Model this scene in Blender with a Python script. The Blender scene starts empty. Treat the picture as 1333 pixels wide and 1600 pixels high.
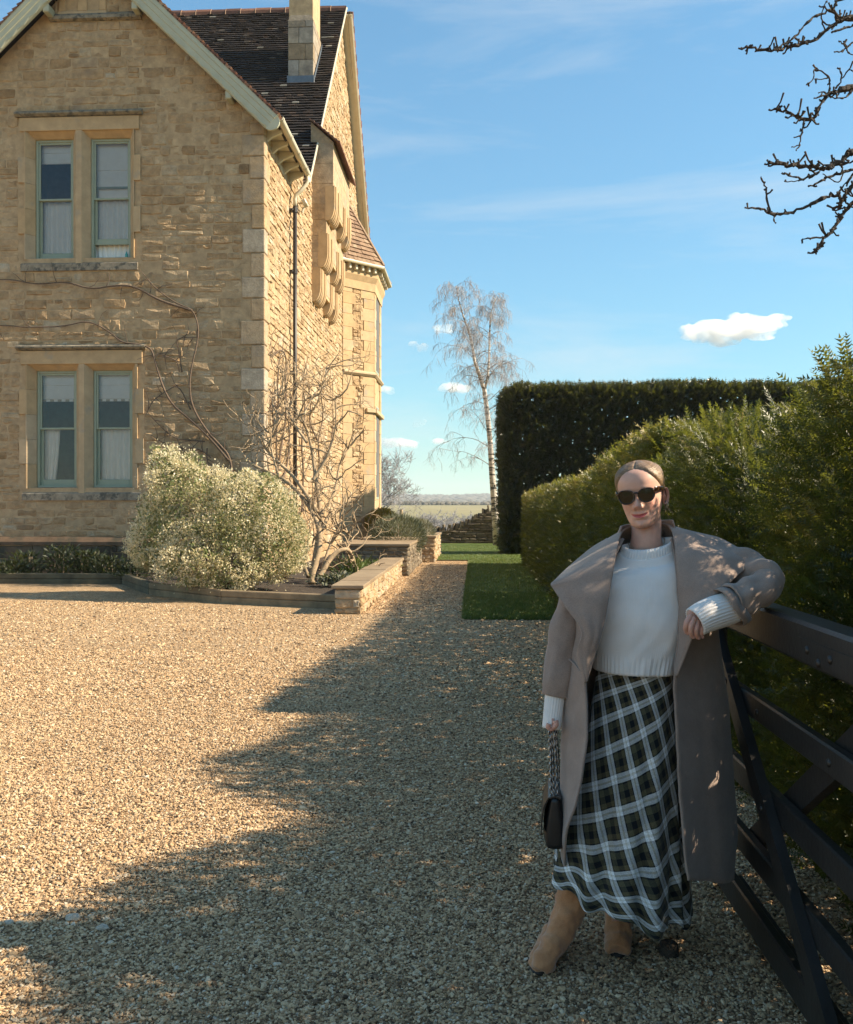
import bpy, bmesh, math, random
import numpy as np
from mathutils import Vector, Matrix, noise

SC = bpy.context.scene
COL = SC.collection
# ------------------------------------------------------------------ camera
F = 1400.0                 # focal length in photo pixels (1333 x 1600)
CAMH = 1.52
YAW = math.atan(75.5 / F)
HOR = 796.0
cd = bpy.data.cameras.new('camera')
cam = bpy.data.objects.new('camera', cd)
COL.objects.link(cam)
cd.sensor_fit = 'VERTICAL'
cd.sensor_height = 24.0
cd.sensor_width = 24.0
cd.lens = 24.0 * F / 1600.0
cd.shift_y = -(800.0 - HOR) / 1600.0
cd.clip_start = 0.05
cd.clip_end = 20000
cam.location = (0, 0, CAMH)
cam.rotation_euler = (math.radians(90), 0, YAW)
SC.camera = cam
# ------------------------------------------------------------------ sun, sky, exposure
SUN_EL = math.radians(35.5)
SUN_AZ = math.radians(-1.5)       # from +X towards +Y
w = bpy.data.worlds.new('World')
SC.world = w
w.use_nodes = True
wt = w.node_tree
wt.nodes.clear()
w_out = wt.nodes.new('ShaderNodeOutputWorld')
w_bg = wt.nodes.new('ShaderNodeBackground')
w_sky = wt.nodes.new('ShaderNodeTexSky')
w_sky.sky_type = 'NISHITA'
w_sky.sun_disc = False
w_sky.sun_elevation = SUN_EL
w_sky.sun_rotation = math.radians(90) - SUN_AZ
w_sky.air_density = 1.0
w_sky.dust_density = 0.3
w_sky.ozone_density = 1.0
w_bg.inputs['Strength'].default_value = 0.108
# thin cirrus wisps across the whole sky: stretched noise on the view direction
_tc = wt.nodes.new('ShaderNodeTexCoord')
_mp = wt.nodes.new('ShaderNodeMapping')
_mp.inputs['Rotation'].default_value = (0.0, math.radians(14), math.radians(-20))
_mp.inputs['Scale'].default_value = (1.1, 1.1, 7.0)
_n1 = wt.nodes.new('ShaderNodeTexNoise')
_n1.inputs['Scale'].default_value = 1.7
_n1.inputs['Detail'].default_value = 9
_n1.inputs['Roughness'].default_value = 0.62
_n1.inputs['Distortion'].default_value = 0.6
_rp = wt.nodes.new('ShaderNodeValToRGB')
_rp.color_ramp.elements[0].position = 0.47
_rp.color_ramp.elements[0].color = (0, 0, 0, 1)
_rp.color_ramp.elements[1].position = 0.85
_rp.color_ramp.elements[1].color = (0.62, 0.62, 0.62, 1)
_hs = wt.nodes.new('ShaderNodeMix')
_hs.data_type = 'RGBA'
_hs.blend_type = 'MULTIPLY'
_hs.inputs['Factor'].default_value = 1.0
_hs.inputs[7].default_value = (0.53, 0.80, 0.81, 1)
_mx = wt.nodes.new('ShaderNodeMix')
_mx.data_type = 'RGBA'
_mx.inputs[7].default_value = (3.2, 3.4, 3.5, 1)
wt.links.new(_tc.outputs['Generated'], _mp.inputs['Vector'])
wt.links.new(_mp.outputs[0], _n1.inputs['Vector'])
wt.links.new(_n1.outputs['Fac'], _rp.inputs['Fac'])
wt.links.new(_rp.outputs['Color'], _mx.inputs['Factor'])
wt.links.new(w_sky.outputs[0], _hs.inputs[6])
# film-like shoulder: the brightest parts of the sky are held back
_sep = wt.nodes.new('ShaderNodeSeparateColor')
_ma = wt.nodes.new('ShaderNodeMath'); _ma.operation = 'MULTIPLY_ADD'
_ma.inputs[1].default_value = 0.14; _ma.inputs[2].default_value = 0.72
_dv = wt.nodes.new('ShaderNodeVectorMath'); _dv.operation = 'DIVIDE'
_cb = wt.nodes.new('ShaderNodeCombineXYZ')
wt.links.new(_hs.outputs[2], _sep.inputs[0])
wt.links.new(_sep.outputs[1], _ma.inputs[0])
for _i in range(3): wt.links.new(_ma.outputs[0], _cb.inputs[_i])
wt.links.new(_hs.outputs[2], _dv.inputs[0])
wt.links.new(_cb.outputs[0], _dv.inputs[1])
wt.links.new(_dv.outputs[0], _mx.inputs[6])
wt.links.new(_mx.outputs[2], w_bg.inputs['Color'])
wt.links.new(w_bg.outputs[0], w_out.inputs['Surface'])
sl = bpy.data.lights.new('sun', 'SUN')
so = bpy.data.objects.new('sun', sl)
COL.objects.link(so)
sl.energy = 4.8
sl.angle = math.radians(0.53)
sl.color = (1.0, 0.84, 0.62)
sdir = Vector((math.cos(SUN_EL) * math.cos(SUN_AZ), math.cos(SUN_EL) * math.sin(SUN_AZ), math.sin(SUN_EL)))
so.rotation_euler = sdir.to_track_quat('Z', 'Y').to_euler()
so.location = (30, 0, 30)
SC.view_settings.view_transform = 'Standard'
SC.view_settings.look = 'None'
SC.view_settings.exposure = 1.28
SC.view_settings.gamma = 1.0
SC.view_settings.use_curve_mapping = False
SC.render.engine = 'CYCLES'
SC.cycles.use_denoising = True
SC.cycles.max_bounces = 6
SC.cycles.diffuse_bounces = 3
SC.cycles.glossy_bounces = 3
SC.cycles.transmission_bounces = 4
SC.cycles.transparent_max_bounces = 8
SC.cycles.volume_bounces = 6
SC.cycles.caustics_reflective = False
SC.cycles.caustics_refractive = False

RNG = np.random.default_rng(7)
random.seed(7)
CT, ST = math.cos(YAW), math.sin(YAW)


def W(px, py, t):
    """World point that stands t metres along the camera axis at a photo position."""
    u = (px - 666.5) / F
    v = (HOR - py) / F
    return Vector((t * (u * CT - ST), t * (u * ST + CT), CAMH + t * v))


def WY(px, py, Y):
    u = (px - 666.5) / F
    t = Y / (u * ST + CT)
    return W(px, py, t)


def WX(px, py, X):
    u = (px - 666.5) / F
    t = X / (u * CT - ST)
    return W(px, py, t)


def WZ(px, py, Z=0.0):
    t = (Z - CAMH) * F / (HOR - py)
    return W(px, py, t)


# ------------------------------------------------------------------ object helpers
def tag(o, label=None, cat=None, group=None, kind=None):
    if label: o['label'] = label
    if cat: o['category'] = cat
    if group: o['group'] = group
    if kind: o['kind'] = kind
    return o


def thing(name, label, cat, loc=(0, 0, 0), group=None):
    o = bpy.data.objects.new(name, None)
    COL.objects.link(o)
    o.location = loc
    o.empty_display_size = 0.2
    return tag(o, label, cat, group)


def add_obj(name, me, mat=None, parent=None, smooth=False):
    if mat is not None:
        for m in (mat if isinstance(mat, (list, tuple)) else [mat]):
            me.materials.append(m)
    if smooth:
        me.polygons.foreach_set('use_smooth', np.ones(len(me.polygons), dtype=bool))
    o = bpy.data.objects.new(name, me)
    COL.objects.link(o)
    if parent is not None:
        o.parent = parent
        loc = parent_world(parent)
        o.matrix_parent_inverse = Matrix.Translation(-loc)
    return o


def parent_world(p):
    """World position of a parent: things carry a location, parts are built in world coordinates."""
    return Vector(p.location) if p.parent is None else Vector((0, 0, 0))


class MB:
    """Collects polygons in world coordinates."""
    def __init__(s):
        s.v, s.f, s.mi, s.t = [], [], [], []
        s.tint = 0.5

    def add(s, vs, fs, mi=0, tint=None):
        b = len(s.v)
        s.v.extend([tuple(p) for p in vs])
        s.t.extend([s.tint if tint is None else tint] * len(vs))
        for f in fs:
            s.f.append(tuple(b + i for i in f))
            s.mi.append(mi)

    def box(s, lo, hi, mi=0, tint=None, M=None):
        x0, y0, z0 = lo
        x1, y1, z1 = hi
        vs = [(x0, y0, z0), (x1, y0, z0), (x1, y1, z0), (x0, y1, z0), (x0, y0, z1), (x1, y0, z1), (x1, y1, z1), (x0, y1, z1)]
        if M is not None:
            vs = [M @ Vector(p) for p in vs]
        s.add(vs, [(0, 3, 2, 1), (4, 5, 6, 7), (0, 1, 5, 4), (1, 2, 6, 5), (2, 3, 7, 6), (3, 0, 4, 7)], mi, tint)

    def bbox(s, lo, hi, b=0.006, mi=0, tint=None, M=None):
        """Box with chamfered edges (24 verts)."""
        c = [(lo[i] + hi[i]) / 2 for i in range(3)]
        h = [(hi[i] - lo[i]) / 2 for i in range(3)]
        b = min(b, min(h) * 0.45)
        vs, idx = [], {}
        for sx in (-1, 1):
            for sy in (-1, 1):
                for sz in (-1, 1):
                    for ax in range(3):
                        p = [sx * (h[0] - b), sy * (h[1] - b), sz * (h[2] - b)]
                        p[ax] += b * (sx, sy, sz)[ax]
                        idx[(sx, sy, sz, ax)] = len(vs)
                        q = Vector((c[0] + p[0], c[1] + p[1], c[2] + p[2]))
                        vs.append(M @ q if M is not None else q)
        fs = []
        I = idx
        for ax in range(3):
            o1, o2 = [(1, 2), (2, 0), (0, 1)][ax]
            for sg in (-1, 1):
                def k(a, b_):
                    s3 = [0, 0, 0]; s3[ax] = sg; s3[o1] = a; s3[o2] = b_
                    return I[(s3[0], s3[1], s3[2], ax)]
                q = [k(-1, -1), k(1, -1), k(1, 1), k(-1, 1)]
                fs.append(q if sg > 0 else q[::-1])
        for ax in range(3):            # edges along ax
            o1, o2 = [(1, 2), (2, 0), (0, 1)][ax]
            for a in (-1, 1):
                for b_ in (-1, 1):
                    def k(e, face):
                        s3 = [0, 0, 0]; s3[ax] = e; s3[o1] = a; s3[o2] = b_
                        return I[(s3[0], s3[1], s3[2], face)]
                    q = [k(-1, o1), k(1, o1), k(1, o2), k(-1, o2)]
                    fs.append(q if a * b_ < 0 else q[::-1])
        for sx in (-1, 1):
            for sy in (-1, 1):
                for sz in (-1, 1):
                    q = [I[(sx, sy, sz, 0)], I[(sx, sy, sz, 1)], I[(sx, sy, sz, 2)]]
                    fs.append(q if sx * sy * sz > 0 else q[::-1])
        s.add(vs, fs, mi, tint)

    def prism(s, poly, ext, mi=0, tint=None):
        """poly: 3D loop; ext: extrusion vector."""
        n = len(poly)
        e = Vector(ext)
        vs = [Vector(p) for p in poly] + [Vector(p) + e for p in poly]
        fs = [tuple(range(n))[::-1], tuple(range(n, 2 * n))]
        for i in range(n):
            j = (i + 1) % n
            fs.append((i, j, n + j, n + i))
        s.add(vs, fs, mi, tint)

    def tube(s, pts, radii, n=6, mi=0, tint=None, caps=True, flat=None):
        pts = [Vector(p) for p in pts]
        m = len(pts)
        if not hasattr(radii, '__len__'):
            radii = [radii] * m
        vs = []
        up = None
        for i in range(m):
            if i == 0: d = pts[1] - pts[0]
            elif i == m - 1: d = pts[-1] - pts[-2]
            else: d = pts[i + 1] - pts[i - 1]
            if d.length < 1e-9: d = Vector((0, 0, 1))
            d.normalize()
            if up is None:
                ref = Vector((0, 0, 1)) if abs(d.z) < 0.9 else Vector((1, 0, 0))
                up = (ref - d * ref.dot(d)).normalized()
            else:
                up = up - d * up.dot(d)
                if up.length < 1e-6:
                    up = Vector((1, 0, 0)) - d * d.x
                up.normalize()
            sd = d.cross(up)
            r = radii[i]
            for k in range(n):
                a = 2 * math.pi * k / n
                vs.append(pts[i] + up * (r * math.cos(a)) + sd * (r * math.sin(a) * (flat or 1.0)))
        fs = []
        for i in range(m - 1):
            for k in range(n):
                k2 = (k + 1) % n
                fs.append((i * n + k, i * n + k2, (i + 1) * n + k2, (i + 1) * n + k))
        if caps:
            fs.append(tuple(range(n))[::-1])
            fs.append(tuple((m - 1) * n + k for k in range(n)))
        s.add(vs, fs, mi, tint)

    def loft(s, rings, closed=True, mi=0, tint=None, cap0=False, cap1=False, flip=False):
        n = len(rings[0])
        vs = [p for r in rings for p in r]
        fs = []
        for i in range(len(rings) - 1):
            for k in range(n if closed else n - 1):
                k2 = (k + 1) % n
                q = (i * n + k, i * n + k2, (i + 1) * n + k2, (i + 1) * n + k)
                fs.append(q[::-1] if flip else q)
        if cap0: fs.append(tuple(range(n))[::-1])
        if cap1: fs.append(tuple((len(rings) - 1) * n + k for k in range(n)))
        s.add(vs, fs, mi, tint)

    def mesh(s, name):
        me = bpy.data.meshes.new(name)
        me.from_pydata(s.v, [], s.f)
        me.polygons.foreach_set('material_index', np.array(s.mi, dtype=np.int32))
        a = me.attributes.new('tint', 'FLOAT', 'POINT')
        a.data.foreach_set('value', np.array(s.t, dtype=np.float32))
        me.update()
        return me

    def build(s, name, mat=None, parent=None, smooth=False):
        return add_obj(name, s.mesh(name), mat, parent, smooth)


def np_mesh(name, V, Fc, tint=None):
    """Fast mesh from numpy arrays: V (n,3), Fc (m,k)."""
    me = bpy.data.meshes.new(name)
    n, (m, k) = len(V), Fc.shape
    me.vertices.add(n)
    me.vertices.foreach_set('co', np.ascontiguousarray(V, dtype=np.float32).ravel())
    me.loops.add(m * k)
    me.loops.foreach_set('vertex_index', np.ascontiguousarray(Fc, dtype=np.int32).ravel())
    me.polygons.add(m)
    me.polygons.foreach_set('loop_start', np.arange(0, m * k, k, dtype=np.int32))
    me.update(calc_edges=True)
    if tint is not None:
        a = me.attributes.new('tint', 'FLOAT', 'POINT')
        a.data.foreach_set('value', np.ascontiguousarray(tint, dtype=np.float32))
    return me


def rand_rot(n, tilt=None, rng=RNG):
    """Random rotation matrices (n,3,3)."""
    q = rng.normal(size=(n, 4))
    q /= np.linalg.norm(q, axis=1)[:, None]
    a, b, c, d = q.T
    return np.stack([np.stack([1 - 2 * (c * c + d * d), 2 * (b * c - d * a), 2 * (b * d + c * a)], -1),
                     np.stack([2 * (b * c + d * a), 1 - 2 * (b * b + d * d), 2 * (c * d - b * a)], -1),
                     np.stack([2 * (b * d - c * a), 2 * (c * d + b * a), 1 - 2 * (b * b + c * c)], -1)], 1)


def dir_rot(D, rng=RNG):
    """Rotations (n,3,3) whose local +Y points along D with random roll."""
    n = len(D)
    D = D / np.linalg.norm(D, axis=1)[:, None]
    r = rng.normal(size=(n, 3))
    X = np.cross(D, r)
    X /= np.linalg.norm(X, axis=1)[:, None] + 1e-9
    Z = np.cross(X, D)
    return np.stack([X, D, Z], -1)


def scatter(tv, tf, P, R, S, tint):
    """Instances of template (tv,tf) merged into arrays."""
    n, k = len(P), len(tv)
    S = np.asarray(S)
    if S.ndim == 1: S = S[:, None]
    V = np.einsum('nij,nkj->nki', R, tv[None] * (S[:, None, :] if S.shape[1] == 3 else S[:, :, None])) + P[:, None, :]
    Fc = (tf[None] + (np.arange(n) * k)[:, None, None]).reshape(-1, tf.shape[1])
    return V.reshape(-1, 3), Fc, np.repeat(tint, k)


def lin(r, g, b):
    def c(x):
        x /= 255.0
        return x / 12.92 if x <= 0.04045 else ((x + 0.055) / 1.055) ** 2.4
    return (c(r), c(g), c(b), 1.0)


def vnoise(p, s=1.0):
    return noise.noise(Vector(p) * s)


# ------------------------------------------------------------------ material helpers
class NT:
    def __init__(s, name):
        s.m = bpy.data.materials.new(name)
        s.m.use_nodes = True
        s.t = s.m.node_tree
        s.t.nodes.clear()
        s.out = s.t.nodes.new('ShaderNodeOutputMaterial')

    def n(s, typ, **kw):
        nd = s.t.nodes.new('ShaderNode' + typ)
        for k, v in kw.items():
            if k.startswith('_'):
                nd.inputs[k[1:].replace('_', ' ')].default_value = v
            else:
                setattr(nd, k, v)
        return nd

    def l(s, a, b):
        s.t.links.new(a, b)

    def coord(s, kind='Object'):
        return s.n('TexCoord').outputs[kind]

    def noise(s, vec, scale, detail=4, rough=0.6, out='Fac'):
        nd = s.n('TexNoise', _Scale=scale, _Detail=detail, _Roughness=rough)
        s.l(vec, nd.inputs['Vector'])
        return nd.outputs[out]

    def ramp(s, fac, stops, interp='LINEAR'):
        nd = s.n('ValToRGB')
        cr = nd.color_ramp
        cr.interpolation = interp
        while len(cr.elements) < len(stops): cr.elements.new(0.5)
        for e, (p, c) in zip(cr.elements, stops):
            e.position = p
            e.color = c if len(c) == 4 else (*c, 1)
        s.l(fac, nd.inputs['Fac'])
        return nd.outputs['Color']

    def mix(s, fac, a, b, mode='MIX'):
        nd = s.n('Mix', data_type='RGBA', blend_type=mode)
        for sock, v in ((nd.inputs['Factor'], fac), (nd.inputs[6], a), (nd.inputs[7], b)):
            if hasattr(v, 'is_linked'): s.l(v, sock)
            else: sock.default_value = v
        return nd.outputs[2]

    def math(s, op, a, b=0.0, c=None):
        nd = s.n('Math', operation=op)
        for i, v in enumerate((a, b) if c is None else (a, b, c)):
            if hasattr(v, 'is_linked'): s.l(v, nd.inputs[i])
            else: nd.inputs[i].default_value = v
        return nd.outputs[0]

    def attr(s, name, out='Fac'):
        return s.n('Attribute', attribute_name=name).outputs[out]

    def bump(s, h, strength=0.5, dist=0.01):
        nd = s.n('Bump', _Strength=strength, _Distance=dist)
        s.l(h, nd.inputs['Height'])
        return nd.outputs['Normal']

    def principled(s, col, rough=0.8, normal=None, **kw):
        p = s.n('BsdfPrincipled')
        if hasattr(col, 'is_linked'): s.l(col, p.inputs['Base Color'])
        else: p.inputs['Base Color'].default_value = col
        if hasattr(rough, 'is_linked'): s.l(rough, p.inputs['Roughness'])
        else: p.inputs['Roughness'].default_value = rough
        if normal is not None: s.l(normal, p.inputs['Normal'])
        for k, v in kw.items():
            p.inputs[k.replace('_', ' ')].default_value = v
        return p

    def finish(s, shader):
        s.l(shader.outputs[0] if hasattr(shader, 'outputs') else shader, s.out.inputs['Surface'])
        return s.m


def mat_simple(name, col, rough=0.7, var=0.15, scale=8, bump=0.2, bscale=60, bdist=0.004, **kw):
    t = NT(name)
    v = t.coord()
    f = t.noise(v, scale, 5)
    lo = tuple(c * (1 - var) for c in col[:3]) + (1,)
    hi = tuple(min(1, c * (1 + var)) for c in col[:3]) + (1,)
    c = t.ramp(f, [(0.3, lo), (0.7, hi)])
    b = t.bump(t.noise(v, bscale, 4), bump, bdist)
    return t.finish(t.principled(c, rough, b, **kw))


def mat_tint(name, stops, rough=0.8, nscale=6, nvar=0.25, bscale=40, bump=0.5, bdist=0.01, stain=None, spec=0.3):
    """Colour from the per-piece 'tint' value, with fine grain and optional stains."""
    t = NT(name)
    v = t.coord()
    ti = t.attr('tint')
    c = t.ramp(ti, stops)
    n1 = t.noise(v, nscale, 6, 0.65)
    g = t.ramp(n1, [(0.25, (1 - nvar,) * 3 + (1,)), (0.75, (1 + nvar * 0.6,) * 3 + (1,))])
    c = t.mix(1.0, c, g, 'MULTIPLY')
    if stain is not None:
        sc, col, a, b = stain
        n2 = t.noise(v, sc, 5, 0.6)
        m = t.ramp(n2, [(a, (0, 0, 0, 1)), (b, (1, 1, 1, 1))])
        c = t.mix(m, c, col)
    h = t.noise(v, bscale, 6, 0.7)
    return t.finish(t.principled(c, rough, t.bump(h, bump, bdist), Specular_IOR_Level=spec))


def mat_leaf(name, stops, rough=0.5, trans=0.35, spec=0.4, tcol=(0.30, 0.32, 0.03, 1)):
    t = NT(name)
    ti = t.attr('tint')
    c = t.ramp(ti, stops)
    p = t.principled(c, rough, Specular_IOR_Level=spec)
    tr = t.n('BsdfTranslucent')
    c2 = t.mix(0.5, c, tcol)
    t.l(c2, tr.inputs['Color'])
    mx = t.n('MixShader', _Fac=trans)
    t.l(p.outputs[0], mx.inputs[1])
    t.l(tr.outputs[0], mx.inputs[2])
    return t.finish(mx)
# ================================================================== materials
STONE = [(0.0, (0.32, 0.205, 0.105, 1)), (0.25, (0.42, 0.28, 0.15, 1)), (0.5, (0.47, 0.325, 0.185, 1)), (0.8, (0.51, 0.38, 0.235, 1)), (1.0, (0.52, 0.43, 0.31, 1))]
M = {}
M['stone'] = mat_tint('limestone_rubble', STONE, 0.9, 6, 0.42, 15, 1.0, 0.045, stain=(1.1, (0.27, 0.20, 0.14, 1), 0.56, 0.80))
M['ashlar'] = mat_tint('limestone_ashlar', [(0, (0.42, 0.28, 0.145, 1)), (0.5, (0.49, 0.345, 0.195, 1)), (1, (0.45, 0.37, 0.27, 1))], 0.88, 4, 0.22, 45, 0.45, 0.008, stain=(2.2, (0.30, 0.27, 0.22, 1), 0.58, 0.75))
M['quoin'] = mat_tint('weathered_quoin_stone', [(0, (0.40, 0.27, 0.145, 1)), (0.5, (0.46, 0.33, 0.20, 1)), (1, (0.44, 0.37, 0.28, 1))], 0.92, 5, 0.4, 18, 0.9, 0.03, stain=(1.8, (0.30, 0.25, 0.19, 1), 0.5, 0.72))
M['stack'] = mat_tint('sooty_chimney_stone', [(0, (0.24, 0.17, 0.10, 1)), (0.5, (0.33, 0.27, 0.20, 1)), (1, (0.30, 0.28, 0.25, 1))], 0.92, 5, 0.45, 18, 0.8, 0.02, stain=(2.4, (0.15, 0.13, 0.11, 1), 0.52, 0.72))
M['lichen'] = mat_tint('weathered_stone', [(0, (0.20, 0.17, 0.12, 1)), (1, (0.34, 0.29, 0.22, 1))], 0.95, 7, 0.5, 30, 0.8, 0.015, stain=(9, (0.10, 0.095, 0.08, 1), 0.5, 0.62))
M['damp'] = mat_tint('damp_plinth_stone', [(0, (0.09, 0.055, 0.035, 1)), (0.5, (0.14, 0.095, 0.06, 1)), (1, (0.20, 0.16, 0.11, 1))], 0.85, 4, 0.45, 30, 0.8, 0.02, stain=(2.5, (0.035, 0.038, 0.028, 1), 0.5, 0.7))
M['mortar'] = mat_simple('lime_mortar', (0.42, 0.30, 0.175, 1), 0.95, 0.25, 5, 0.8, 40, 0.01)
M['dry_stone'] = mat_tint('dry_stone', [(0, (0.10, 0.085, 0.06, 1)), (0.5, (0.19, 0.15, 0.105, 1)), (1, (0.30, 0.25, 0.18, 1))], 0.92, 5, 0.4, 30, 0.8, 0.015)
M['cap'] = mat_tint('coping_slab_stone', [(0, (0.22, 0.16, 0.10, 1)), (1, (0.30, 0.23, 0.15, 1))], 0.85, 3, 0.3, 40, 0.5, 0.008)
M['tile'] = mat_tint('dark_roof_tile', [(0, (0.018, 0.014, 0.012, 1)), (0.6, (0.042, 0.031, 0.024, 1)), (0.9, (0.085, 0.055, 0.037, 1)), (1.0, (0.28, 0.27, 0.24, 1))], 0.55, 6, 0.4, 30, 0.5, 0.01, spec=0.5)
M['tile_red'] = mat_tint('red_clay_tile', [(0, (0.09, 0.045, 0.032, 1)), (0.5, (0.19, 0.085, 0.052, 1)), (1, (0.30, 0.19, 0.12, 1))], 0.7, 8, 0.4, 30, 0.4, 0.01)
M['tile_bay'] = mat_tint('bay_clay_tile', [(0, (0.16, 0.10, 0.065, 1)), (0.5, (0.25, 0.16, 0.10, 1)), (1, (0.33, 0.24, 0.16, 1))], 0.75, 8, 0.4, 30, 0.5, 0.01)
M['sage'] = mat_simple('sage_green_paint', (0.42, 0.42, 0.31, 1), 0.45, 0.06, 5, 0.1, 90, 0.002)
M['sage_dark'] = mat_simple('sage_window_paint', (0.29, 0.33, 0.245, 1), 0.4, 0.06, 5, 0.08, 90, 0.002)
M['cream'] = mat_simple('cream_paint', (0.55, 0.50, 0.38, 1), 0.4, 0.08, 5, 0.1, 90, 0.002)
M['iron'] = mat_simple('black_iron', (0.018, 0.014, 0.012, 1), 0.45, 0.3, 10, 0.15, 60, 0.002)
M['lead'] = mat_simple('lead_flashing', (0.10, 0.13, 0.17, 1), 0.5, 0.2, 6, 0.2, 30, 0.004)
M['white'] = mat_simple('white_fabric', (0.88, 0.87, 0.84, 1), 0.9, 0.04, 6, 0.2, 120, 0.002)
M['beige'] = mat_simple('beige_fabric', (0.42, 0.36, 0.28, 1), 0.9, 0.05, 6, 0.2, 120, 0.002)
M['room'] = mat_simple('dark_room_plaster', (0.10, 0.10, 0.11, 1), 0.9)
M['soil'] = mat_simple('bed_soil', (0.045, 0.032, 0.022, 1), 0.95, 0.5, 9, 1.0, 30, 0.03)
M['sleeper'] = mat_simple('weathered_sleeper', (0.24, 0.17, 0.095, 1), 0.85, 0.35, 4, 0.6, 35, 0.008)
M['bark'] = mat_simple('grey_brown_bark', (0.19, 0.145, 0.10, 1), 0.9, 0.4, 12, 0.9, 30, 0.01)
M['bark_pale'] = mat_simple('pale_shrub_bark', (0.34, 0.25, 0.155, 1), 0.9, 0.35, 10, 0.8, 30, 0.01)
M['bark_dark'] = mat_simple('dark_mossy_bark', (0.05, 0.037, 0.028, 1), 0.95, 0.5, 20, 1.0, 60, 0.01)
M['vine'] = mat_simple('vine_bark', (0.12, 0.085, 0.06, 1), 0.95, 0.3, 20, 0.6, 60, 0.006)


def glass():
    t = NT('window_glass')
    tr = t.n('BsdfTransparent')
    gl = t.n('BsdfGlossy')
    gl.inputs['Roughness'].default_value = 0.015
    fr = t.n('Fresnel', _IOR=1.75)
    mx = t.n('MixShader')
    t.l(fr.outputs[0], mx.inputs[0])
    t.l(tr.outputs[0], mx.inputs[1])
    t.l(gl.outputs[0], mx.inputs[2])
    return t.finish(mx)


M['glass'] = glass()


def gravel_mat():
    t = NT('gravel')
    v = t.coord()
    vo = t.n('TexVoronoi', _Scale=62.0, _Randomness=1.0)
    t.l(v, vo.inputs['Vector'])
    sep = t.n('SeparateColor')
    t.l(vo.outputs['Color'], sep.inputs[0])
    c = t.ramp(sep.outputs[0], [(0.0, (0.14, 0.095, 0.055, 1)), (0.12, (0.32, 0.215, 0.12, 1)), (0.4, (0.49, 0.335, 0.185, 1)), (0.75, (0.58, 0.41, 0.24, 1)), (0.93, (0.63, 0.49, 0.32, 1)), (1, (0.70, 0.61, 0.48, 1))])
    big = t.noise(v, 0.55, 5, 0.55)
    g = t.ramp(big, [(0.3, (0.84, 0.82, 0.80, 1)), (0.7, (1.06, 1.06, 1.06, 1))])
    c = t.mix(1.0, c, g, 'MULTIPLY')
    md_ = t.ramp(t.noise(v, 9.0, 6, 0.75), [(0.34, (0.66, 0.62, 0.58, 1)), (0.62, (1.12, 1.12, 1.12, 1))])
    c = t.mix(1.0, c, md_, 'MULTIPLY')
    h = t.math('MULTIPLY', vo.outputs['Distance'], -1.0)
    h2 = t.math('ADD', h, t.math('MULTIPLY', sep.outputs[1], 0.5))
    n1 = t.bump(t.math('ADD', h2, t.math('MULTIPLY', t.noise(v, 14, 5, 0.7), 3.0)), 1.0, 0.014)
    return t.finish(t.principled(c, 0.9, n1, Specular_IOR_Level=0.2))


M['gravel'] = gravel_mat()


def pebble_mat():
    t = NT('gravel_stone')
    r = t.n('ObjectInfo').outputs['Random']
    c = t.ramp(r, [(0.0, (0.08, 0.055, 0.035, 1)), (0.18, (0.28, 0.18, 0.10, 1)), (0.45, (0.50, 0.33, 0.18, 1)), (0.75, (0.60, 0.42, 0.245, 1)), (0.93, (0.62, 0.48, 0.31, 1)), (1, (0.64, 0.54, 0.41, 1))])
    n1 = t.bump(t.noise(t.coord(), 3.0, 3), 0.3, 0.05)
    return t.finish(t.principled(c, 0.85, n1, Specular_IOR_Level=0.25))


M['pebble'] = pebble_mat()


def grass_ground():
    t = NT('lawn')
    v = t.coord()
    c = t.ramp(t.noise(v, 1.6, 6, 0.65), [(0.3, (0.030, 0.060, 0.012, 1)), (0.5, (0.075, 0.115, 0.024, 1)), (0.72, (0.13, 0.14, 0.045, 1))])
    b = t.bump(t.noise(v, 90, 4, 0.8), 0.8, 0.02)
    return t.finish(t.principled(c, 0.8, b, Specular_IOR_Level=0.2))


M['lawn'] = grass_ground()
M['blade'] = mat_leaf('grass_blade', [(0, (0.035, 0.075, 0.012, 1)), (0.7, (0.085, 0.15, 0.026, 1)), (1, (0.20, 0.19, 0.06, 1))], 0.5, 0.3)


def field_mat():
    t = NT('far_land')
    v = t.coord()
    c = t.ramp(t.noise(v, 0.004, 4, 0.5), [(0.35, (0.17, 0.155, 0.062, 1)), (0.6, (0.26, 0.215, 0.095, 1))])
    c2 = t.ramp(t.noise(v, 0.12, 4, 0.6), [(0.3, (0.8, 0.8, 0.8, 1)), (0.7, (1.1, 1.1, 1.1, 1))])
    c = t.mix(1.0, c, c2, 'MULTIPLY')
    return t.finish(t.principled(c, 0.95))


M['field'] = field_mat()
M['woodland'] = mat_simple('far_woodland', (0.085, 0.075, 0.055, 1), 0.95, 0.45, 0.02, 0.0)

# ================================================================== ground
def sheet(name, pts, z, mat, kind='structure', label=None):
    mb = MB()
    mb.add([(p[0], p[1], z) for p in pts], [tuple(range(len(pts)))])
    return tag(mb.build(name, mat), kind=kind, label=label)


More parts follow.
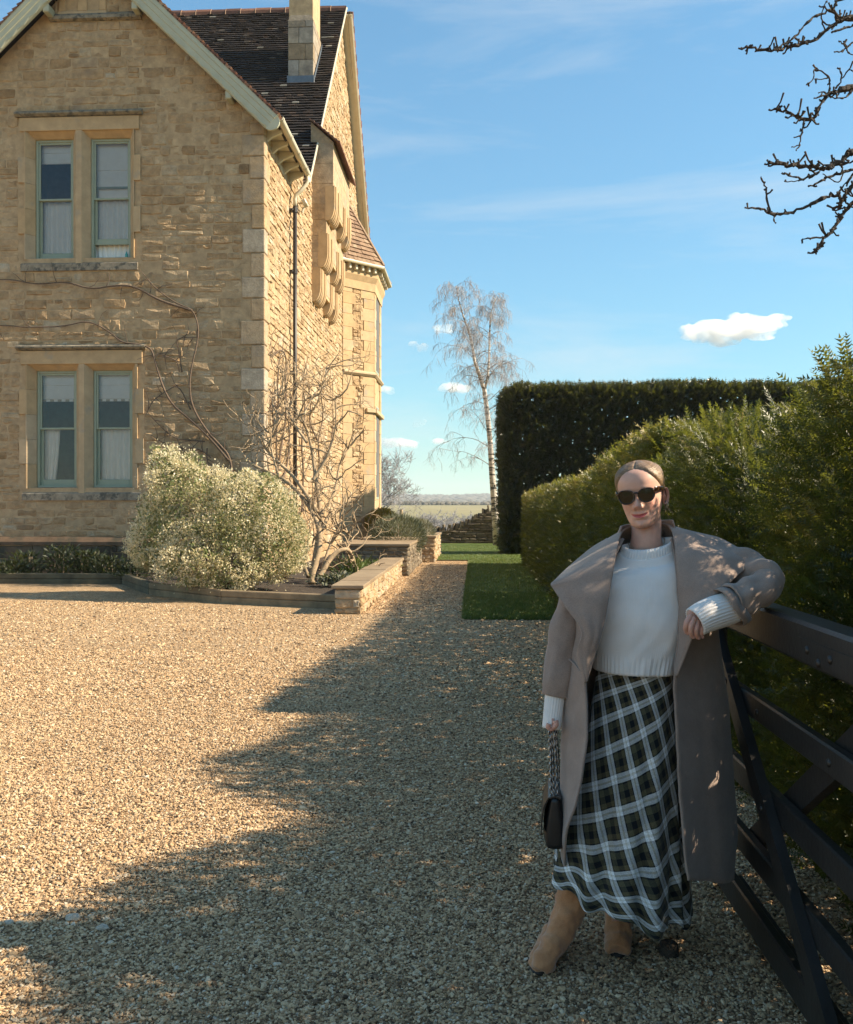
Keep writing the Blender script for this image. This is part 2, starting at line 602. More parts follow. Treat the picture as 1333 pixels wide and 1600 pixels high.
# far terrain: flat near the garden, dips behind the wall, then rises to fields and a wooded ridge
def terrain_z(x, y):
    d = math.hypot(x, y)
    if d < 46: return -0.03
    z = -0.03
    s = min(1, (d - 46) / 40); s = s * s * (3 - 2 * s)
    z -= 2.2 * s
    s = min(1, max(0, (d - 130) / 470)); s = s * s * (3 - 2 * s)
    z += 6.6 * s
    s = min(1, max(0, (d - 640) / 300)); z -= 5.0 * s * s * (3 - 2 * s)
    s = min(1, max(0, (d - 1300) / 1500)); s = s * s * (3 - 2 * s)
    z += s * (42 + 15 * noise.noise(Vector((x * 0.0011, y * 0.0004, 1.3))) + 7 * noise.noise(Vector((x * 0.004, y * 0.001, 5.3))))
    return z


def build_terrain():
    rs = [0, 15, 30, 40, 46, 52, 60, 70, 80, 95, 115, 140, 170, 210, 260, 320, 390, 470, 560, 640, 720, 820, 940, 1100, 1300, 1500, 1700, 1900, 2100, 2300, 2500, 2700, 2900, 3300]
    na = 180
    vs = [(0, 0, -0.03)]
    for r in rs[1:]:
        for k in range(na):
            a = 2 * math.pi * k / na
            x, y = r * math.sin(a), r * math.cos(a)
            vs.append((x, y, terrain_z(x, y)))
    fs = [(0, 1 + (k + 1) % na, 1 + k) for k in range(na)]
    for i in range(len(rs) - 2):
        for k in range(na):
            k2 = (k + 1) % na
            a = 1 + i * na
            fs.append((a + k, a + k2, a + na + k2, a + na + k))
    mb = MB()
    mb.add(vs, fs)
    return tag(mb.build('terrain', M['field'], smooth=True), kind='structure')


build_terrain()


def woodland():
    """Bare winter woods on the far ridge and hedgerows across the fields: many small clump faces in one mass."""
    P, S = [], []
    rg = np.random.default_rng(3)
    for _ in range(9000):
        a = rg.uniform(-0.32, 0.20)
        r = rg.uniform(1650, 2900)
        x, y = r * math.sin(a), r * math.cos(a)
        if noise.noise(Vector((x * 0.004, y * 0.0035, 0))) + 0.25 * rg.random() < 0.05: continue
        P.append((x, y, terrain_z(x, y) + rg.uniform(2, 7)))
        S.append(rg.uniform(6, 15))
    for d, n, h in ((610, 500, 2.6), (650, 800, 3.6), (900, 600, 6)):
        for _ in range(n):
            a = rg.uniform(-0.3, 0.2)
            r = d + rg.normal() * 3 + 20 * math.sin(a * 20)
            x, y = r * math.sin(a), r * math.cos(a)
            P.append((x, y, terrain_z(x, y) + rg.uniform(0, h * .5)))
            S.append(rg.uniform(0.5, 1.0) * h * 0.7)
    P = np.array(P); S = np.array(S)
    bm = bmesh.new()
    bmesh.ops.create_icosphere(bm, subdivisions=1, radius=1)
    tv = np.array([v.co[:] for v in bm.verts]); tv *= rg.uniform(0.8, 1.15, (len(tv), 1))
    tf = np.array([[v.index for v in f.verts] for f in bm.faces]); bm.free()
    S3 = np.stack([S * rg.uniform(.8, 1.6, len(S)), S * rg.uniform(.8, 1.4, len(S)), S * 0.75], 1)
    V, Fc, T = scatter(tv, tf, P, np.repeat(np.eye(3)[None], len(P), 0), S3, rg.random(len(P)))
    o = add_obj('woodland', np_mesh('woodland', V, Fc, T), M['woodland'])
    tag(o, kind='stuff', label='bare grey woods and hedgerows on the far ridge')


woodland()

# gravel drive and path (sheet above the terrain), lawn
LAWN_X0 = WZ(725, 968).x
LAWN_Y0 = WZ(725, 968).y
drive = [(-30, -14), (14, -14), (14, LAWN_Y0), (14, 27), (LAWN_X0 - 0.0, 27), (-1.1, 27), (-14, 27), (-30, 27)]
mbd = MB()
mbd.add([(-32, -14, 0), (14, -14, 0), (14, LAWN_Y0, 0), (-32, LAWN_Y0, 0)], [(0, 1, 2, 3)])
tag(mbd.build('gravel_drive', M['gravel']), kind='structure', label='honey coloured gravel drive in front of the house')
PX1 = WZ(736, 867).x
mbp = MB()
mbp.add([(-32, LAWN_Y0, 0), (LAWN_X0, LAWN_Y0, 0), (LAWN_X0, 26.5, 0), (-32, 26.5, 0)], [(0, 1, 2, 3)])
tag(mbp.build('gravel_path', M['gravel']), kind='structure', label='gravel path between the low stone wall and the lawn')
mbl = MB()
mbl.add([(LAWN_X0, LAWN_Y0, 0.03), (14, LAWN_Y0, 0.03), (14, 26.5, 0.03), (14, 46, 0.03), (-6, 46, 0.03), (-6, 26.5, 0.03), (LAWN_X0, 26.5, 0.03)], [(0, 1, 2, 6), (6, 2, 3, 4, 5)])
mbl.add([(LAWN_X0, LAWN_Y0, -0.02), (14, LAWN_Y0, -0.02), (14, LAWN_Y0, 0.03), (LAWN_X0, LAWN_Y0, 0.03), (LAWN_X0, 26.5, -0.02), (LAWN_X0, 26.5, 0.03)], [(0, 1, 2, 3), (0, 3, 5, 4)])
tag(mbl.build('lawn', M['lawn']), kind='structure', label='strip of mown lawn between path and hedge')


def grass():
    rg = np.random.default_rng(11)
    P = []
    for (x0, x1, y0, y1, n) in ((LAWN_X0, 1.6, LAWN_Y0, 16, 26000), (LAWN_X0, 1.9, 16, 27, 22000), (-2.2, 2.2, 26.4, 37, 16000)):
        P.append(np.stack([rg.uniform(x0 + .01, x1, n), rg.uniform(y0 + .01, y1, n), np.full(n, 0.028)], 1))
    ne = 5200
    P.append(np.stack([LAWN_X0 + rg.normal(0, .022, ne), rg.uniform(LAWN_Y0, 26.5, ne), np.full(ne, 0.01)], 1))
    P.append(np.stack([rg.uniform(LAWN_X0, 1.5, 1200), LAWN_Y0 + rg.normal(0, .022, 1200), np.full(1200, 0.01)], 1))
    P = np.concatenate(P)
    n = len(P)
    tv = np.array([[-.003, 0, 0], [.003, 0, 0], [.0015, .3, .55], [0, .8, 1.0]]) * np.array([1, .03, .045])
    tf = np.array([[0, 1, 2], [0, 2, 3]])
    a = rg.uniform(0, 2 * math.pi, n)
    R = np.zeros((n, 3, 3)); R[:, 0, 0] = np.cos(a); R[:, 0, 1] = -np.sin(a); R[:, 1, 0] = np.sin(a); R[:, 1, 1] = np.cos(a); R[:, 2, 2] = 1
    S = np.stack([rg.uniform(.8, 1.8, n), rg.uniform(.3, 1.5, n), rg.uniform(.5, 1.1, n)], 1)
    V, Fc, T = scatter(tv, tf, P, R, S, rg.random(n))
    o = add_obj('grass', np_mesh('grass', V, Fc, T), M['blade'])
    tag(o, kind='stuff', label='short green grass blades of the lawn')


grass()


WSX_ = WZ(565, 960).x


def gravel_stones():
    """Loose chippings: one object, stones instanced on scattered points by geometry nodes."""
    rg = np.random.default_rng(5)
    pts = []
    def zone(y0, y1, dens, xr=None):
        area_pts = []
        n = int((y1 - y0) * 14 * dens)
        y = rg.uniform(y0, y1, n); x = rg.uniform(-8, 6, n)
        left = (-742 / F) * y - 1.3; right = ((1333 - 742) / F) * y + 0.9
        k = (x > left) & (x < np.minimum(right, 1.7))
        pts.append(np.stack([x[k], y[k], np.zeros(k.sum())], 1))
    zone(1.2, 1.9, 6000); zone(1.9, 3.4, 17000); zone(3.4, 5.0, 13000); zone(5.0, 7.0, 7500); zone(7.0, 9.5, 3600)
    n = 30000
    y = rg.uniform(9.5, 14.5, n); x = rg.uniform(-8.5, 2, n)
    k = (x > (-742 / F) * y - .2) & ((y < LAWN_Y0) | (x < LAWN_X0 - .02)) & ~((y > 12.6) & (x < -1.7) & (y > 12.9 + .4 * (-2 - x)))
    pts.append(np.stack([x[k], y[k], np.zeros(k.sum())], 1))
    n = 26000
    y = 13 + 13 * rg.random(n) ** 1.4; x = rg.uniform(WSX_ + .01, LAWN_X0 - .01, n)
    pts.append(np.stack([x, y, np.zeros(n)], 1))
    P = np.concatenate(pts)
    keep = ~((P[:, 1] > LAWN_Y0) & (P[:, 0] > LAWN_X0 - 0.02))
    P = P[keep]
    P[:, 2] = rg.uniform(-0.002, 0.006, len(P))
    me = bpy.data.meshes.new('gravel')
    me.vertices.add(len(P))
    me.vertices.foreach_set('co', P.astype(np.float32).ravel())
    sc = np.exp(rg.normal(0, 0.33, len(P))) * np.where(P[:, 1] > 9.5, .95, np.where(P[:, 1] > 7, .72, 0.54))
    S = np.stack([sc * 0.0105 * rg.uniform(.8, 1.5, len(P)), sc * 0.0085 * rg.uniform(.7, 1.1, len(P)), sc * 0.0058 * rg.uniform(.6, 1.2, len(P))], 1)
    a = me.attributes.new('scl', 'FLOAT_VECTOR', 'POINT'); a.data.foreach_set('vector', S.astype(np.float32).ravel())
    Rr = np.stack([rg.normal(0, .35, len(P)), rg.normal(0, .35, len(P)), rg.uniform(0, 6.28, len(P))], 1)
    a = me.attributes.new('rot', 'FLOAT_VECTOR', 'POINT'); a.data.foreach_set('vector', Rr.astype(np.float32).ravel())
    o = add_obj('gravel', me, M['pebble'])
    tag(o, kind='stuff', label='loose limestone chippings on the drive')
    ng = bpy.data.node_groups.new('gravel_nodes', 'GeometryNodeTree')
    ng.interface.new_socket('Geometry', in_out='INPUT', socket_type='NodeSocketGeometry')
    ng.interface.new_socket('Geometry', in_out='OUTPUT', socket_type='NodeSocketGeometry')
    gi = ng.nodes.new('NodeGroupInput'); go = ng.nodes.new('NodeGroupOutput')
    ico = ng.nodes.new('GeometryNodeMeshIcoSphere'); ico.inputs['Subdivisions'].default_value = 1
    sp = ng.nodes.new('GeometryNodeSetPosition')
    nt = ng.nodes.new('ShaderNodeTexNoise'); nt.inputs['Scale'].default_value = 1.3
    vm = ng.nodes.new('ShaderNodeVectorMath'); vm.operation = 'SUBTRACT'; vm.inputs[1].default_value = (0.5, 0.5, 0.5)
    ng.links.new(nt.outputs['Color'], vm.inputs[0])
    ng.links.new(ico.outputs['Mesh'], sp.inputs['Geometry']); ng.links.new(vm.outputs[0], sp.inputs['Offset'])
    sm = ng.nodes.new('GeometryNodeSetMaterial'); sm.inputs['Material'].default_value = M['pebble']
    ng.links.new(sp.outputs[0], sm.inputs['Geometry'])
    ip = ng.nodes.new('GeometryNodeInstanceOnPoints')
    na1 = ng.nodes.new('GeometryNodeInputNamedAttribute'); na1.data_type = 'FLOAT_VECTOR'; na1.inputs['Name'].default_value = 'scl'
    na2 = ng.nodes.new('GeometryNodeInputNamedAttribute'); na2.data_type = 'FLOAT_VECTOR'; na2.inputs['Name'].default_value = 'rot'
    e2r = ng.nodes.new('FunctionNodeEulerToRotation')
    ng.links.new(na2.outputs[0], e2r.inputs[0])
    ng.links.new(gi.outputs[0], ip.inputs['Points']); ng.links.new(sm.outputs[0], ip.inputs['Instance'])
    ng.links.new(na1.outputs[0], ip.inputs['Scale']); ng.links.new(e2r.outputs[0], ip.inputs['Rotation'])
    ng.links.new(ip.outputs[0], go.inputs[0])
    md = o.modifiers.new('stones', 'NODES'); md.node_group = ng


gravel_stones()
# ================================================================== masonry helpers
def stone_verts(O, U, V, N, u0, u1, v0, v1, proud, rg, back=0.05, jit=0.012, gap=0.006, rough=1.0):
    """One irregular block on a wall face: 21 verts / ~28 faces."""
    w_, h_ = u1 - u0, v1 - v0
    j = min(jit, w_ * .12, h_ * .16)
    e = gap
    base = [(u0 + e, v0 + e), ((u0 + u1) / 2, v0 + e), (u1 - e, v0 + e), (u1 - e, (v0 + v1) / 2), (u1 - e, v1 - e), ((u0 + u1) / 2, v1 - e), (u0 + e, v1 - e), (u0 + e, (v0 + v1) / 2)]
    out = [(a + rg.uniform(-j, j * .5), b + rg.uniform(-j, j * .5)) if i % 2 else (a + (j if a < (u0 + u1) / 2 else -j) * rg.random(), b + (j if b < (v0 + v1) / 2 else -j) * rg.random()) for i, (a, b) in enumerate(base)]
    cu, cv = (u0 + u1) / 2 + rg.uniform(-.15, .15) * w_, (v0 + v1) / 2 + rg.uniform(-.15, .15) * h_
    k = min(0.018, w_ * .12, h_ * .14)
    vs = []
    for a, b in out:
        vs.append(O + U * a + V * b - N * back)
    for a, b in out:
        vs.append(O + U * a + V * b + N * (proud * 0.35))
    for a, b in out:
        da, db = cu - a, cv - b
        L = math.hypot(da, db) + 1e-6
        q = k * rg.uniform(.6, 1.6)
        vs.append(O + U * (a + da / L * q) + V * (b + db / L * q) + N * (proud + rg.uniform(-.011, .011) * rough))
    vs.append(O + U * cu + V * cv + N * (proud + rg.uniform(-.004, .014) * rough))
    fs = []
    for r in (0, 8):
        for i in range(8):
            i2 = (i + 1) % 8
            fs.append((r + i, r + i2, r + 8 + i2, r + 8 + i))
    for i in range(8):
        fs.append((16 + i, 16 + (i + 1) % 8, 24))
    return vs, fs


def layout(u0, u1, vb, hr, wr, excl, rg, split=0.2, ulim=None):
    """Coursed rubble layout. vb: sorted break heights; excl: list of (u0,u1,v0,v1). Returns rects."""
    brk = sorted(set([round(b, 4) for b in vb]))
    rects = []
    for b0, b1 in zip(brk[:-1], brk[1:]):
        if b1 - b0 < 0.03: continue
        hm = hr((b0 + b1) / 2)
        n = max(1, round((b1 - b0) / hm))
        hs = rg.uniform(.72, 1.3, n); hs *= (b1 - b0) / hs.sum()
        v = b0
        for h in hs:
            vm = v + h / 2
            segs = [(u0, u1)]
            if ulim is not None:
                a, b = ulim(vm)
                segs = [(max(u0, a), min(u1, b))]
            for (ea, eb, ec, ed) in excl:
                if v < ed - 0.02 and v + h > ec + 0.02:
                    ns = []
                    for a, b in segs:
                        if eb <= a or ea >= b: ns.append((a, b)); continue
                        if ea > a: ns.append((a, ea))
                        if eb < b: ns.append((eb, b))
                    segs = ns
            for a, b in segs:
                if b - a < 0.05: continue
                u = a
                wm = wr(vm)
                while u < b - 0.02:
                    ww = wm * rg.uniform(.55, 1.65)
                    if b - (u + ww) < wm * .5: ww = b - u
                    if rg.random() < split and h > .17:
                        k = rg.uniform(.4, .6)
                        m = u + ww * rg.uniform(.35, .65)
                        rects.append((u, u + ww, v, v + h * k))
                        rects.append((u, u + ww, v + h * k, v + h)) if rg.random() < .5 else rects.extend([(u, m, v + h * k, v + h), (m, u + ww, v + h * k, v + h)])
                    else:
                        rects.append((u, u + ww, v, v + h))
                    u += ww
            v += h
    return rects


def put_stones(name, stuff_name, parent, rects, frame, mat, rg, n_single, proud=(0.01, 0.035), prefer=None, tint=None, **kw):
    """The n_single largest blocks become objects of their own, the rest one joined part."""
    O, U, V, N = frame
    order = sorted(range(len(rects)), key=lambda i: -(rects[i][1] - rects[i][0]) * (rects[i][3] - rects[i][2]) * (prefer(rects[i]) if prefer else 1))
    single = set(order[:n_single])
    mbs = MB()
    for i, r in enumerate(rects):
        vs, fs = stone_verts(O, U, V, N, *r, rg.uniform(*proud), rg, **kw)
        ti = float(np.clip(rg.normal(.5, .2), 0, 1)) if tint is None else tint(r, rg)
        if i in single:
            m1 = MB(); m1.add(vs, fs, tint=ti)
            m1.build(name, mat, parent)
        else:
            mbs.add(vs, fs, tint=ti)
    if mbs.v:
        o = mbs.build(stuff_name, mat, parent)
        tag(o, kind='stuff')


UX, UZ = Vector((1, 0, 0)), Vector((0, 0, 1))
NY = Vector((0, -1, 0))
rgs = np.random.default_rng(21)

# ================================================================== the house
YF = 19.2
def FX(px): return WY(px, 400, YF).x
def FZ(px, py): return WY(px, py, YF).z
XC = FX(412)                       # right corner of the front gable
EAVE_Z = FZ(412, 188)
PITCH = math.tan(math.radians(44.0))
XA = FX(150); ZA = EAVE_Z + (XC - XA) * PITCH
XL = 2 * XA - XC
house = thing('stone_house', 'large honey limestone house with steep tiled gables and green sash windows', 'house', (XA, YF, 0))

YB0, YBAPEX = 24.6, 30.6           # cross wing gable on the right-hand wall
ZB0 = 11.35
XW = XC
ZAPEX = WX(535, 18, XW).z
YB1 = 2 * YBAPEX - YB0
PITCHB = (ZAPEX - ZB0) / (YBAPEX - YB0)

# ---- window rectangles on the facade (x0, x1, z0, z1)
class WinDef: pass
def windef(pl, pr, ptop, pbot, m0, m1, psl, psr):
    d = WinDef()
    d.x0, d.x1 = FX(pl), FX(pr)
    d.z1, d.z0 = FZ((pl + pr) / 2, ptop), FZ((pl + pr) / 2, pbot)
    d.m0, d.m1 = FX(m0), FX(m1)
    d.s0, d.s1 = FX(psl), FX(psr)
    return d
WU = windef(41, 209, 204, 403, 119, 128, 29, 220)
WL = windef(43, 212, 569, 762, 124, 132, 31, 225)
PLZ = FZ(100, 842)

def uhi(v): return XC if v < EAVE_Z else XC - (v - EAVE_Z) / PITCH
def ulo(v): return XL if v < EAVE_Z else XL + (v - EAVE_Z) / PITCH

# ---- backing walls (mortar) with openings
RV = 0.42
def facade_wall():
    mb = MB()
    ys = YF + 0.012
    xs = sorted([XL, WU.x0 - .02, WU.x1 + .02, XC])
    ops = [(WU.x0 - .02, WU.x1 + .02, WU.z0, WU.z1), (WL.x0 - .02, WL.x1 + .02, WL.z0, WL.z1)]
    zs = sorted([0, WL.z0, WL.z1, WU.z0, WU.z1, EAVE_Z])
    for i in range(len(xs) - 1):
        for k in range(len(zs) - 1):
            xm, zm = (xs[i] + xs[i + 1]) / 2, (zs[k] + zs[k + 1]) / 2
            if any(a < xm < b and c < zm < d for a, b, c, d in ops): continue
            mb.add([(xs[i], ys, zs[k]), (xs[i + 1], ys, zs[k]), (xs[i + 1], ys, zs[k + 1]), (xs[i], ys, zs[k + 1])], [(0, 1, 2, 3)])
    mb.add([(XL, ys, EAVE_Z), (XC, ys, EAVE_Z), (XA, ys, ZA)], [(0, 1, 2)])
    return mb.build('front_wall', M['mortar'], house)
front = facade_wall()

# ---- quoins at the corner (front face and the return on the right-hand wall)
def quoins():
    z = PLZ + 0.06
    i = 0
    ql = []
    while z < EAVE_Z - .15:
        h = rgs.uniform(.46, .56)
        if z + h > EAVE_Z - .3: h = EAVE_Z - .06 - z
        lng = (i % 2 == 0)
        wq = rgs.uniform(.46, .54) if lng else rgs.uniform(.26, .31)
        wr = rgs.uniform(.24, .3) if lng else rgs.uniform(.45, .52)
        m1 = MB()
        m1.bbox((XC - wq, YF - .022, z + .005), (XC + .03, YF + wr, z + h - .005), 0.02, tint=float(np.clip(rgs.normal(.62, .25), 0, 1)))
        m1.build('quoin', M['quoin'], house)
        ql.append((XC - wq, XC + .05, z, z + h))
        z += h; i += 1
    return ql
QL = quoins()

# ---- string course and attic slit window
STR_Z = FZ(120, 27)
sxl, sxr = ulo(STR_Z) + .25, uhi(STR_Z) - .25
mb = MB()
mb.prism([(sxl, YF - .09, STR_Z - .07), (sxl, YF - .09, STR_Z + .0), (sxl, YF - .01, STR_Z + .09), (sxl, YF + .03, STR_Z + .09), (sxl, YF + .03, STR_Z - .09), (sxl, YF - .03, STR_Z - .09)][::-1], (sxr - sxl, 0, 0), tint=.6)
mb.build('string_course', M['lichen'], house)
AX0, AX1 = FX(96), FX(162)
AZ0 = FZ(130, 16)
mb = MB()
mb.bbox((AX0 - .08, YF - .03, AZ0 - .17), (AX1 + .08, YF + .1, AZ0 - .02), .012, tint=.6)
mb.build('attic_sill', M['ashlar'], house)
am = (AX0 + AX1) / 2
for (xa, xb) in ((AX0 - .06, AX0 + .1), (am - .11, am + .11), (AX1 - .1, AX1 + .06)):
    mb = MB(); mb.bbox((xa, YF - .02, AZ0 - .02), (xb, YF + .15, AZ0 + .95), .015, tint=.5); mb.build('attic_mullion', M['ashlar'], house)
mb = MB(); mb.bbox((AX0 - .1, YF - .02, AZ0 + .955), (AX1 + .1, YF + .15, AZ0 + 1.2), .015, tint=.5); mb.build('attic_lintel', M['ashlar'], house)
for (xa, xb) in ((AX0 + .1, am - .11), (am + .11, AX1 - .1)):
    mb = MB(); mb.box((xa - .01, YF + .11, AZ0 - .02), (xb + .01, YF + .14, AZ0 + .96)); mb.build('attic_pane', M['room'], house)

# ---- rubble stones of the facade
excl = [(d.s0, d.s1, d.z0 - .30, d.z1 + .36) for d in (WU, WL)] + QL + [(sxl - .5, sxr + .5, STR_Z - .09, STR_Z + .09), (AX0 - .1, AX1 + .1, AZ0 - .17, AZ0 + 1.2)]
brk = [PLZ + .05, ZA] + [z for e in excl if e[1] - e[0] > 1 for z in e[2:]]
rects = layout(XL, XC, brk, lambda v: .17 if v < 5.0 else .21, lambda v: .31 if v < 5.0 else .37, excl, rgs, 0.16, lambda v: (ulo(v + .1), uhi(v + .1)))
XVIS = FX(-8)
put_stones('stone', 'rubble_stonework', front, rects, (Vector((0, YF + .02, 0)), UX, UZ, NY), M['stone'], rgs, 250, (0.002, 0.028), rough=.75, jit=.018, prefer=lambda r: 1.0 if r[0] > XVIS and r[3] < FZ(200, 0) else 0.01)

# ---- plinth
mb = MB()
mb.prism([(XL, YF + .02, PLZ + .05), (XL, YF - .02, PLZ + .05), (XL, YF - .16, PLZ - .06), (XL, YF - .16, PLZ - .13), (XL, YF + .02, PLZ - .13)], (XC + .14 - XL, 0, 0), tint=.3)
mb.build('plinth_moulding', M['damp'], house)
pl_rects = layout(XL, XC + .12, [0, PLZ - .135], lambda v: .26, lambda v: .62, [], rgs, 0.1)
mb = MB(); mb.box((XL, YF - .10, -.1), (XC + .11, YF + .01, PLZ - .131)); plw = mb.build('plinth_wall', M['mortar'], house)
put_stones('plinth_stone', 'plinth_stonework', plw, pl_rects, (Vector((0, YF - .12, 0)), UX, UZ, NY), M['damp'], rgs, 36, (0.005, 0.03), prefer=lambda r: 1.0 if r[0] > XVIS else .01)

# ---- stone window surrounds, sashes, blinds and curtains
CH = 0.13                          # chamfer run
DP = 0.15                          # chamfer depth
def surround(d):
    # lintel: front slab with chamfered soffit over each light
    zt = d.z1 + .30
    mb = MB()
    mb.bbox((d.s0 + .03, YF - .03, d.z1 + .0), (d.s1 - .03, YF + .012, zt), .008, tint=.45)
    for a, b in ((d.x0, d.m0), (d.m1, d.x1)):
        mb.prism([(a - .02, YF + .013, d.z1), (a - .02, YF + DP, d.z1 - CH * .9), (a - .02, YF + .34, d.z1 - CH * .9), (a - .02, YF + .34, d.z1 + .1), (a - .02, YF + .013, d.z1 + .1)], (b - a + .04, 0, 0), tint=.4)
    mb.build('lintel', M['ashlar'], house)
    # jambs in blocks
    for sgn, xin, xout in ((1, d.x0, d.s0), (-1, d.x1, d.s1)):
        n = 5
        zs = np.linspace(d.z0 - .02, d.z1, n + 1)
        for i in range(n):
            xo = xout if i % 2 else xout + sgn * .14
            poly = [(xo, YF - .03), (xin - sgn * .008, YF - .03), (xin, YF - .02), (xin + sgn * CH, YF + DP), (xin + sgn * CH, YF + .36), (xo, YF + .36)]
            m1 = MB()
            p3 = [(x, y, zs[i] + .003) for x, y in poly]
            m1.prism(p3 if sgn < 0 else p3[::-1], (0, 0, zs[i + 1] - zs[i] - .006), tint=float(np.clip(rgs.normal(.5, .18), 0, 1)))
            m1.build('jamb_stone', M['ashlar'], house)
    m1 = MB()
    poly = [(d.m0, YF - .022), (d.m1, YF - .022), (d.m1 + CH, YF + DP), (d.m1 + CH, YF + .345), (d.m0 - CH, YF + .345), (d.m0 - CH, YF + DP)]
    m1.prism([(x, y, d.z0 - .12) for x, y in poly], (0, 0, d.z1 - d.z0 + .22), tint=.62)
    m1.build('mullion', M['ashlar'], house)
    # sill
    m1 = MB()
    m1.prism([(d.s0 + .06, YF - .035, d.z0 - .28), (d.s0 + .06, YF - .035, d.z0 - .13), (d.s0 + .06, YF + .20, d.z0 + .015), (d.s0 + .06, YF + .36, d.z0 + .02), (d.s0 + .06, YF + .36, d.z0 - .28)][::-1], (d.s1 - d.s0 - .12, 0, 0), tint=.7)
    m1.build('sill', M['lichen'], house)
    # hood mould
    m1 = MB()
    zh = d.z1 + .345
    m1.prism([(d.s0 - .05, YF + .02, zh + .085), (d.s0 - .05, YF - .05, zh + .085), (d.s0 - .05, YF - .115, zh + .035), (d.s0 - .05, YF - .115, zh + .005), (d.s0 - .05, YF - .06, zh - .035), (d.s0 - .05, YF + .02, zh - .035)], (d.s1 - d.s0 + .1, 0, 0), tint=.4)
    m1.build('hood_mould', M['lichen'], house)


def frame_rect(mb, x0, x1, z0, z1, y0, y1, wl, wr, wb, wt_, tint=.5):
    mb.bbox((x0, y0, z0), (x0 + wl, y1, z1), .006)
    mb.bbox((x1 - wr, y0, z0), (x1, y1, z1), .006)
    mb.bbox((x0 + wl, y0 + .002, z0), (x1 - wr, y1 - .002, z0 + wb), .006)
    mb.bbox((x0 + wl, y0 + .002, z1 - wt_), (x1 - wr, y1 - .002, z1), .006)


def sash(d, a, b, open_=0.0, lab=None):
    """Box sash in one light: outer frame, two sashes, two panes."""
    x0, x1 = a + CH - .005, b - CH + .005
    z0, z1 = d.z0 + .01, d.z1 - CH * .9 + .005
    zm = z0 + (z1 - z0) * .505
    mb = MB()
    frame_rect(mb, x0, x1, z0, z1, YF + .19, YF + .33, .055, .055, .05, .055)
    wdw = mb.build('window', M['sage_dark'], house)
    if lab: wdw['label'] = lab
    mb = MB()
    frame_rect(mb, x0 + .05, x1 - .05, zm - .02, z1 - .05, YF + .215, YF + .26, .045, .045, .045, .05)
    mb.build('upper_sash', M['sage_dark'], wdw)
    mb = MB()
    frame_rect(mb, x0 + .05, x1 - .05, z0 + .048 + open_, zm + .02 + open_ * .9, YF + .268, YF + .312, .06, .06, .13, .04)
    mb.build('lower_sash', M['sage_dark'], wdw)
    mb = MB(); mb.add([(x0 + .09, YF + .238, zm + .02), (x1 - .09, YF + .238, zm + .02), (x1 - .09, YF + .238, z1 - .09), (x0 + .09, YF + .238, z1 - .09)], [(0, 1, 2, 3)])
    mb.build('pane', M['glass'], wdw)
    mb = MB(); mb.add([(x0 + .1, YF + .29, z0 + .16 + open_), (x1 - .1, YF + .29, z0 + .16 + open_), (x1 - .1, YF + .29, zm - .01), (x0 + .1, YF + .29, zm - .01)], [(0, 1, 2, 3)])
    mb.build('pane', M['glass'], wdw)
    return x0, x1, z0, z1, zm


def room(d, nm):
    y0, y1 = YF + .37, YF + 2.6
    xa, xb, za, zb = d.x0 - .8, d.x1 + .8, d.z0 - .9, d.z1 + .4
    mb = MB()
    mb.add([(xa, y1, za), (xb, y1, za), (xb, y1, zb), (xa, y1, zb), (xa, y0, za), (xb, y0, za), (xb, y0, zb), (xa, y0, zb)],
           [(0, 1, 2, 3), (0, 4, 5, 1), (3, 2, 6, 7), (0, 3, 7, 4), (1, 5, 6, 2)])
    mb.build(nm, M['room'], house)


def curtain(x0, x1, z0, z1, y, label, folds=9, skew=None, amp=.018):
    n, m = 90, 10
    vs = []
    for k in range(m + 1):
        f = k / m
        for i in range(n + 1):
            s = i / n
            a, b = x0, x1
            if skew: a, b = x0 + skew[0] * (1 - f) ** 1.5, x1 + skew[1] * (1 - f) ** 1.5
            x = a + (b - a) * s
            yy = y + amp * math.sin(s * folds * 2 * math.pi + .8 * math.sin(7 * s)) * (1.1 - .4 * f) + .006 * noise.noise(Vector((x * 9, f * 3, z0)))
            vs.append((x, yy, z0 + (z1 - z0) * f))
    fs = [(k * (n + 1) + i, k * (n + 1) + i + 1, (k + 1) * (n + 1) + i + 1, (k + 1) * (n + 1) + i) for k in range(m) for i in range(n)]
    mb = MB(); mb.add(vs, fs)
    o = mb.build('curtain', M['white'], None, True)
    o.modifiers.new('thickness', 'SOLIDIFY').thickness = .003
    return tag(o, label, 'curtain', 'white curtains behind the sash windows')


def blind(x0, x1, z0, z1, y, label, nf=3, check=False):
    r = thing('roman_blind', label, 'blind', ((x0 + x1) / 2, y, z0), 'white blinds behind the sash windows')
    mb = MB()
    h = (z1 - z0) / nf
    for i in range(nf):
        zz = z0 + i * h
        prof = [(y, zz), (y - .016, zz + .012), (y - .012, zz + h * .5), (y, zz + h), (y + .004, zz + h), (y + .004, zz)]
        mb.prism([(x0, a, b) for a, b in prof][::-1], (x1 - x0, 0, 0))
    mb.build('fabric', M['white'], r)
    if check:
        n = 10
        for i in range(n):
            m1 = MB()
            a = x0 + (x1 - x0) * i / n
            m1.box((a, y - .008, z0 - .05), (a + (x1 - x0) / n, y - .002, z0 - .001))
            m1.build('trim_square', M['beige' if i % 2 == 0 else 'white'], r)
    return r


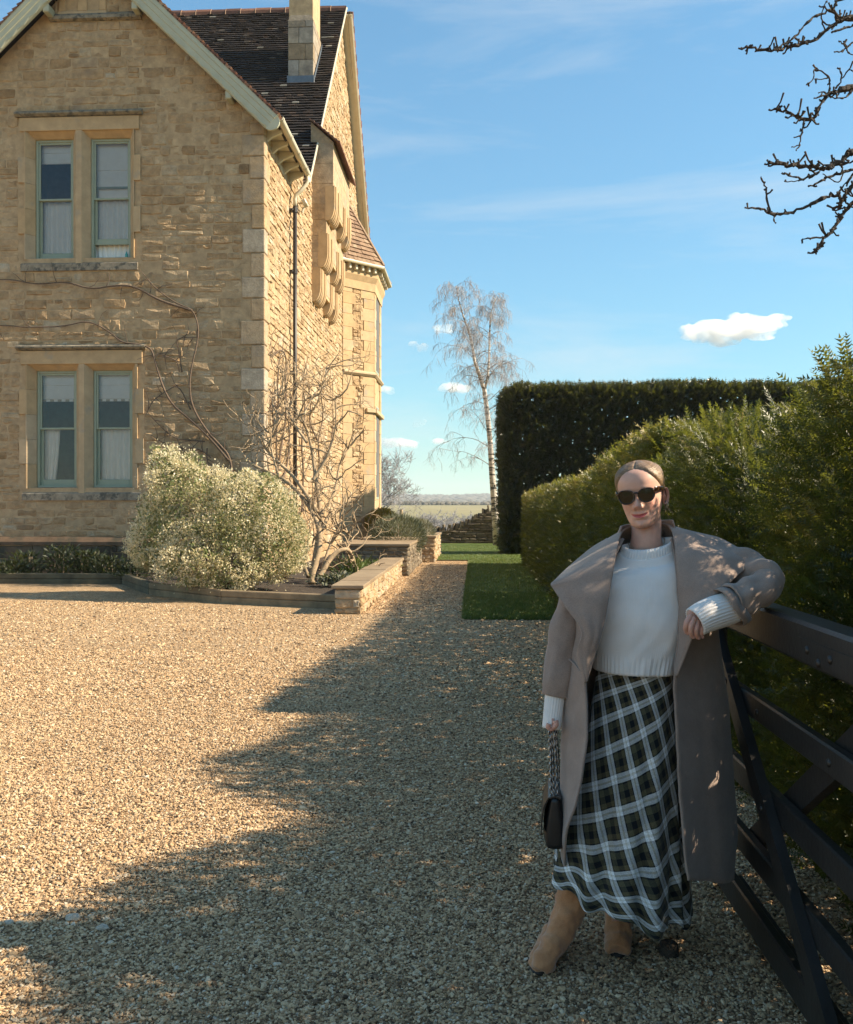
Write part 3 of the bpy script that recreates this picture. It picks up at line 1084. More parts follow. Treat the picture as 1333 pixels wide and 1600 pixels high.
for d, nm in ((WU, 'bedroom_interior'), (WL, 'parlour_interior')):
    surround(d)
    room(d, nm)
yc = YF + .40
g = sash(WU, WU.x0, WU.m0)
x0, x1, z0, z1, zm = g
blind(x0, x1, zm + (z1 - zm) * .64, z1, yc - .04, 'short white blind at the top of the upper left window light', 2)
curtain(x0 + .02, x1 + .02, z0 - .05, zm + .02, yc, 'white gathered half curtain in the lower half of the upper left window light', 8)
g = sash(WU, WU.m1, WU.x1, .30, 'sash window with its lower half raised a little')
x0, x1, z0, z1, zm = g
blind(x0, x1, zm + .02, z1, yc - .04, 'long white blind covering the top half of the upper right window light', 2)
curtain(x0 + .02, x1 + .02, z0 - .05, zm + .15, yc, 'white gathered half curtain behind the slightly raised upper right sash', 8)
mbx = thing('sill_bottle', 'small turquoise bottle on the sill of the raised upper right sash', 'bottle', (x1 - .17, YF + .345, z0 + .05))
mb = MB()
mb.loft([[Vector((x1 - .17 + r * math.cos(a * math.pi / 5), YF + .345 + r * math.sin(a * math.pi / 5), z0 + .05 + h)) for a in range(10)] for r, h in ((.02, 0), (.032, .01), (.034, .09), (.03, .115), (.012, .13), (.012, .16))], cap0=True, cap1=True)
mb.build('body', mat_simple('turquoise_glass', (0.10, 0.42, 0.38, 1), 0.2, .05), mbx, True)
g = sash(WL, WL.x0, WL.m0)
x0, x1, z0, z1, zm = g
blind(x0 + .04, x1, zm + (z1 - zm) * .52, z1, yc - .04, 'white blind with beige checked trim in the lower left window light', 2, True)
curtain(x0 + .02, x0 + .42, z0 - .05, zm + .04, yc, 'white curtain drawn to one side in the lower left window light', 4, (0, -.12))
g = sash(WL, WL.m1, WL.x1)
x0, x1, z0, z1, zm = g
blind(x0 + .04, x1, zm + (z1 - zm) * .52, z1, yc - .04, 'white blind with beige checked trim in the lower right window light', 2, True)
curtain(x0 + .03, x1 + .02, z0 - .05, zm + .04, yc + .02, 'full white curtain across the lower right window light', 7)

# ---- right-hand wall (faces +X): backing, joined rubble, gable of the cross wing
NX = Vector((1, 0, 0)); UYv = Vector((0, 1, 0))
YBAY0 = WX(535, 700, XW).y
mb = MB()
xb = XW - .012
YEND = 37.0
mb.add([(xb, YF, 0), (xb, YEND, 0), (xb, YEND, 10.6), (xb, YB1 + .6, 10.6), (xb, YBAPEX, ZAPEX - .15), (xb, YB0 - .6, 10.6), (xb, YF, EAVE_Z + .2)], [(0, 1, 2, 3, 4, 5, 6)])
side = mb.build('side_wall', M['mortar'], house)
def gab(v):
    if v < 10.4: return (YF, YEND)
    dz = (v - ZB0) / PITCHB
    return (YB0 + dz + .12, YB1 - dz - .12)
SIDE_Q = [(YF - .1, YF + .52, a[2], a[3]) if (k % 2) else (YF - .1, YF + .30, a[2], a[3]) for k, a in enumerate(QL)]
rects = layout(YF, YEND, [.95, EAVE_Z, 10.4, ZAPEX - .3], lambda v: .16, lambda v: .33, SIDE_Q + [(YBAY0, YEND, 0, 10.2)], rgs, 0.2, gab)
put_stones('stone', 'side_stonework', side, rects, (Vector((XW - .012, 0, 0)), UYv, UZ, NX), M['stone'], rgs, 0, (0.004, 0.032), rough=1.3, tint=lambda r, g: float(np.clip(g.normal(.62, .2), 0, 1)))
pr = layout(YF, YBAY0, [0, .93], lambda v: .26, lambda v: .6, [], rgs, .1)
put_stones('plinth_stone', 'side_plinth', side, pr, (Vector((XW + .09, 0, 0)), UYv, UZ, NX), M['stone'], rgs, 0, (0.005, 0.03), back=.1)

# ---- canted bay
BD = .98
bay_pts = [(XW, YBAY0), (XW + BD, YBAY0 + BD), (XW + BD, YBAY0 + BD + 2.3), (XW, YBAY0 + 2 * BD + 2.3)]
BZ1 = WX(560, 428, XW + .4).z       # wall top of the bay
def face_frame(p, q):
    U = Vector((q[0] - p[0], q[1] - p[1], 0)); L = U.length; U.normalize()
    return Vector((p[0], p[1], 0)), U, UZ, U.cross(UZ), L
bays = [face_frame(bay_pts[i], bay_pts[i + 1]) for i in range(3)]
Z_S1 = WY(560, 582, YBAY0 + .4).z; Z_S2 = WY(582, 642, YBAY0 + .9).z; Z_PL = WY(560, 826, YBAY0 + .4).z; Z_CN = WY(560, 440, YBAY0 + .4).z
mb = MB()
for (O, U, V, N, L) in bays:
    a, b = O, O + U * L
    mb.add([a, b, b + UZ * BZ1, a + UZ * BZ1], [(0, 1, 2, 3)])
bayw = mb.build('bay_wall', M['mortar'], house)
for bi, (O, U, V, N, L) in enumerate(bays):
    wl = L * (0.30 if bi != 1 else 0.2); wr = L * (.34 if bi != 1 else .2)
    # dressed ashlar margins toothed into rubble panel
    for sgn in (0, 1):
        z = 0.0
        k = 0
        while z < BZ1 - .12:
            h = rgs.uniform(.34, .46)
            if z + h > BZ1 - .2: h = BZ1 - .03 - z
            for zb_ in (Z_S1, Z_S2):
                pass
            ww = (wl if sgn == 0 else wr) + (.14 if k % 2 else 0)
            u0, u1 = (0.0, ww) if sgn == 0 else (L - ww, L)
            m1 = MB()
            Mx = Matrix.Translation(O) @ Matrix((U, V, N)).transposed().to_4x4()
            m1.bbox((u0 + .003, z + .003, -.04), (u1 - .003, z + h - .003, .03), .006, M=Mx, tint=float(np.clip(rgs.normal(.45, .16), 0, 1)))
            if bi == 0 or (bi == 1): m1.build('ashlar_block', M['ashlar'], bayw)
            z += h; k += 1
    if bi == 1:      # two tall windows in the front face
        for (za, zb_) in ((1.9, 5.3), (6.5, BZ1 - .5)):
            m1 = MB()
            Mx = Matrix.Translation(O) @ Matrix((U, V, N)).transposed().to_4x4()
            m1.box((L * .28, za, -.02), (L * .72, zb_, .012), M=Mx)
            m1.build('bay_window', M['sage_dark'], house)
            for q in range(2):
                m1 = MB()
                m1.box((L * (.30 + .21 * q), za + .08, .004), (L * (.30 + .21 * q) + L * .18, zb_ - .08, .016), M=Mx)
                m1.build('bay_pane', M['room'], house)
    else:
        rects = layout(wl + .02, L - wr - .02, [0, Z_PL, Z_S1 - .1, Z_S1 + .1, BZ1 - .3], lambda v: .2, lambda v: .26, [], rgs, .15)
        put_stones('rubble_stone', 'bay_rubble', bayw, rects, (O, U, V, N), M['stone'], rgs, 60 if bi == 0 else 0, (0.01, 0.045), rough=2.2)
# plinth, string courses and cornice run round the bay
def bay_band(name, z0, z1, proud, prof, mat, tint=.5):
    mb = MB()
    offs = []
    for i in range(4):
        if i == 0: n = bays[0][3]
        elif i == 3: n = bays[2][3]
        else: n = (bays[i - 1][3] + bays[i][3]); n = n / n.dot(bays[i][3])
        offs.append(n)
    rings = []
    for i in range(4):
        p = Vector((*bay_pts[i], 0))
        rings.append([p + offs[i] * (proud * a - .03 * (a == 0)) + UZ * (z0 + (z1 - z0) * b) for a, b in prof])
    mb.loft(rings, True, tint=tint, flip=True)
    return mb.build(name, mat, house)
bay_band('bay_plinth', -.1, Z_PL, .10, [(0, 0), (1, 0), (1, .9), (.3, 1.0), (0, 1.0)], M['ashlar'], .3)
bay_band('bay_string_course', Z_S1 - .09, Z_S1 + .13, .12, [(0, 0), (.5, 0), (1, .3), (1, .5), (0, 1)], M['ashlar'], .75)
m1 = MB()
O, U, V, N, L = bays[1]
Mx = Matrix.Translation(O) @ Matrix((U, V, N)).transposed().to_4x4()
m1.bbox((-.06, Z_S2 - .08, -.02), (L + .06, Z_S2 + .08, .13), .02, M=Mx, tint=.7)
O, U, V, N, L = bays[0]
Mx = Matrix.Translation(O) @ Matrix((U, V, N)).transposed().to_4x4()
m1.bbox((L * .72, Z_S2 - .08, -.02), (L + .03, Z_S2 + .08, .11), .02, M=Mx, tint=.7)
m1.build('bay_drip_mould', M['ashlar'], house)
bay_band('bay_cornice', Z_CN - .25, BZ1 + .05, .16, [(0, 0), (.35, .0), (.45, .35), (1, .6), (1, 1), (0, 1)], M['ashlar'], .5)
# bay roof of clay tiles
EVZ = BZ1 + .12
OV = .36
def off_pts(off):
    res = []
    for i in range(4):
        if i == 0: n = bays[0][3] / max(.3, bays[0][3].dot(Vector((0, -1, 0)).lerp(bays[0][3], .999)))
        elif i == 3: n = bays[2][3]
        else: n = (bays[i - 1][3] + bays[i][3]); n = n / n.dot(bays[i][3])
        res.append(Vector((*bay_pts[i], 0)) + n * off)
    return res
ev = off_pts(OV)
ev[0].x = XW; ev[0].y = YBAY0 - OV * 1.41; ev[3].x = XW; ev[3].y = bay_pts[3][1] + OV * 1.41
apx = [Vector((XW, YBAY0 + .75, WX(541, 318, XW).z)), Vector((XW + .02, YBAY0 + 1.1, WX(541, 318, XW).z + .02)), Vector((XW + .02, YBAY0 + BD * 2 + 1.2, WX(541, 318, XW).z + .02)), Vector((XW, YBAY0 + BD * 2 + 1.5, WX(541, 318, XW).z))]
def tile_slope(mb, e0, e1, r0, r1, gauge, tw, rg, th=.028, lift=.03, tint=lambda g: float(np.clip(g.normal(.45, .22), 0, 1))):
    """Courses of small tiles between eave e0-e1 and ridge r0-r1."""
    e0, e1, r0, r1 = map(Vector, (e0, e1, r0, r1))
    sl = ((r0 + r1) / 2 - (e0 + e1) / 2).length
    nn = (e1 - e0).cross((r0 + r1) / 2 - (e0 + e1) / 2).normalized()
    n = max(2, int(sl / gauge))
    for k in range(n):
        f0, f1 = k / n, min(1, (k + 1.25) / n)
        a0, b0 = e0.lerp(r0, f0), e1.lerp(r1, f0)
        a1, b1 = e0.lerp(r0, f1), e1.lerp(r1, f1)
        L = (b0 - a0).length
        m = max(1, int(L / tw))
        ofs = (.5 if k % 2 else 0)
        for i in range(m + 1):
            s0, s1 = max(0, (i - ofs) / m), min(1, (i + 1 - ofs) / m)
            if s1 - s0 < .1 / m: continue
            dl = rg.normal(0, .006)
            p0, p1, p2, p3 = a0.lerp(b0, s0 + .02 / m), a0.lerp(b0, s1 - .02 / m), a1.lerp(b1, s1 - .02 / m), a1.lerp(b1, s0 + .02 / m)
            up = nn * (lift + th + dl + rg.normal(0, .003)); up2 = nn * (.012 + dl * .3)
            lo = nn * (lift + dl - .004)
            mb.add([p0 + up, p1 + up, p2 + up2, p3 + up2, p0 + lo, p1 + lo], [(0, 1, 2, 3), (4, 5, 1, 0), (0, 3, 4), (1, 5, 2)], tint=tint(rg))
mb = MB()
for i in range(3):
    a, b, c, d_ = ev[i] + UZ * EVZ, ev[i + 1] + UZ * EVZ, apx[i], apx[i + 1]
    mb.add([a, b, d_, c], [(0, 1, 2, 3)], tint=.1)
    tile_slope(mb, a, b, c, d_, .17, .18, rgs)
tag(mb.build('bay_roof', M['tile_bay'], house), kind='stuff')
mb = MB()
for i in (1, 2):
    mb.tube([ev[i] + UZ * (EVZ + .05), apx[i] + UZ * .04], .07, 6, tint=.7)
mb.build('bay_hip_tile', M['tile_bay'], house)
for i in range(3):
    m1 = MB(); a, b = ev[i] + UZ * (EVZ - .02), ev[i + 1] + UZ * (EVZ - .02)
    m1.tube([a, b], .065, 8); m1.build('bay_gutter', M['cream'], house)
    O, U, V, N, L = bays[i]
    n = 5
    for k in range(n):
        Mx = Matrix.Translation(O) @ Matrix((U, V, N)).transposed().to_4x4()
        u = L * (k + .5) / n
        m1 = MB(); m1.bbox((u - .045, EVZ - .25, .0), (u + .045, EVZ - .04, OV - .07), .01, M=Mx); m1.build('rafter_foot', M['cream'], house)
mb = MB()
mb.add([p + UZ * (EVZ - .035) for p in ev] + [Vector((*p, EVZ - .035)) for p in bay_pts], [(0, 4, 5, 1), (1, 5, 6, 2), (2, 6, 7, 3)])
mb.build('bay_soffit', M['cream'], house)

# ---- corbelled chimney breast on the gable
CY0 = WX(487, 330, XW).y
CPX = WY(521, 330, CY0).x
CY1 = WX(546, 330, CPX).y
PRJ = CPX - XW
zt0 = WY(505, 190, CY0).z; ztR = WY(521, 222, CY0).z
zs1 = WY(523, 318, CY0).z; zs2 = WY(512, 392, CY0).z; zs3 = WY(498, 445, CY0).z
def proj(z): return PRJ * .36 if z < zs2 else PRJ * .68 if z < zs1 else PRJ
z = zs3
stops = [zs2, zs1, zt0]
mb = MB()
mb.box((XW - .02, CY0 + .03, zs3), (XW + PRJ * .3, CY1 - .03, ztR - .1))
breast = mb.build('chimney_breast', M['mortar'], house)
for z0_, z1_ in zip((zs3, zs2, zs1), (zs2, zs1, ztR - .02)):
    n = max(1, round((z1_ - z0_) / .5))
    for k in range(n):
        a, b = z0_ + (z1_ - z0_) * k / n, z0_ + (z1_ - z0_) * (k + 1) / n
        p_ = proj((a + b) / 2)
        cuts = [CY0, CY0 + (CY1 - CY0) * (.38 if k % 2 else .55), CY1]
        for y0_, y1_ in zip(cuts[:-1], cuts[1:]):
            m1 = MB(); m1.bbox((XW - .02, y0_ + .002, a + .002), (XW + p_, y1_ - .002, b - .002), .006, tint=float(np.clip(rgs.normal(.5, .16), 0, 1)))
            m1.build('breast_stone', M['quoin'], breast)
m1 = MB()
m1.prism([(XW - .02, CY0, ztR - .02), (XW + PRJ, CY0, ztR - .02), (XW + PRJ, CY0, ztR), (XW - .02, CY0, zt0)], (0, CY1 - CY0, 0), tint=.5)
m1.build('breast_gable', M['quoin'], breast)
for z, p0, p1 in ((zs3, 0, PRJ * .36), (zs2, PRJ * .36, PRJ * .68), (zs1, PRJ * .68, PRJ)):
    dp_ = p1 - p0
    hh = .46
    for y0_, y1_ in ((CY0 - .006, CY0 + .42), (CY0 + .50, CY0 + .92), (CY1 - 1.4, CY1 - .98), (CY1 - .45, CY1 + .006)):
        prof = [(XW + p0 - .03, z + .5), (XW + p1 + .035, z + .5)]
        for q in range(9):
            a = q / 8 * math.pi * .5
            prof.append((XW + p0 + (dp_ + .035) * (.18 + .82 * math.cos(a)), z - hh * math.sin(a)))
        prof.append((XW + p0 - .03, z - hh))
        m1 = MB()
        m1.prism([(x, y0_, zz) for x, zz in prof][::-1], (0, y1_ - y0_, 0), tint=.5)
        for f_ in (.3, .7):
            yy = y0_ + (y1_ - y0_) * f_
            m1.tube([(x + .012, yy, zz) for x, zz in prof[1:-1]], .035, 6, tint=.55)
        m1.build('scroll_corbel', M['ashlar'], breast)
    m1 = MB()
    m1.bbox((XW + p0 - .03, CY0 + .01, z - .10), (XW + p1 - .01, CY1 - .01, z + .01), .01, tint=.5)
    m1.build('corbel_course', M['ashlar'], breast)
# coping tiles over the breast
n = 8
a0, a1 = Vector((XW - .05, 0, zt0 + .03)), Vector((XW + PRJ + .2, 0, ztR - .09))
for k in range(n):
    f0, f1 = k / n, (k + 1.3) / n
    p, q = a0.lerp(a1, f0), a0.lerp(a1, min(1, f1))
    m1 = MB()
    dz = .05
    m1.prism([(p.x, CY0 - .10, p.z + .0), (q.x, CY0 - .10, q.z + .03), (q.x, CY0 - .10, q.z + .03 + dz), (p.x, CY0 - .10, p.z + dz * .7)][::-1], (0, CY1 - CY0 + .2, 0), tint=float(rgs.uniform(.1, .7)))
    m1.build('coping_tile', M['tile_red'], house)

# ---- roofs
XRIDGE_L = -16.0
OVX = XW + .16
mb = MB()
e0, e1 = Vector((XRIDGE_L, YB0 - .95, ZB0 - .95 * PITCHB)), Vector((OVX, YB0 - .95, ZB0 - .95 * PITCHB))
r0, r1 = Vector((XRIDGE_L, YBAPEX, ZAPEX)), Vector((OVX, YBAPEX, ZAPEX))
mb.add([e0, e1, r1, r0], [(0, 1, 2, 3)], tint=.2)
mb.add([r0, r1, Vector((OVX, YB1 + .9, ZB0 - .9 * PITCHB)), Vector((XRIDGE_L, YB1 + .9, ZB0 - .9 * PITCHB))], [(0, 1, 2, 3)], tint=.3)
mb.build('cross_roof', M['tile'], house)
mb = MB()
tile_slope(mb, Vector((-10.5, e0.y, e0.z)), e1, Vector((-10.5, r0.y, r0.z)), r1, .155, .2, rgs, th=.035, lift=.035, tint=lambda g: 1.0 if g.random() < .012 else float(np.clip(g.normal(.4, .22), 0, .93)))
tag(mb.build('roof_tiles', M['tile'], house), kind='stuff')
x = OVX
k = 0
while x > -12:
    m1 = MB()
    L_ = .52
    ring = [(-.2, -.2), (-.19, -.06), (-.1, .06), (0, .1), (.1, .06), (.19, -.06), (.2, -.2)]
    o_ = .012 * (k % 2)
    m1.loft([[Vector((x, YBAPEX + a * (1 + o_), ZAPEX + b + o_)) for a, b in ring], [Vector((x - L_ + .012, YBAPEX + a * (1 + o_), ZAPEX + b + o_)) for a, b in ring]], False, tint=float(rgs.choice([.05, .1, .45, .55, .6])))
    m1.tube([Vector((x - L_ + .006, YBAPEX + a * 1.02, ZAPEX + b + .006)) for a, b in ring], .012, 4, tint=.98)
    m1.build('ridge_tile', M['tile_red'], house)
    x -= L_; k += 1
# mortared near verge, cream far verge board with a row of tile ends beyond it
m1 = MB()
m1.tube([e1 + Vector((.01, 0, .03)), r1 + Vector((.01, 0, .03))], .035, 6)
m1.build('verge_mortar', M['cream'], house)
z0_ = ZB0 - .6 * PITCHB
for k_, (dx, dz0, dz1, nm_, mt_) in enumerate(((.14, -.02, -.62, 'verge_board', 'cream'),)):
    a, b = Vector((XW + .30, YB1 + .6, z0_)), Vector((XW + .30, YBAPEX + .05, ZAPEX - .05))
    m1 = MB()
    dn = Vector((0, 0, -.24))
    m1.add([a, b, b + dn, a + dn, a + Vector((-.07, 0, 0)), b + Vector((-.07, 0, 0)), b + dn + Vector((-.07, 0, 0)), a + dn + Vector((-.07, 0, 0))], [(3, 2, 1, 0), (4, 5, 6, 7), (7, 6, 2, 3), (1, 5, 4, 0)])
    m1.tube([a + dn * .45 + Vector((.02, 0, 0)), b + dn * .45 + Vector((.02, 0, 0))], .045, 6)
    m1.tube([a + dn * .95 + Vector((.02, 0, 0)), b + dn * .95 + Vector((.02, 0, 0))], .03, 6)
    m1.build('verge_board', M['cream'], house)
    mb = MB()
    nt_ = 46
    up_ = Vector((0, .22, .14))
    for q in range(nt_):
        p, r_ = a.lerp(b, q / nt_), a.lerp(b, (q + .94) / nt_)
        t_ = float(np.clip(rgs.normal(.35, .25), 0, 1))
        o1 = Vector((.05 + .02 * (q % 2), 0, -.02)); o2 = Vector((-.35, 0, -.02))
        mb.add([p + o1, r_ + o1, r_ + o1 + up_, p + o1 + up_, p + o2, r_ + o2, r_ + o2 + up_, p + o2 + up_], [(3, 2, 1, 0), (2, 3, 7, 6), (0, 1, 5, 4), (1, 2, 6, 5), (0, 4, 7, 3)], tint=t_)
    tag(mb.build('verge_tiles', M['tile_red'], house), kind='stuff')
    m1 = MB()
    s_ = Vector((0, 0, -.10)); wx_ = Vector((-.32, 0, 0)); th_ = Vector((0, -.03, -.03))
    m1.add([a + s_, b + s_, b + s_ + wx_, a + s_ + wx_, a + s_ + th_, b + s_ + th_, b + s_ + wx_ + th_, a + s_ + wx_ + th_], [(4, 5, 6, 7), (0, 3, 2, 1), (0, 1, 5, 4), (2, 3, 7, 6)])
    for f_ in (.12, .9):
        m1.tube([a.lerp(b, f_ - .1) + s_ + th_ + wx_ * .4, a.lerp(b, min(1, f_ + .3)) + s_ + th_ + wx_ * .4], .03, 6)
    m1.build('verge_soffit', M['cream'], house)
# front wing roof slabs with overhanging verge
OVF = .34
for sg in (1, -1):
    xe = (XC + .38) if sg > 0 else (XL - .38)
    ze = EAVE_Z - .38 * PITCH + .30
    za_ = ze + abs(xe - XA) * PITCH
    yv, yb = YF - OVF, 27.5
    mb = MB()
    nn = Vector((sg * math.sin(math.radians(44)), 0, math.cos(math.radians(44))))
    a, b = Vector((xe, yv, ze)), Vector((XA, yv, za_))
    yb1 = WX(482, 262, XC + .43).y - .02
    back0, back1 = Vector((0, yb1 - yv, 0)), Vector((0, YB0 + (za_ - ZB0) / PITCHB - yv, 0))
    mb.add([a, a + back0, b + back1, b, a - nn * .1, a + back0 - nn * .1, b + back1 - nn * .1, b - nn * .1], [(0, 1, 2, 3) if sg > 0 else (3, 2, 1, 0), (4, 7, 6, 5), (0, 3, 7, 4), (0, 4, 5, 1)], tint=.3)
    mb.build('front_roof', M['tile'], house)
    mb = MB()
    nt_ = 40
    for q in range(nt_):
        p, r_ = a.lerp(b, q / nt_), a.lerp(b, min(1, (q + 1.2) / nt_))
        p2, r2 = p + nn * .075, r_ + nn * .02
        t_ = float(np.clip(rgs.normal(.5, .22), 0, 1))
        fw = Vector((0, -.06, 0)); bk = Vector((0, .5, 0))
        mb.add([p + fw, r_ + fw, r2 + fw, p2 + fw, p + bk, r_ + bk, r2 + bk, p2 + bk], [(0, 3, 2, 1), (3, 7, 6, 2), (0, 4, 7, 3)] if sg < 0 else [(0, 1, 2, 3), (3, 2, 6, 7), (0, 3, 7, 4)], tint=t_)
    tag(mb.build('verge_tiles', M['tile_red'], house), kind='stuff')
    # moulded bargeboard following the slope
    prof = [(0.0, -.03), (-.05, -.03), (-.05, .09), (-.035, .10), (-.035, .20), (-.02, .215), (-.02, .33), (.015, .36), (.04, .36), (.04, -.03)]
    dn = -nn
    mb = MB()
    rings = []
    for p, sc_ in ((a + (b - a) * -.0, 1.0), (b, 1.0)):
        rings.append([p + Vector((0, y_ - .0, 0)) + dn * d_ for y_, d_ in prof])
    mb.loft(rings, True, cap0=True, cap1=True, flip=(sg < 0))
    # rounded foot
    ft = []
    fo = a + dn * .18
    for q in range(13):
        an = q / 12 * math.pi
        ft.append(fo + (a - b).normalized() * (.17 * math.sin(an)) - dn * (.18 * math.cos(an)) + Vector((0, -.03, 0)))
    mb.prism(ft if sg > 0 else ft[::-1], (0, .06, 0))
    # shallow carved scallops on the lower band
    for q in range(16):
        c = a.lerp(b, (q + .5) / 16) + dn * .335 + Vector((0, -.012, 0))
        t2 = (b - a).normalized()
        mb.tube([c - t2 * .22 - dn * .05, c - t2 * .1 - dn * .015, c, c + t2 * .1 - dn * .015, c + t2 * .22 - dn * .05], .016, 5)
    mb.build('bargeboard', M['sage'], house)
    m1 = MB()
    m1.add([a + dn * .1 + Vector((0, .05, 0)), b + dn * .1 + Vector((0, .05, 0)), b + dn * .1 + Vector((0, OVF, 0)), a + dn * .1 + Vector((0, OVF, 0))], [(0, 1, 2, 3) if sg < 0 else (3, 2, 1, 0)])
    m1.build('verge_soffit', M['cream'], house)
    # purlin end brackets under the bargeboard
    for f in (.2, .70):
        c = a.lerp(b, f) + dn * .36
        m1 = MB(); m1.bbox((c.x - .07, YF - OVF + .02, c.z - .12), (c.x + .07, YF - .01, c.z + .06), .02); m1.build('purlin_end', M['sage'], house)

# ---- eaves, gutter and downpipe of the right-hand wall
xe = XC + .38
ze = EAVE_Z - .38 * PITCH + .30
GX = xe + .05
GY0, GY1 = YF - OVF - .02, WX(482, 262, GX).y
def gutter():
    mb = MB()
    n = 9
    prof = [(.075 * math.cos(math.pi + math.pi * i / (n - 1)), .085 * math.sin(math.pi + math.pi * i / (n - 1))) for i in range(n)]
    prof2 = [(a * .88, b * .88) for a, b in prof][::-1]
    ring = prof + prof2
    gz = ze - .02
    mb.loft([[Vector((GX + a, y, gz + b)) for a, b in ring] for y in (GY0, GY1)], True, cap0=True, cap1=True)
    g_ = mb.build('gutter', M['cream'], house, False)
    y = GY0 + .05
    while y < GY1 + .1:
        m1 = MB()
        m1.loft([[Vector((GX + a * 1.15, yy, gz + b * 1.12)) for a, b in prof] for yy in (y, y + .07)], False)
        m1.build('gutter_bracket', M['cream'], g_)
        y += .9
    return gz
gz = gutter()
mb = MB()
mb.add([(XC + .0, YF - .1, ze - .04), (xe, YF - .1, ze - .04), (xe, GY1 - .1, ze - .04), (XC + .0, GY1 - .1, ze - .04)], [(0, 1, 2, 3)])
mb.build('eaves_soffit', M['cream'], house)
y = YF + .2
while y < GY1 - .25:
    m1 = MB()
    m1.prism([(XC - .01, y, ze - .32), (XC - .01, y, ze - .05), (xe - .03, y, ze - .05), (xe - .03, y, ze - .12), (XC + .12, y, ze - .22)][::-1], (0, .09, 0))
    m1.build('rafter_foot', M['cream'], house)
    y += .62
m1 = MB()
px_ = XC + .13
py_ = WX(461, 400, px_).y
m1.tube([(GX, GY1 - .1, gz - .06), (GX, GY1 - .1, gz - .2), (GX - .03, GY1 - .1, gz - .27), (px_ + .12, py_, gz - .5), (px_ + .02, py_, gz - .57), (px_, py_, gz - .68), (px_, py_, gz - .85)], .05, 10)
m1.build('swan_neck', M['cream'], house, True)
m1 = MB()
m1.tube([(px_, py_, gz - .83), (px_, py_, 0.1)], .05, 10)
dpipe = m1.build('downpipe', M['iron'], house, True)
for z in (gz - .95, 7.4, 4.9, 2.4):
    m1 = MB()
    m1.tube([(px_, py_, z - .06), (px_, py_, z + .06)], .064, 10)
    m1.bbox((XC - .0, py_ - .09, z - .03), (px_ - .03, py_ + .09, z + .03), .01)
    m1.build('pipe_collar', M['iron'], dpipe)
# small floodlight below the swan neck
c = WX(474, 318, XC + .14)
m1 = MB()
m1.bbox((c.x - .02, c.y - .13, c.z - .09), (c.x + .1, c.y + .13, c.z + .07), .02, M=Matrix.Translation(c) @ Matrix.Rotation(math.radians(-25), 4, 'Y') @ Matrix.Translation(-c))
m1.tube([(XC, c.y, c.z + .02), (c.x, c.y, c.z)], .025, 6)
m1.tube([(c.x, c.y + .05, c.z - .08), (c.x - .04, c.y + .05, c.z - .22)], .035, 8)
m1.build('security_light', M['cream'], house)

# ---- chimney stack on the cross roof
def roof_z(y): return ZB0 + (y - YB0) * PITCHB
p0 = WY(450, 120, 27.2); p1 = WY(490, 120, 27.2)
sx0, sx1, sy0, sy1 = p0.x, p1.x, 27.2, 28.55
zb = roof_z(27.2)
stack = None
mb = MB()
mb.box((sx0 + .03, sy0 + .03, zb - .5), (sx1 - .03, sy1 - .03, 18.2))
stack = mb.build('chimney', M['mortar'], house)
z = zb + .02
k = 0
zsh = WY(470, 32, 27.2).z
m1 = MB()
m1.bbox((sx0 - .03, sy0 - .025, zb - .12), (sx1 + .03, sy0 + .05, zb + .26), .01)
m1.prism([(sx1 + .0, sy0 - .02, zb - .1), (sx1 + .03, sy0 - .02, zb + .26), (sx1 + .03, sy1, roof_z(sy1) + .25), (sx1 + .0, sy1, roof_z(sy1) - .1)], (.012, 0, 0))
m1.build('lead_flashing', M['lead'], stack)
z = zb + .27
while z < zsh:
    h = rgs.uniform(.38, .5)
    h = min(h, zsh - z + .01)
    cut = sx0 + (sx1 - sx0) * (.42 + .25 * (k % 2))
    for a, b in ((sx0, cut), (cut, sx1)):
        m1 = MB(); m1.bbox((a + .004, sy0, z + .004), (b - .004, sy0 + .3, z + h - .004), .012, tint=float(rgs.uniform(0, 1))); m1.build('chimney_stone', M['stack'], stack)
    for q in range(3):
        a, b = sy0 + .31 + (sy1 - sy0 - .31) * q / 3, sy0 + .31 + (sy1 - sy0 - .31) * (q + 1) / 3
        m1 = MB(); m1.bbox((sx1 - .2, a + .004, z + .004), (sx1 + .0, b - .004, z + h - .004), .012, tint=float(rgs.uniform(.3, .8))); m1.build('chimney_stone', M['stack'], stack)
    z += h; k += 1
# shoulders and narrower shaft
mb = MB()
i0 = .17
mb.loft([[Vector((x_, y_, z_)) for x_, y_ in ((sx0 + d_, sy0 + d_ * .4), (sx1 - d_, sy0 + d_ * .4), (sx1 - d_, sy1 - d_ * .4), (sx0 + d_, sy1 - d_ * .4))] for z_, d_ in ((zsh, 0), (zsh + .42, i0), (zsh + 2.2, i0), (zsh + 2.2, i0 - .1), (zsh + 2.4, i0 - .12))], True, cap1=True, tint=.55)
mb.build('chimney_shaft', M['stack'], stack)
for q in range(3):
    m1 = MB(); m1.tube([(((sx0 + sx1) / 2), sy0 + .25 + q * .4, zsh + 2.4), (((sx0 + sx1) / 2), sy0 + .25 + q * .4, zsh + 2.8)], [.14, .11], 10, tint=.5); m1.build('chimney_pot', M['tile_red'], stack)
# back mass of the house so that it is closed from other sides
mb = MB()
mb.box((XL, YF + 3, 0), (XW - .03, YEND, 9.6))
mb.build('inner_mass', M['mortar'], house)
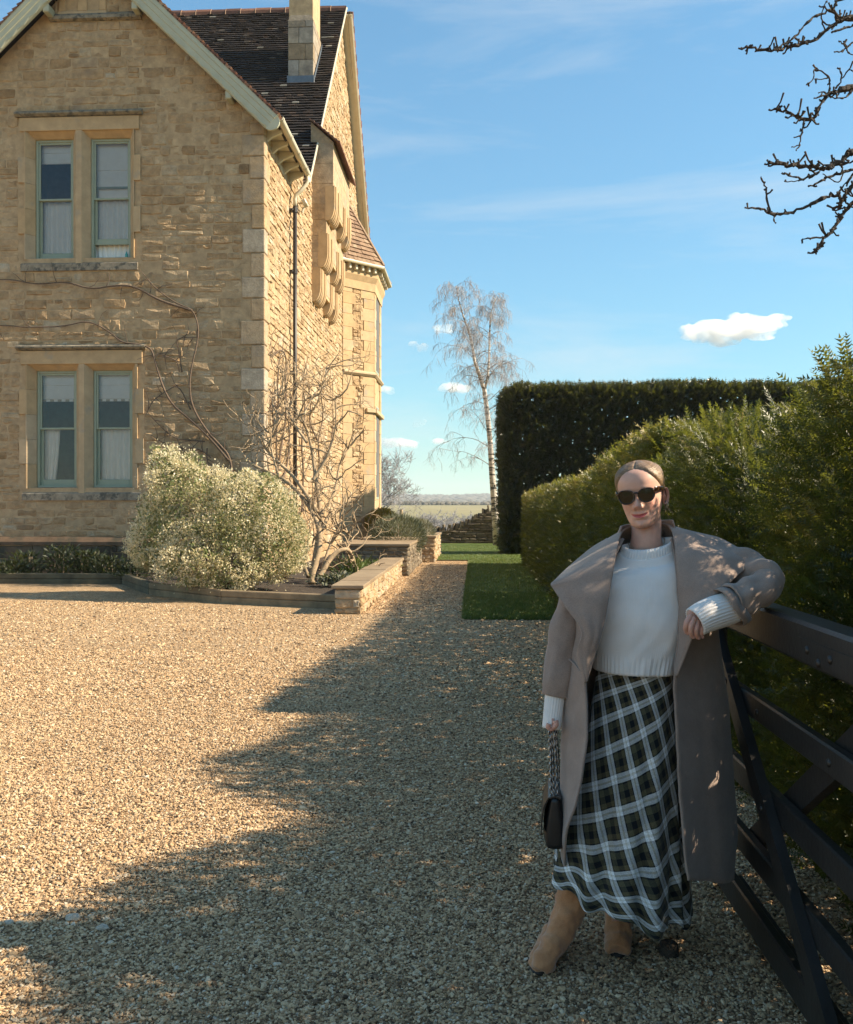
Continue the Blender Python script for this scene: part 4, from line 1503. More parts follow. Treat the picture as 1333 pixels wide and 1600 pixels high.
# ================================================================== flower bed, edging and low walls
rgg = np.random.default_rng(33)
pA0 = WZ(526, 952); pA1 = WZ(345, 943); pB1 = WZ(232, 929); pC1 = WZ(190, 913); pD1 = WZ(-40, 912)
bed_front = [pA0, pA1, pB1, pC1, pD1]
WSX = WZ(565, 960).x                 # outer face of the low wall
WSY = WZ(565, 960).y
mb = MB()
poly = [(p.x, p.y + .06) for p in bed_front][::-1] + [(WSX - .3, WSY + .2), (WSX - .3, 31.5), (XW + .02, 31.5), (XW + .02, YF - .05), (XL - .2, YF - .05), (XL - .2, pD1.y)]
def bed():
    vs = []
    bm = bmesh.new()
    bv = [bm.verts.new((x, y, .15)) for x, y in poly]
    bm.faces.new(bv)
    bmesh.ops.triangulate(bm, faces=bm.faces[:])
    bmesh.ops.subdivide_edges(bm, edges=bm.edges[:], cuts=5, use_grid_fill=True)
    for v in bm.verts:
        v.co.z = .13 + .05 * noise.noise(v.co * 1.7) + .03 * noise.noise(v.co * 6)
    bmesh.ops.recalc_face_normals(bm, faces=bm.faces[:])
    me = bpy.data.meshes.new('flower_bed'); bm.to_mesh(me); bm.free()
    return tag(add_obj('flower_bed', me, M['soil']), kind='structure', label='dark soil bed along the house')
bed()

lab_sl = ['long weathered timber sleeper butting against the low stone wall', 'timber sleeper under the front of the variegated bush', 'short dark sleeper turning the corner of the bed', 'dark timber sleeper in front of the house wall at far left']
M['sleeper_dark'] = mat_simple('dark_sleeper', (0.10, 0.085, 0.05, 1), 0.9, 0.4, 4, 0.6, 35, 0.008)  # darker brown timber for the last two sleepers
for i in range(4):
    a, b = bed_front[i], bed_front[i + 1]
    L = (b - a).length
    ang = math.atan2(b.y - a.y, b.x - a.x)
    Mx = Matrix.Translation(((a.x + b.x) / 2, (a.y + b.y) / 2, 0)) @ Matrix.Rotation(ang, 4, 'Z')
    m1 = MB()
    s_ = -1
    m1.bbox((-L / 2 + .004, -.12, -.05), (L / 2 - .004, .0, .105), .012, M=Mx)
    o = thing('timber_sleeper', lab_sl[i], 'sleeper', ((a.x + b.x) / 2, (a.y + b.y) / 2, 0), 'timber sleepers edging the bed')
    m1.build('lower_beam', M['sleeper'] if i < 2 else M['sleeper_dark'], o)
    m1 = MB()
    m1.bbox((-L / 2 + .004, -.115, .108), (L / 2 - .004, .0, .215), .012, M=Mx)
    m1.build('upper_beam', M['sleeper'] if i < 2 else M['sleeper_dark'], o)


def low_wall(label, x1, wd, y0, y1, zt, n_single, stone_mat, capmat, capn, face_s=True, tint=None):
    r = thing('low_stone_wall', label, 'wall', (x1 - wd / 2, y0, 0), 'low walls along the path')
    mb = MB(); mb.box((x1 - wd + .03, y0 + .03, 0), (x1 - .03, y1, zt - .06)); core = mb.build('core', M['mortar'], r)
    fr = (Vector((x1 - .03, 0, 0)), UYv, UZ, NX)
    rc = layout(y0, y1, [0, zt - .065], lambda v: .115, lambda v: .26, [], rgg, .15)
    put_stones('stone', 'side_stonework', core, rc, fr, stone_mat, rgg, n_single, (0.015, 0.045), back=.03, rough=1.3, tint=tint)
    fr = (Vector((0, y0 + .03, 0)), UX, UZ, NY)
    rc = layout(x1 - wd, x1 - .01, [0, zt - .065], lambda v: .12, lambda v: .22, [], rgg, 0)
    put_stones('stone', 'end_stonework', core, rc, fr, stone_mat, rgg, 99 if face_s else 0, (0.012, 0.035), back=.03, tint=tint)
    n = capn
    for i in range(n):
        a, b = y0 - .03 + (y1 - y0 + .03) * i / n, y0 - .03 + (y1 - y0 + .03) * (i + 1) / n
        m1 = MB(); m1.bbox((x1 - wd - .04, a + .002, zt - .06), (x1 + .035, b - .002, zt + float(rgg.normal(0, .003))), .008, tint=float(rgg.uniform(.2, .8))); m1.build('coping_slab', capmat, r)
    return r
Y2 = WZ(645, 901).y
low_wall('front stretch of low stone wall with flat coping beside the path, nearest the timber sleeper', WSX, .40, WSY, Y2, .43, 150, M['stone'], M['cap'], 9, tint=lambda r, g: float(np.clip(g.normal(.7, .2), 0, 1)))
low_wall('middle, taller shaded stretch of low stone wall beside the path', WX(668, 860, -1.5).x, 1.6, Y2 + .02, 25.6, .74, 30, M['dry_stone'], M['cap'], 4)  # shade painted in: this stretch gets a darker stone than the others
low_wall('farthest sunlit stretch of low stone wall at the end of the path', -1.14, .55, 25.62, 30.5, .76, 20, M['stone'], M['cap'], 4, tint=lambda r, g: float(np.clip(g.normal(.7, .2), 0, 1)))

# ================================================================== foliage helpers
def leaf_template(n=1, L=1.0, Wd=.5, fold=.15):
    v = np.array([[0, 0, 0], [Wd / 2, .45 * L, fold * Wd], [0, L, 0], [-Wd / 2, .45 * L, fold * Wd]])
    f = np.array([[0, 1, 2], [0, 2, 3]])
    return v, f


def yew_spray(rg, nn=9, L=1.0, nl=.22, nw=.035):
    """A flat twig with two rows of needles, as triangles."""
    vs, fs = [], []
    def tri(a, b, c):
        i = len(vs); vs.extend([a, b, c]); fs.append((i, i + 1, i + 2))
    tri((-.012, 0, 0), (.012, 0, 0), (0, L, .05))
    for k in range(nn):
        y = .08 + (L - .12) * k / nn
        for s in (-1, 1):
            l = nl * (1 - .5 * (k / nn)) * rg.uniform(.8, 1.2)
            t = (s * l * .85, y + l * .62, rg.uniform(-.06, .08))
            tri((0, y - nw, 0), (0, y + nw, .0), t)
            
    l = nl * .6
    tri((-.03, L * .93, 0), (.03, L * .93, 0), (0, L + l * .4, .02))
    return np.array(vs), np.array(fs)


def blob_leaves(name, surf_pts, surf_nrm, mat, parent, rg, tv, tf, size, spread, tint_fn, up=.35, out=.8):
    n = len(surf_pts)
    D = surf_nrm * out + rg.normal(size=(n, 3)) * spread + np.array([0, 0, up])
    R = dir_rot(D, rg)
    S = rg.uniform(size[0], size[1], n)
    V, Fc, T = scatter(tv, tf, surf_pts, R, S, tint_fn(surf_pts, rg))
    return add_obj(name, np_mesh(name, V, Fc, T), mat, parent)


M['yew'] = mat_leaf('yew_needles', [(0, (0.014, 0.022, 0.008, 1)), (0.45, (0.038, 0.052, 0.014, 1)), (0.75, (0.10, 0.105, 0.022, 1)), (1, (0.25, 0.18, 0.04, 1))], 0.45, .4, .45)
M['yew_dark'] = mat_leaf('dark_hedge_leaf', [(0, (0.008, 0.013, 0.005, 1)), (0.6, (0.020, 0.028, 0.009, 1)), (1, (0.055, 0.055, 0.018, 1))], 0.4, .22, .5)
M['vari'] = mat_leaf('variegated_leaf', [(0, (0.07, 0.11, 0.03, 1)), (0.28, (0.16, 0.20, 0.06, 1)), (0.42, (0.62, 0.54, 0.31, 1)), (1, (0.84, 0.76, 0.56, 1))], 0.4, .42, .5, (0.78, 0.68, 0.40, 1))
M['green_leaf'] = mat_leaf('green_leaf', [(0, (0.03, 0.06, 0.015, 1)), (0.6, (0.08, 0.13, 0.035, 1)), (1, (0.17, 0.22, 0.08, 1))], .45, .3)
M['dark_leaf'] = mat_leaf('dark_border_leaf', [(0, (0.012, 0.02, 0.009, 1)), (0.8, (0.035, 0.05, 0.022, 1)), (1, (0.20, 0.19, 0.15, 1))], .5, .2)
M['lavender'] = mat_leaf('lavender_leaf', [(0, (0.07, 0.085, 0.055, 1)), (0.6, (0.15, 0.16, 0.11, 1)), (1, (0.26, 0.25, 0.19, 1))], .7, .15)
M['gold_leaf'] = mat_leaf('golden_leaf', [(0, (0.10, 0.085, 0.02, 1)), (1, (0.34, 0.24, 0.05, 1))], .5, .3)


def box_hedge(name, label, x0, x1, y0, y1, top_fn, face_fn, n_face, n_top, n_core, mat, spr, size, rg, core_size, faces='WTS', lift=.0, lit_gold=None, group=None):
    """A hedge as a mass of leaf sprays on its faces round an inner mass of larger leaves."""
    r = thing(name, label, 'hedge', ((x0 + x1) / 2, (y0 + y1) / 2, 0), group)
    P, N = [], []
    def bumpy(p, s, a): return a * noise.noise(Vector(p) * s)
    def tx(x, y): return top_fn(x, y)
    if 'W' in faces:
        y = y0 + (y1 - y0) * rg.random(n_face) ** (1.6)
        zt = np.array([tx(x0, b) for b in y]); z = zt * rg.random(n_face) ** .85
        x = np.array([x0 + face_fn(b, c) for b, c in zip(y, z)]) + np.abs(rg.normal(0, .06, n_face)) - .02
        P.append(np.stack([x, y, z], 1)); N.append(np.tile([-1, 0, .1], (n_face, 1)))
    if 'S' in faces:
        m = int(n_face * min(2.5, (x1 - x0) / max(.5, (y1 - y0)))) if 'W' in faces else n_face
        m = max(m, 200)
        x = rg.uniform(x0, x1, m); zt = np.array([tx(a, y0) for a in x]); z = zt * rg.random(m) ** .85
        y = np.array([y0 + face_fn(a, c) * .8 for a, c in zip(x, z)]) + np.abs(rg.normal(0, .07, m)) - .02
        P.append(np.stack([x, y, z], 1)); N.append(np.tile([0, -1, .1], (m, 1)))
    if 'N' in faces:
        m = 900
        x = rg.uniform(x0, x1, m); z = rg.random(m) * np.array([tx(a, y1) for a in x])
        P.append(np.stack([x, np.full(m, y1) + rg.normal(0, .06, m), z], 1)); N.append(np.tile([0, 1, .1], (m, 1)))
    if 'T' in faces:
        x = rg.uniform(x0, x1, n_top); y = y0 + (y1 - y0) * rg.random(n_top) ** 1.3
        z = np.array([tx(a, b) for a, b in zip(x, y)]) - np.abs(rg.normal(0, .05, n_top)) + .02
        P.append(np.stack([x, y, z], 1)); N.append(np.tile([-.15, 0, 1], (n_top, 1)))
    P = np.concatenate(P); N = np.concatenate(N)
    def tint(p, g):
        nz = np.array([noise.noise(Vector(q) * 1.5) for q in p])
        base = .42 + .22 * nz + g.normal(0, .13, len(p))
        if lit_gold is not None: base = base + lit_gold(p, nz)  # painted sunlight, and golden leaf colour, added to the tint
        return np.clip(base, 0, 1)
    k = len(spr)
    idx = rg.integers(0, k, len(P))
    Vs, Fs, Ts, off = [], [], [], 0
    for q in range(k):
        m = idx == q
        if not m.any(): continue
        Pp, Np = P[m], N[m]
        D = Np * .75 + rg.normal(size=(m.sum(), 3)) * .5 + np.array([0, 0, .45 + lift])
        V, Fc, T = scatter(spr[q][0], spr[q][1], Pp, dir_rot(D, rg), rg.uniform(size[0], size[1], m.sum()), tint(Pp, rg))
        Vs.append(V); Fs.append(Fc + off); Ts.append(T); off += len(V)
    o = add_obj('foliage', np_mesh('foliage', np.concatenate(Vs), np.concatenate(Fs), np.concatenate(Ts)), mat, r)
    # inner mass
    m = n_core
    x = rg.uniform(x0 + .06, x1 - .05, m); y = rg.uniform(y0 + .06, y1 - .05, m)
    zt = np.array([tx(a, b) for a, b in zip(x, y)])
    z = rg.random(m) * (zt - .04)
    x = x + np.array([max(0, face_fn(b, c)) for b, c in zip(y, z)]) * 1.0 * (rg.random(m))
    tv, tf = leaf_template(1, 1, .8)
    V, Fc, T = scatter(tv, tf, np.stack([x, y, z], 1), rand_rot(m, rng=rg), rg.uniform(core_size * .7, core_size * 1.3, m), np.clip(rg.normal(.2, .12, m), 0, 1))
    add_obj('inner_foliage', np_mesh('inner_foliage', V, Fc, T), mat, r)
    # stems
    s = y0 if (y1 - y0) > (x1 - x0) else x0
    e = y1 if (y1 - y0) > (x1 - x0) else x1
    q = s + .4
    while q < e:
        m1 = MB()
        c = ((x0 + x1) / 2, q) if (y1 - y0) > (x1 - x0) else (q, (y0 + y1) / 2)
        h = tx(*c) * .8
        m1.tube([(c[0], c[1], -.05), (c[0] + rg.normal(0, .05), c[1] + rg.normal(0, .05), h * .4), (c[0] + rg.normal(0, .12), c[1] + rg.normal(0, .12), h)], [.06, .04, .01], 6)
        m1.build('stem', M['bark'], r)
        q += 1.1
    return r


rgh = np.random.default_rng(77)
SPR = [yew_spray(rgh, 9) for _ in range(3)]
SPRF = [yew_spray(rgh, 5, nl=.3, nw=.07) for _ in range(3)]
HX0 = 1.34
def near_top(x, y):
    b = 1.85 + .09 * noise.noise(Vector((y * .55, x * .6, 3))) + .05 * noise.noise(Vector((y * 1.9, x * 2, 7)))
    b += .16 * math.exp(-((y - 5.25) / .42) ** 2) - (.30 if x < 1.95 else .02) * math.exp(-((y - 4.25) / .38) ** 2) + .13 * math.exp(-((y - 3.15) / .42) ** 2) + (.35 if y < 2.2 else 0) * min(1, (2.2 - y))  # unseen back of the hedge left undipped, shaped to block the sun
    return b - .05 * max(0, x - HX0 - .5)
def near_face(y, z):
    return .12 * noise.noise(Vector((y * .9, z * 1.1, 1))) + .06 * noise.noise(Vector((y * 3, z * 3, 4))) + .18 * max(0, z - 1.6) * .6 + (.12 * max(0, .5 - z)) - .15 * math.exp(-((y - 3.5) / .5) ** 2) * (z / 2) - .12 * math.exp(-((y - 5.2) / .6) ** 2) * (z / 2) + .16 * math.exp(-((y - 4.4) / .22) ** 2)
def near_lit_gold(p, nz):
    hi = np.clip((p[:, 2] - 1.25) / .7, 0, 1)  # sunlit top painted as a golden tint; the near end is golden yew
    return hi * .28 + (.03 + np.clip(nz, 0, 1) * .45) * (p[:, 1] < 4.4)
box_hedge('yew_hedge', 'loose feathery yew hedge behind the gate with sunlight tinted gold into its top', HX0, HX0 + 1.25, 0.7, 6.6, near_top, near_face, 15000, 6500, 26000, M['yew'], SPR, (.07, .17), rgh, .075, 'WT', lit_gold=near_lit_gold, lift=.15)
def mid_top(x, y):
    return 1.98 + .05 * noise.noise(Vector((y * .5, x * .6, 13))) + .03 * noise.noise(Vector((y * 2, x * 2, 17))) + .07 * math.exp(-((y - 7.6) / 1.2) ** 2) - (.10 if y > 9.5 else 0) * min(1, (y - 9.5) / .4)
def mid_face(y, z):
    return .06 * noise.noise(Vector((y * .7, z * 1.0, 21))) + .03 * noise.noise(Vector((y * 3, z * 3, 24))) + .10 * max(0, z - 1.7)
box_hedge('yew_hedge', 'clipped yew hedge along the lawn behind the woman, its top lit yellow green', HX0, HX0 + 1.15, 6.6, 24.5, mid_top, mid_face, 13000, 8000, 30000, M['yew'], SPRF, (.09, .17), rgh, .10, 'WTN', lit_gold=lambda p, nz: np.clip((p[:, 2] - 1.2) / .6, 0, 1) * .40)  # yellow-green top paints the sun into the leaf tint
TH0 = WY(792, 700, 30).x
TZ = WY(900, 606, 30).z
def tall_top(x, y): return TZ - .10 + .22 * noise.noise(Vector((x * .6, y * .5, 31))) + .12 * noise.noise(Vector((x * 2.2, y * 2, 37))) - (.18 * max(0, 1 - (x - TH0) / .35))
def tall_face(x, z): return .13 * noise.noise(Vector((x * .8, z * .8, 41))) + .08 * noise.noise(Vector((x * 2.5, z * 2.5, 44)))
box_hedge('tall_hedge', 'tall dark clipped evergreen hedge closing the far end of the lawn', TH0, TH0 + 12.5, 30, 31.6, tall_top, tall_face, 4200, 7000, 40000, M['yew_dark'], SPRF, (.22, .42), rgh, .19, 'WST', lit_gold=lambda p, nz: np.clip((p[:, 2] - 4.6) / 1.2, 0, 1) * .45 + np.clip(-(p[:, 0] - TH0 - 1.5), 0, 1.5) * .12, lift=.1)  # lighter top and left end: sunlight painted into the leaves


def shell_points(ells, n, rg, depth=.12):
    """Points near the outer surface of a union of ellipsoids (c, r)."""
    P, N = [], []
    C = np.array([e[0] for e in ells]); Rr = np.array([e[1] for e in ells])
    wts = np.array([r[0] * r[1] + r[0] * r[2] + r[1] * r[2] for r in Rr]); wts /= wts.sum()
    while sum(len(p) for p in P) < n:
        k = rg.choice(len(ells), n, p=wts)
        d = rg.normal(size=(n, 3)); d /= np.linalg.norm(d, axis=1)[:, None]
        s = 1 - np.abs(rg.normal(0, depth, n))
        p = C[k] + d * Rr[k] * s[:, None]
        ins = np.zeros(n, bool)
        for q in range(len(ells)):
            e = (((p - C[q]) / Rr[q]) ** 2).sum(1)
            ins |= (e < .72) & (k != q)
        keep = ~ins & (p[:, 2] > .02)
        P.append(p[keep]); nn = d[keep] / Rr[k[keep]]; N.append(nn / np.linalg.norm(nn, axis=1)[:, None])
    return np.concatenate(P)[:n], np.concatenate(N)[:n]


# ---- variegated bush
def vari_bush():
    t = 15.6
    r = thing('variegated_bush', 'large cream and green variegated bush in front of the house corner', 'bush', tuple(W(350, 905, t)))
    ells = []
    def e(px, py, rx, rz, tt, ry):
        c = W(px, py, tt); k = tt / F
        ells.append((tuple(c), (rx * k * .93, ry * .93, rz * k * .93)))
    e(345, 830, 112, 92, 15.6, 1.05); e(260, 830, 52, 78, 15.7, .8); e(430, 830, 44, 82, 15.5, .8); e(300, 780, 70, 52, 15.6, .8)
    e(262, 735, 28, 36, 15.7, .45); e(245, 712, 12, 18, 15.7, .2); e(300, 738, 22, 34, 15.7, .4); e(385, 775, 60, 40, 15.6, .7); e(340, 880, 100, 44, 15.2, .8); e(232, 870, 26, 36, 15.8, .5); e(415, 760, 26, 24, 15.7, .4); e(455, 850, 24, 50, 15.4, .5)
    rg = np.random.default_rng(91)
    P, N = shell_points(ells, 66000, rg, .13)
    # uneven outline: push points by noise
    nz = np.array([noise.noise(Vector(q) * 2.3) for q in P]); nz2 = np.array([noise.noise(Vector(q) * 6) for q in P])
    nz3 = np.array([noise.noise(Vector(q) * 1.25 + Vector((9, 4, 2))) for q in P])
    P = P + N * (nz3 * .24 + nz * .20 + nz2 * .12 + np.where(rg.random(len(P)) < .05, np.abs(rg.normal(0, .10, len(P))), 0))[:, None]
    hole = np.array([noise.noise(Vector(q) * 2.7 + Vector((3, 8, 1))) + .5 * noise.noise(Vector(q) * 6.5) for q in P])
    kp = hole + rg.normal(0, .08, len(P)) > -.22
    P, N = P[kp], N[kp]
    tv, tf = leaf_template(1, 1, .55)
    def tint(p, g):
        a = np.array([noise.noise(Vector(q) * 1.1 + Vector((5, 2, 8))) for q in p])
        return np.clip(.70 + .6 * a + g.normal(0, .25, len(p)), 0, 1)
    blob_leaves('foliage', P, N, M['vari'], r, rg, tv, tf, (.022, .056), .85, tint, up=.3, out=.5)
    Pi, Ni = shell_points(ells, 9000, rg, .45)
    blob_leaves('inner_foliage', Pi, Ni, M['vari'], r, rg, tv, tf, (.05, .09), 1, lambda p, g: np.clip(g.normal(.12, .12, len(p)), 0, 1))  # inner leaves tinted darker, painting shade into the gaps
    m1 = MB()
    base = W(345, 915, 15.6); base.z = .1
    for q in range(16):
        c, rr = ells[rg.integers(0, len(ells))]
        tip = Vector(c) + Vector(rg.normal(size=3)) * .3
        m1.tube([base + Vector((rg.normal() * .25, rg.normal() * .2, 0)), base.lerp(tip, .5) + Vector((0, 0, .15)), tip], [.03, .02, .006], 5)
    m1.build('stem', M['bark'], r)
vari_bush()


# ---- woody growth: recursive branches
def branch_tree(mb, p, d, L, r, depth, rg, gn=.35, up=.1, nseg=5, kids=(2, 4), taper=.35, droop=0.0, minr=.003, spread=.8, sides=5, ratio=.62):
    pts, rad = [Vector(p)], [r]
    d = Vector(d).normalized()
    for i in range(nseg):
        d = (d + Vector(rg.normal(size=3)) * gn * .45 + Vector((0, 0, up - droop * (i / nseg)))).normalized()
        pts.append(pts[-1] + d * (L / nseg))
        rad.append(max(minr, r * (1 - (1 - taper) * (i + 1) / nseg)))
    mb.tube(pts, rad, sides if r > .012 else 4 if r > .006 else 3, caps=False)
    if depth > 0:
        n = rg.integers(kids[0], kids[1] + 1)
        for k in range(n):
            f = rg.uniform(.3, 1.0)
            i = min(nseg - 1, int(f * nseg))
            q = pts[i].lerp(pts[i + 1], f * nseg - i)
            dd = (pts[i + 1] - pts[i]).normalized()
            nd = (dd + Vector(rg.normal(size=3)) * spread).normalized()
            branch_tree(mb, q, nd, L * ratio * rg.uniform(.7, 1.2), max(minr, rad[i] * .6), depth - 1, rg, gn, up, max(3, nseg - 1), kids, taper, droop, minr, spread, sides, ratio)
    return pts


def path_tube(mb, pix, t0, t1, r0, r1, rg=None, wob=.0, n=5):
    pts = []
    m = len(pix)
    for i, (px, py) in enumerate(pix):
        f = i / (m - 1)
        p = W(px, py, t0 + (t1 - t0) * f)
        if rg is not None and wob: p += Vector(rg.normal(size=3)) * wob
        pts.append(p)
    # smooth
    for _ in range(2):
        q = [pts[0]]
        for a, b in zip(pts[:-1], pts[1:]):
            q += [a.lerp(b, .25), a.lerp(b, .75)]
        q.append(pts[-1]); pts = q
    k = len(pts)
    mb.tube(pts, [r0 + (r1 - r0) * i / (k - 1) for i in range(k)], n, caps=True)
    return pts


def bare_shrub():
    rg = np.random.default_rng(14)
    b = W(492, 902, 16.9)
    r = thing('bare_shrub', 'bare tangled climbing shrub with pale twisted stems by the downpipe', 'shrub', (b.x, b.y, .1))
    stems = [[(490, 905), (497, 850), (500, 800), (488, 750), (480, 690), (470, 640)], [(485, 905), (505, 840), (497, 805), (470, 770), (440, 745), (395, 725), (370, 700)],
             [(495, 905), (500, 830), (520, 800), (545, 790), (552, 770)], [(480, 905), (470, 868), (455, 860)], [(500, 905), (520, 870), (545, 860), (560, 880), (565, 905)],
             [(500, 810), (520, 770), (530, 720), (548, 690)], [(488, 750), (510, 715), (525, 670), (520, 620)], [(495, 800), (462, 745), (430, 715), (405, 690), (395, 655)],
             [(480, 690), (455, 660), (440, 620), (445, 580)], [(475, 650), (490, 620), (505, 600), (512, 570)], [(440, 745), (420, 700), (425, 660), (450, 640)], [(500, 905), (512, 850), (530, 820), (548, 840)]]
    for k, s in enumerate(stems):
        m1 = MB()
        r0 = [.075, .065, .055, .05, .06, .035, .035, .045, .03, .025, .025, .04][k]
        t0 = 16.9 if s[0][1] > 860 else 17.3
        tw = 17.8 + rg.uniform(-.5, .5)
        pts = path_tube(m1, s, t0, tw, r0, r0 * .3, rg, .03, 7)
        for q in range(14):
            i = rg.integers(len(pts) // 3, len(pts))
            d = Vector((rg.normal(), rg.normal() * .5, rg.normal() * .6 + .45))
            branch_tree(m1, pts[i], d, rg.uniform(.4, .95), rg.uniform(.012, .024), 2, rg, .75, .12, 6, (1, 2), .4, 0, .0055, .9, 5)
        m1.build('stem', M['bark_pale'], r, True)
bare_shrub()


def wall_vines():
    rg = np.random.default_rng(15)
    b = WY(362, 715, YF - .1)
    r = thing('wall_vine', 'leafless climbing vine trained across the front wall between the windows', 'vine', (b.x, YF - .1, .2))
    runs = [[(366, 790), (364, 745), (360, 712), (342, 695), (323, 674), (300, 640), (295, 605), (300, 575), (309, 529), (310, 502), (300, 483), (280, 475), (257, 463), (240, 445), (228, 432)],
            [(300, 484), (287, 481), (247, 469), (211, 446), (181, 445), (142, 451), (106, 440), (79, 441), (53, 445), (20, 437), (-15, 436)],
            [(358, 720), (327, 681), (297, 654), (270, 631), (254, 605), (246, 575), (238, 550), (232, 543), (214, 537), (191, 534), (175, 522), (152, 506), (132, 502), (109, 507), (82, 511), (43, 512), (15, 509), (-15, 507)],
            [(320, 690), (300, 688), (274, 686), (251, 667), (228, 641)], [(297, 640), (280, 600), (262, 610), (240, 625), (232, 640)], [(282, 580), (278, 545), (275, 530), (290, 525), (308, 527)], [(280, 580), (276, 565), (258, 557), (245, 552)], [(330, 715), (310, 700), (280, 700), (250, 690), (235, 680)], [(325, 700), (322, 720), (330, 740)]]
    for k, s in enumerate(runs):
        m1 = MB()
        r0 = .028 if k < 3 else .016
        pts = []
        for (px, py) in s:
            p = WY(px, py, YF - .075); pts.append(p + Vector((rg.normal() * .012, rg.normal() * .008, rg.normal() * .012)))
        for _ in range(2):
            q = [pts[0]]
            for a, c in zip(pts[:-1], pts[1:]): q += [a.lerp(c, .25), a.lerp(c, .75)]
            q.append(pts[-1]); pts = q
        n = len(pts)
        m1.tube(pts, [r0 * (1 - .68 * i / n) for i in range(n)], 6)
        for q in range(10 if k < 3 else 7):
            i = rg.integers(n // 6, n - 1)
            dd = (pts[min(n - 1, i + 1)] - pts[i - 1]).normalized()
            nd = (dd * .6 + Vector((rg.normal(), -.05, rg.normal()))).normalized(); nd.y = -.04
            bt = [pts[i]]
            for _ in range(5):
                nd = (nd + Vector((rg.normal() * .3, 0, rg.normal() * .3))).normalized(); nd.y = rg.normal() * .05
                p = bt[-1] + nd * rg.uniform(.05, .11); p.y = min(p.y, YF - .055); bt.append(p)
            m1.tube(bt, [.010, .008, .006, .005, .004, .003], 4)
        m1.build('stem', M['vine'], r, True)
    b = W(440, 900, 19.8)
    r = thing('wall_vine', 'thin leafless vine stems climbing the sunlit right-hand wall by the corner', 'vine', (XW + .06, b.y, .2))
    runs = [[(431, 800), (433, 745), (430, 690), (434, 640), (432, 600), (436, 560), (442, 546)], [(433, 745), (440, 690), (446, 640), (444, 590), (448, 556), (438, 545), (428, 556), (420, 552)], [(436, 760), (448, 730), (452, 690), (449, 640), (455, 620)], [(431, 680), (424, 650), (427, 620), (420, 605)], [(434, 640), (425, 628), (421, 640)], [(470, 800), (474, 740), (470, 690), (476, 640), (472, 600), (478, 570)], [(490, 790), (500, 730), (496, 690), (505, 650), (500, 615), (510, 600), (520, 610)], [(500, 730), (515, 700), (522, 660), (518, 630)], [(496, 690), (482, 660), (486, 630), (480, 605)]]
    for s in runs:
        m1 = MB()
        pts = [WX(px, py, XW + .055) + Vector((abs(rg.normal()) * .015, rg.normal() * .03, rg.normal() * .02)) for px, py in s]
        for _ in range(2):
            q = [pts[0]]
            for a, c in zip(pts[:-1], pts[1:]): q += [a.lerp(c, .25), a.lerp(c, .75)]
            q.append(pts[-1]); pts = q
        n = len(pts)
        m1.tube(pts, [.03 * (1 - .7 * i / n) for i in range(n)], 5)
        for q in range(12):
            i = rg.integers(2, n - 1)
            nd = Vector((.1, rg.normal(), rg.normal() + .4)).normalized()
            bt = [pts[i]]
            for _ in range(4):
                nd = (nd + Vector((.02, rg.normal() * .35, rg.normal() * .35))).normalized()
                bt.append(bt[-1] + nd * .13)
            m1.tube(bt, [.012, .01, .008, .006, .004], 4)
        m1.build('stem', M['vine'], r, True)
wall_vines()


# ---- small plants of the bed
def tuft_plant(name, label, cat, base, h, w_, n, mat, rg, leaf=(.1, .2), wd=.18, group=None, tintm=.5, up=1.0):
    r = thing(name, label, cat, tuple(base), group)
    tv, tf = leaf_template(1, 1, wd)
    P = np.stack([base.x + rg.normal(0, w_ * .4, n), base.y + rg.normal(0, w_ * .4, n), base.z + h * rg.random(n) ** 1.2 * .8], 1)
    D = np.stack([(P[:, 0] - base.x) / w_ + rg.normal(0, .4, n), (P[:, 1] - base.y) / w_ + rg.normal(0, .4, n), np.full(n, up) * rg.uniform(.2, 1.2, n)], 1)
    V, Fc, T = scatter(tv, tf, P, dir_rot(D, rg), rg.uniform(*leaf, n), np.clip(rg.normal(tintm, .25, n), 0, 1))
    add_obj('leaves', np_mesh('leaves', V, Fc, T), mat, r)
    m1 = MB()
    for k in range(5):
        p = base + Vector((rg.normal() * w_ * .2, rg.normal() * w_ * .2, 0))
        m1.tube([p - Vector((0, 0, .03)), p + Vector((rg.normal() * .05, rg.normal() * .05, h * .7))], [.012, .004], 4)
    m1.build('stem', M['bark'], r)
    return r
rgp = np.random.default_rng(60)
def bedp(px, t, z=.14):
    p = W(px, 800, t); p.z = z; return p
for px, t, h, w_, lab in ((18, 18.6, .35, .32, 'low dark leafy plant at the far left end of the shaded bed'), (45, 18.9, .55, .4, 'spiky dark plant against the plinth left of the pale flowered one'), (96, 18.8, .75, .42, 'taller dark plant with pale flecks below the lower left window light'),
                          (135, 18.9, .6, .4, 'dark spreading plant against the plinth below the mullion'), (168, 18.7, .45, .38, 'dark plant with a few white blooms left of the variegated bush'), (208, 18.3, .4, .4, 'low dark plant with white blooms at the foot of the variegated bush')):
    tuft_plant('border_plant', lab, 'plant', bedp(px, t), h, w_, 420, M['dark_leaf'], rgp, (.06, .16), .35, 'dark plants in the shaded bed', .4)
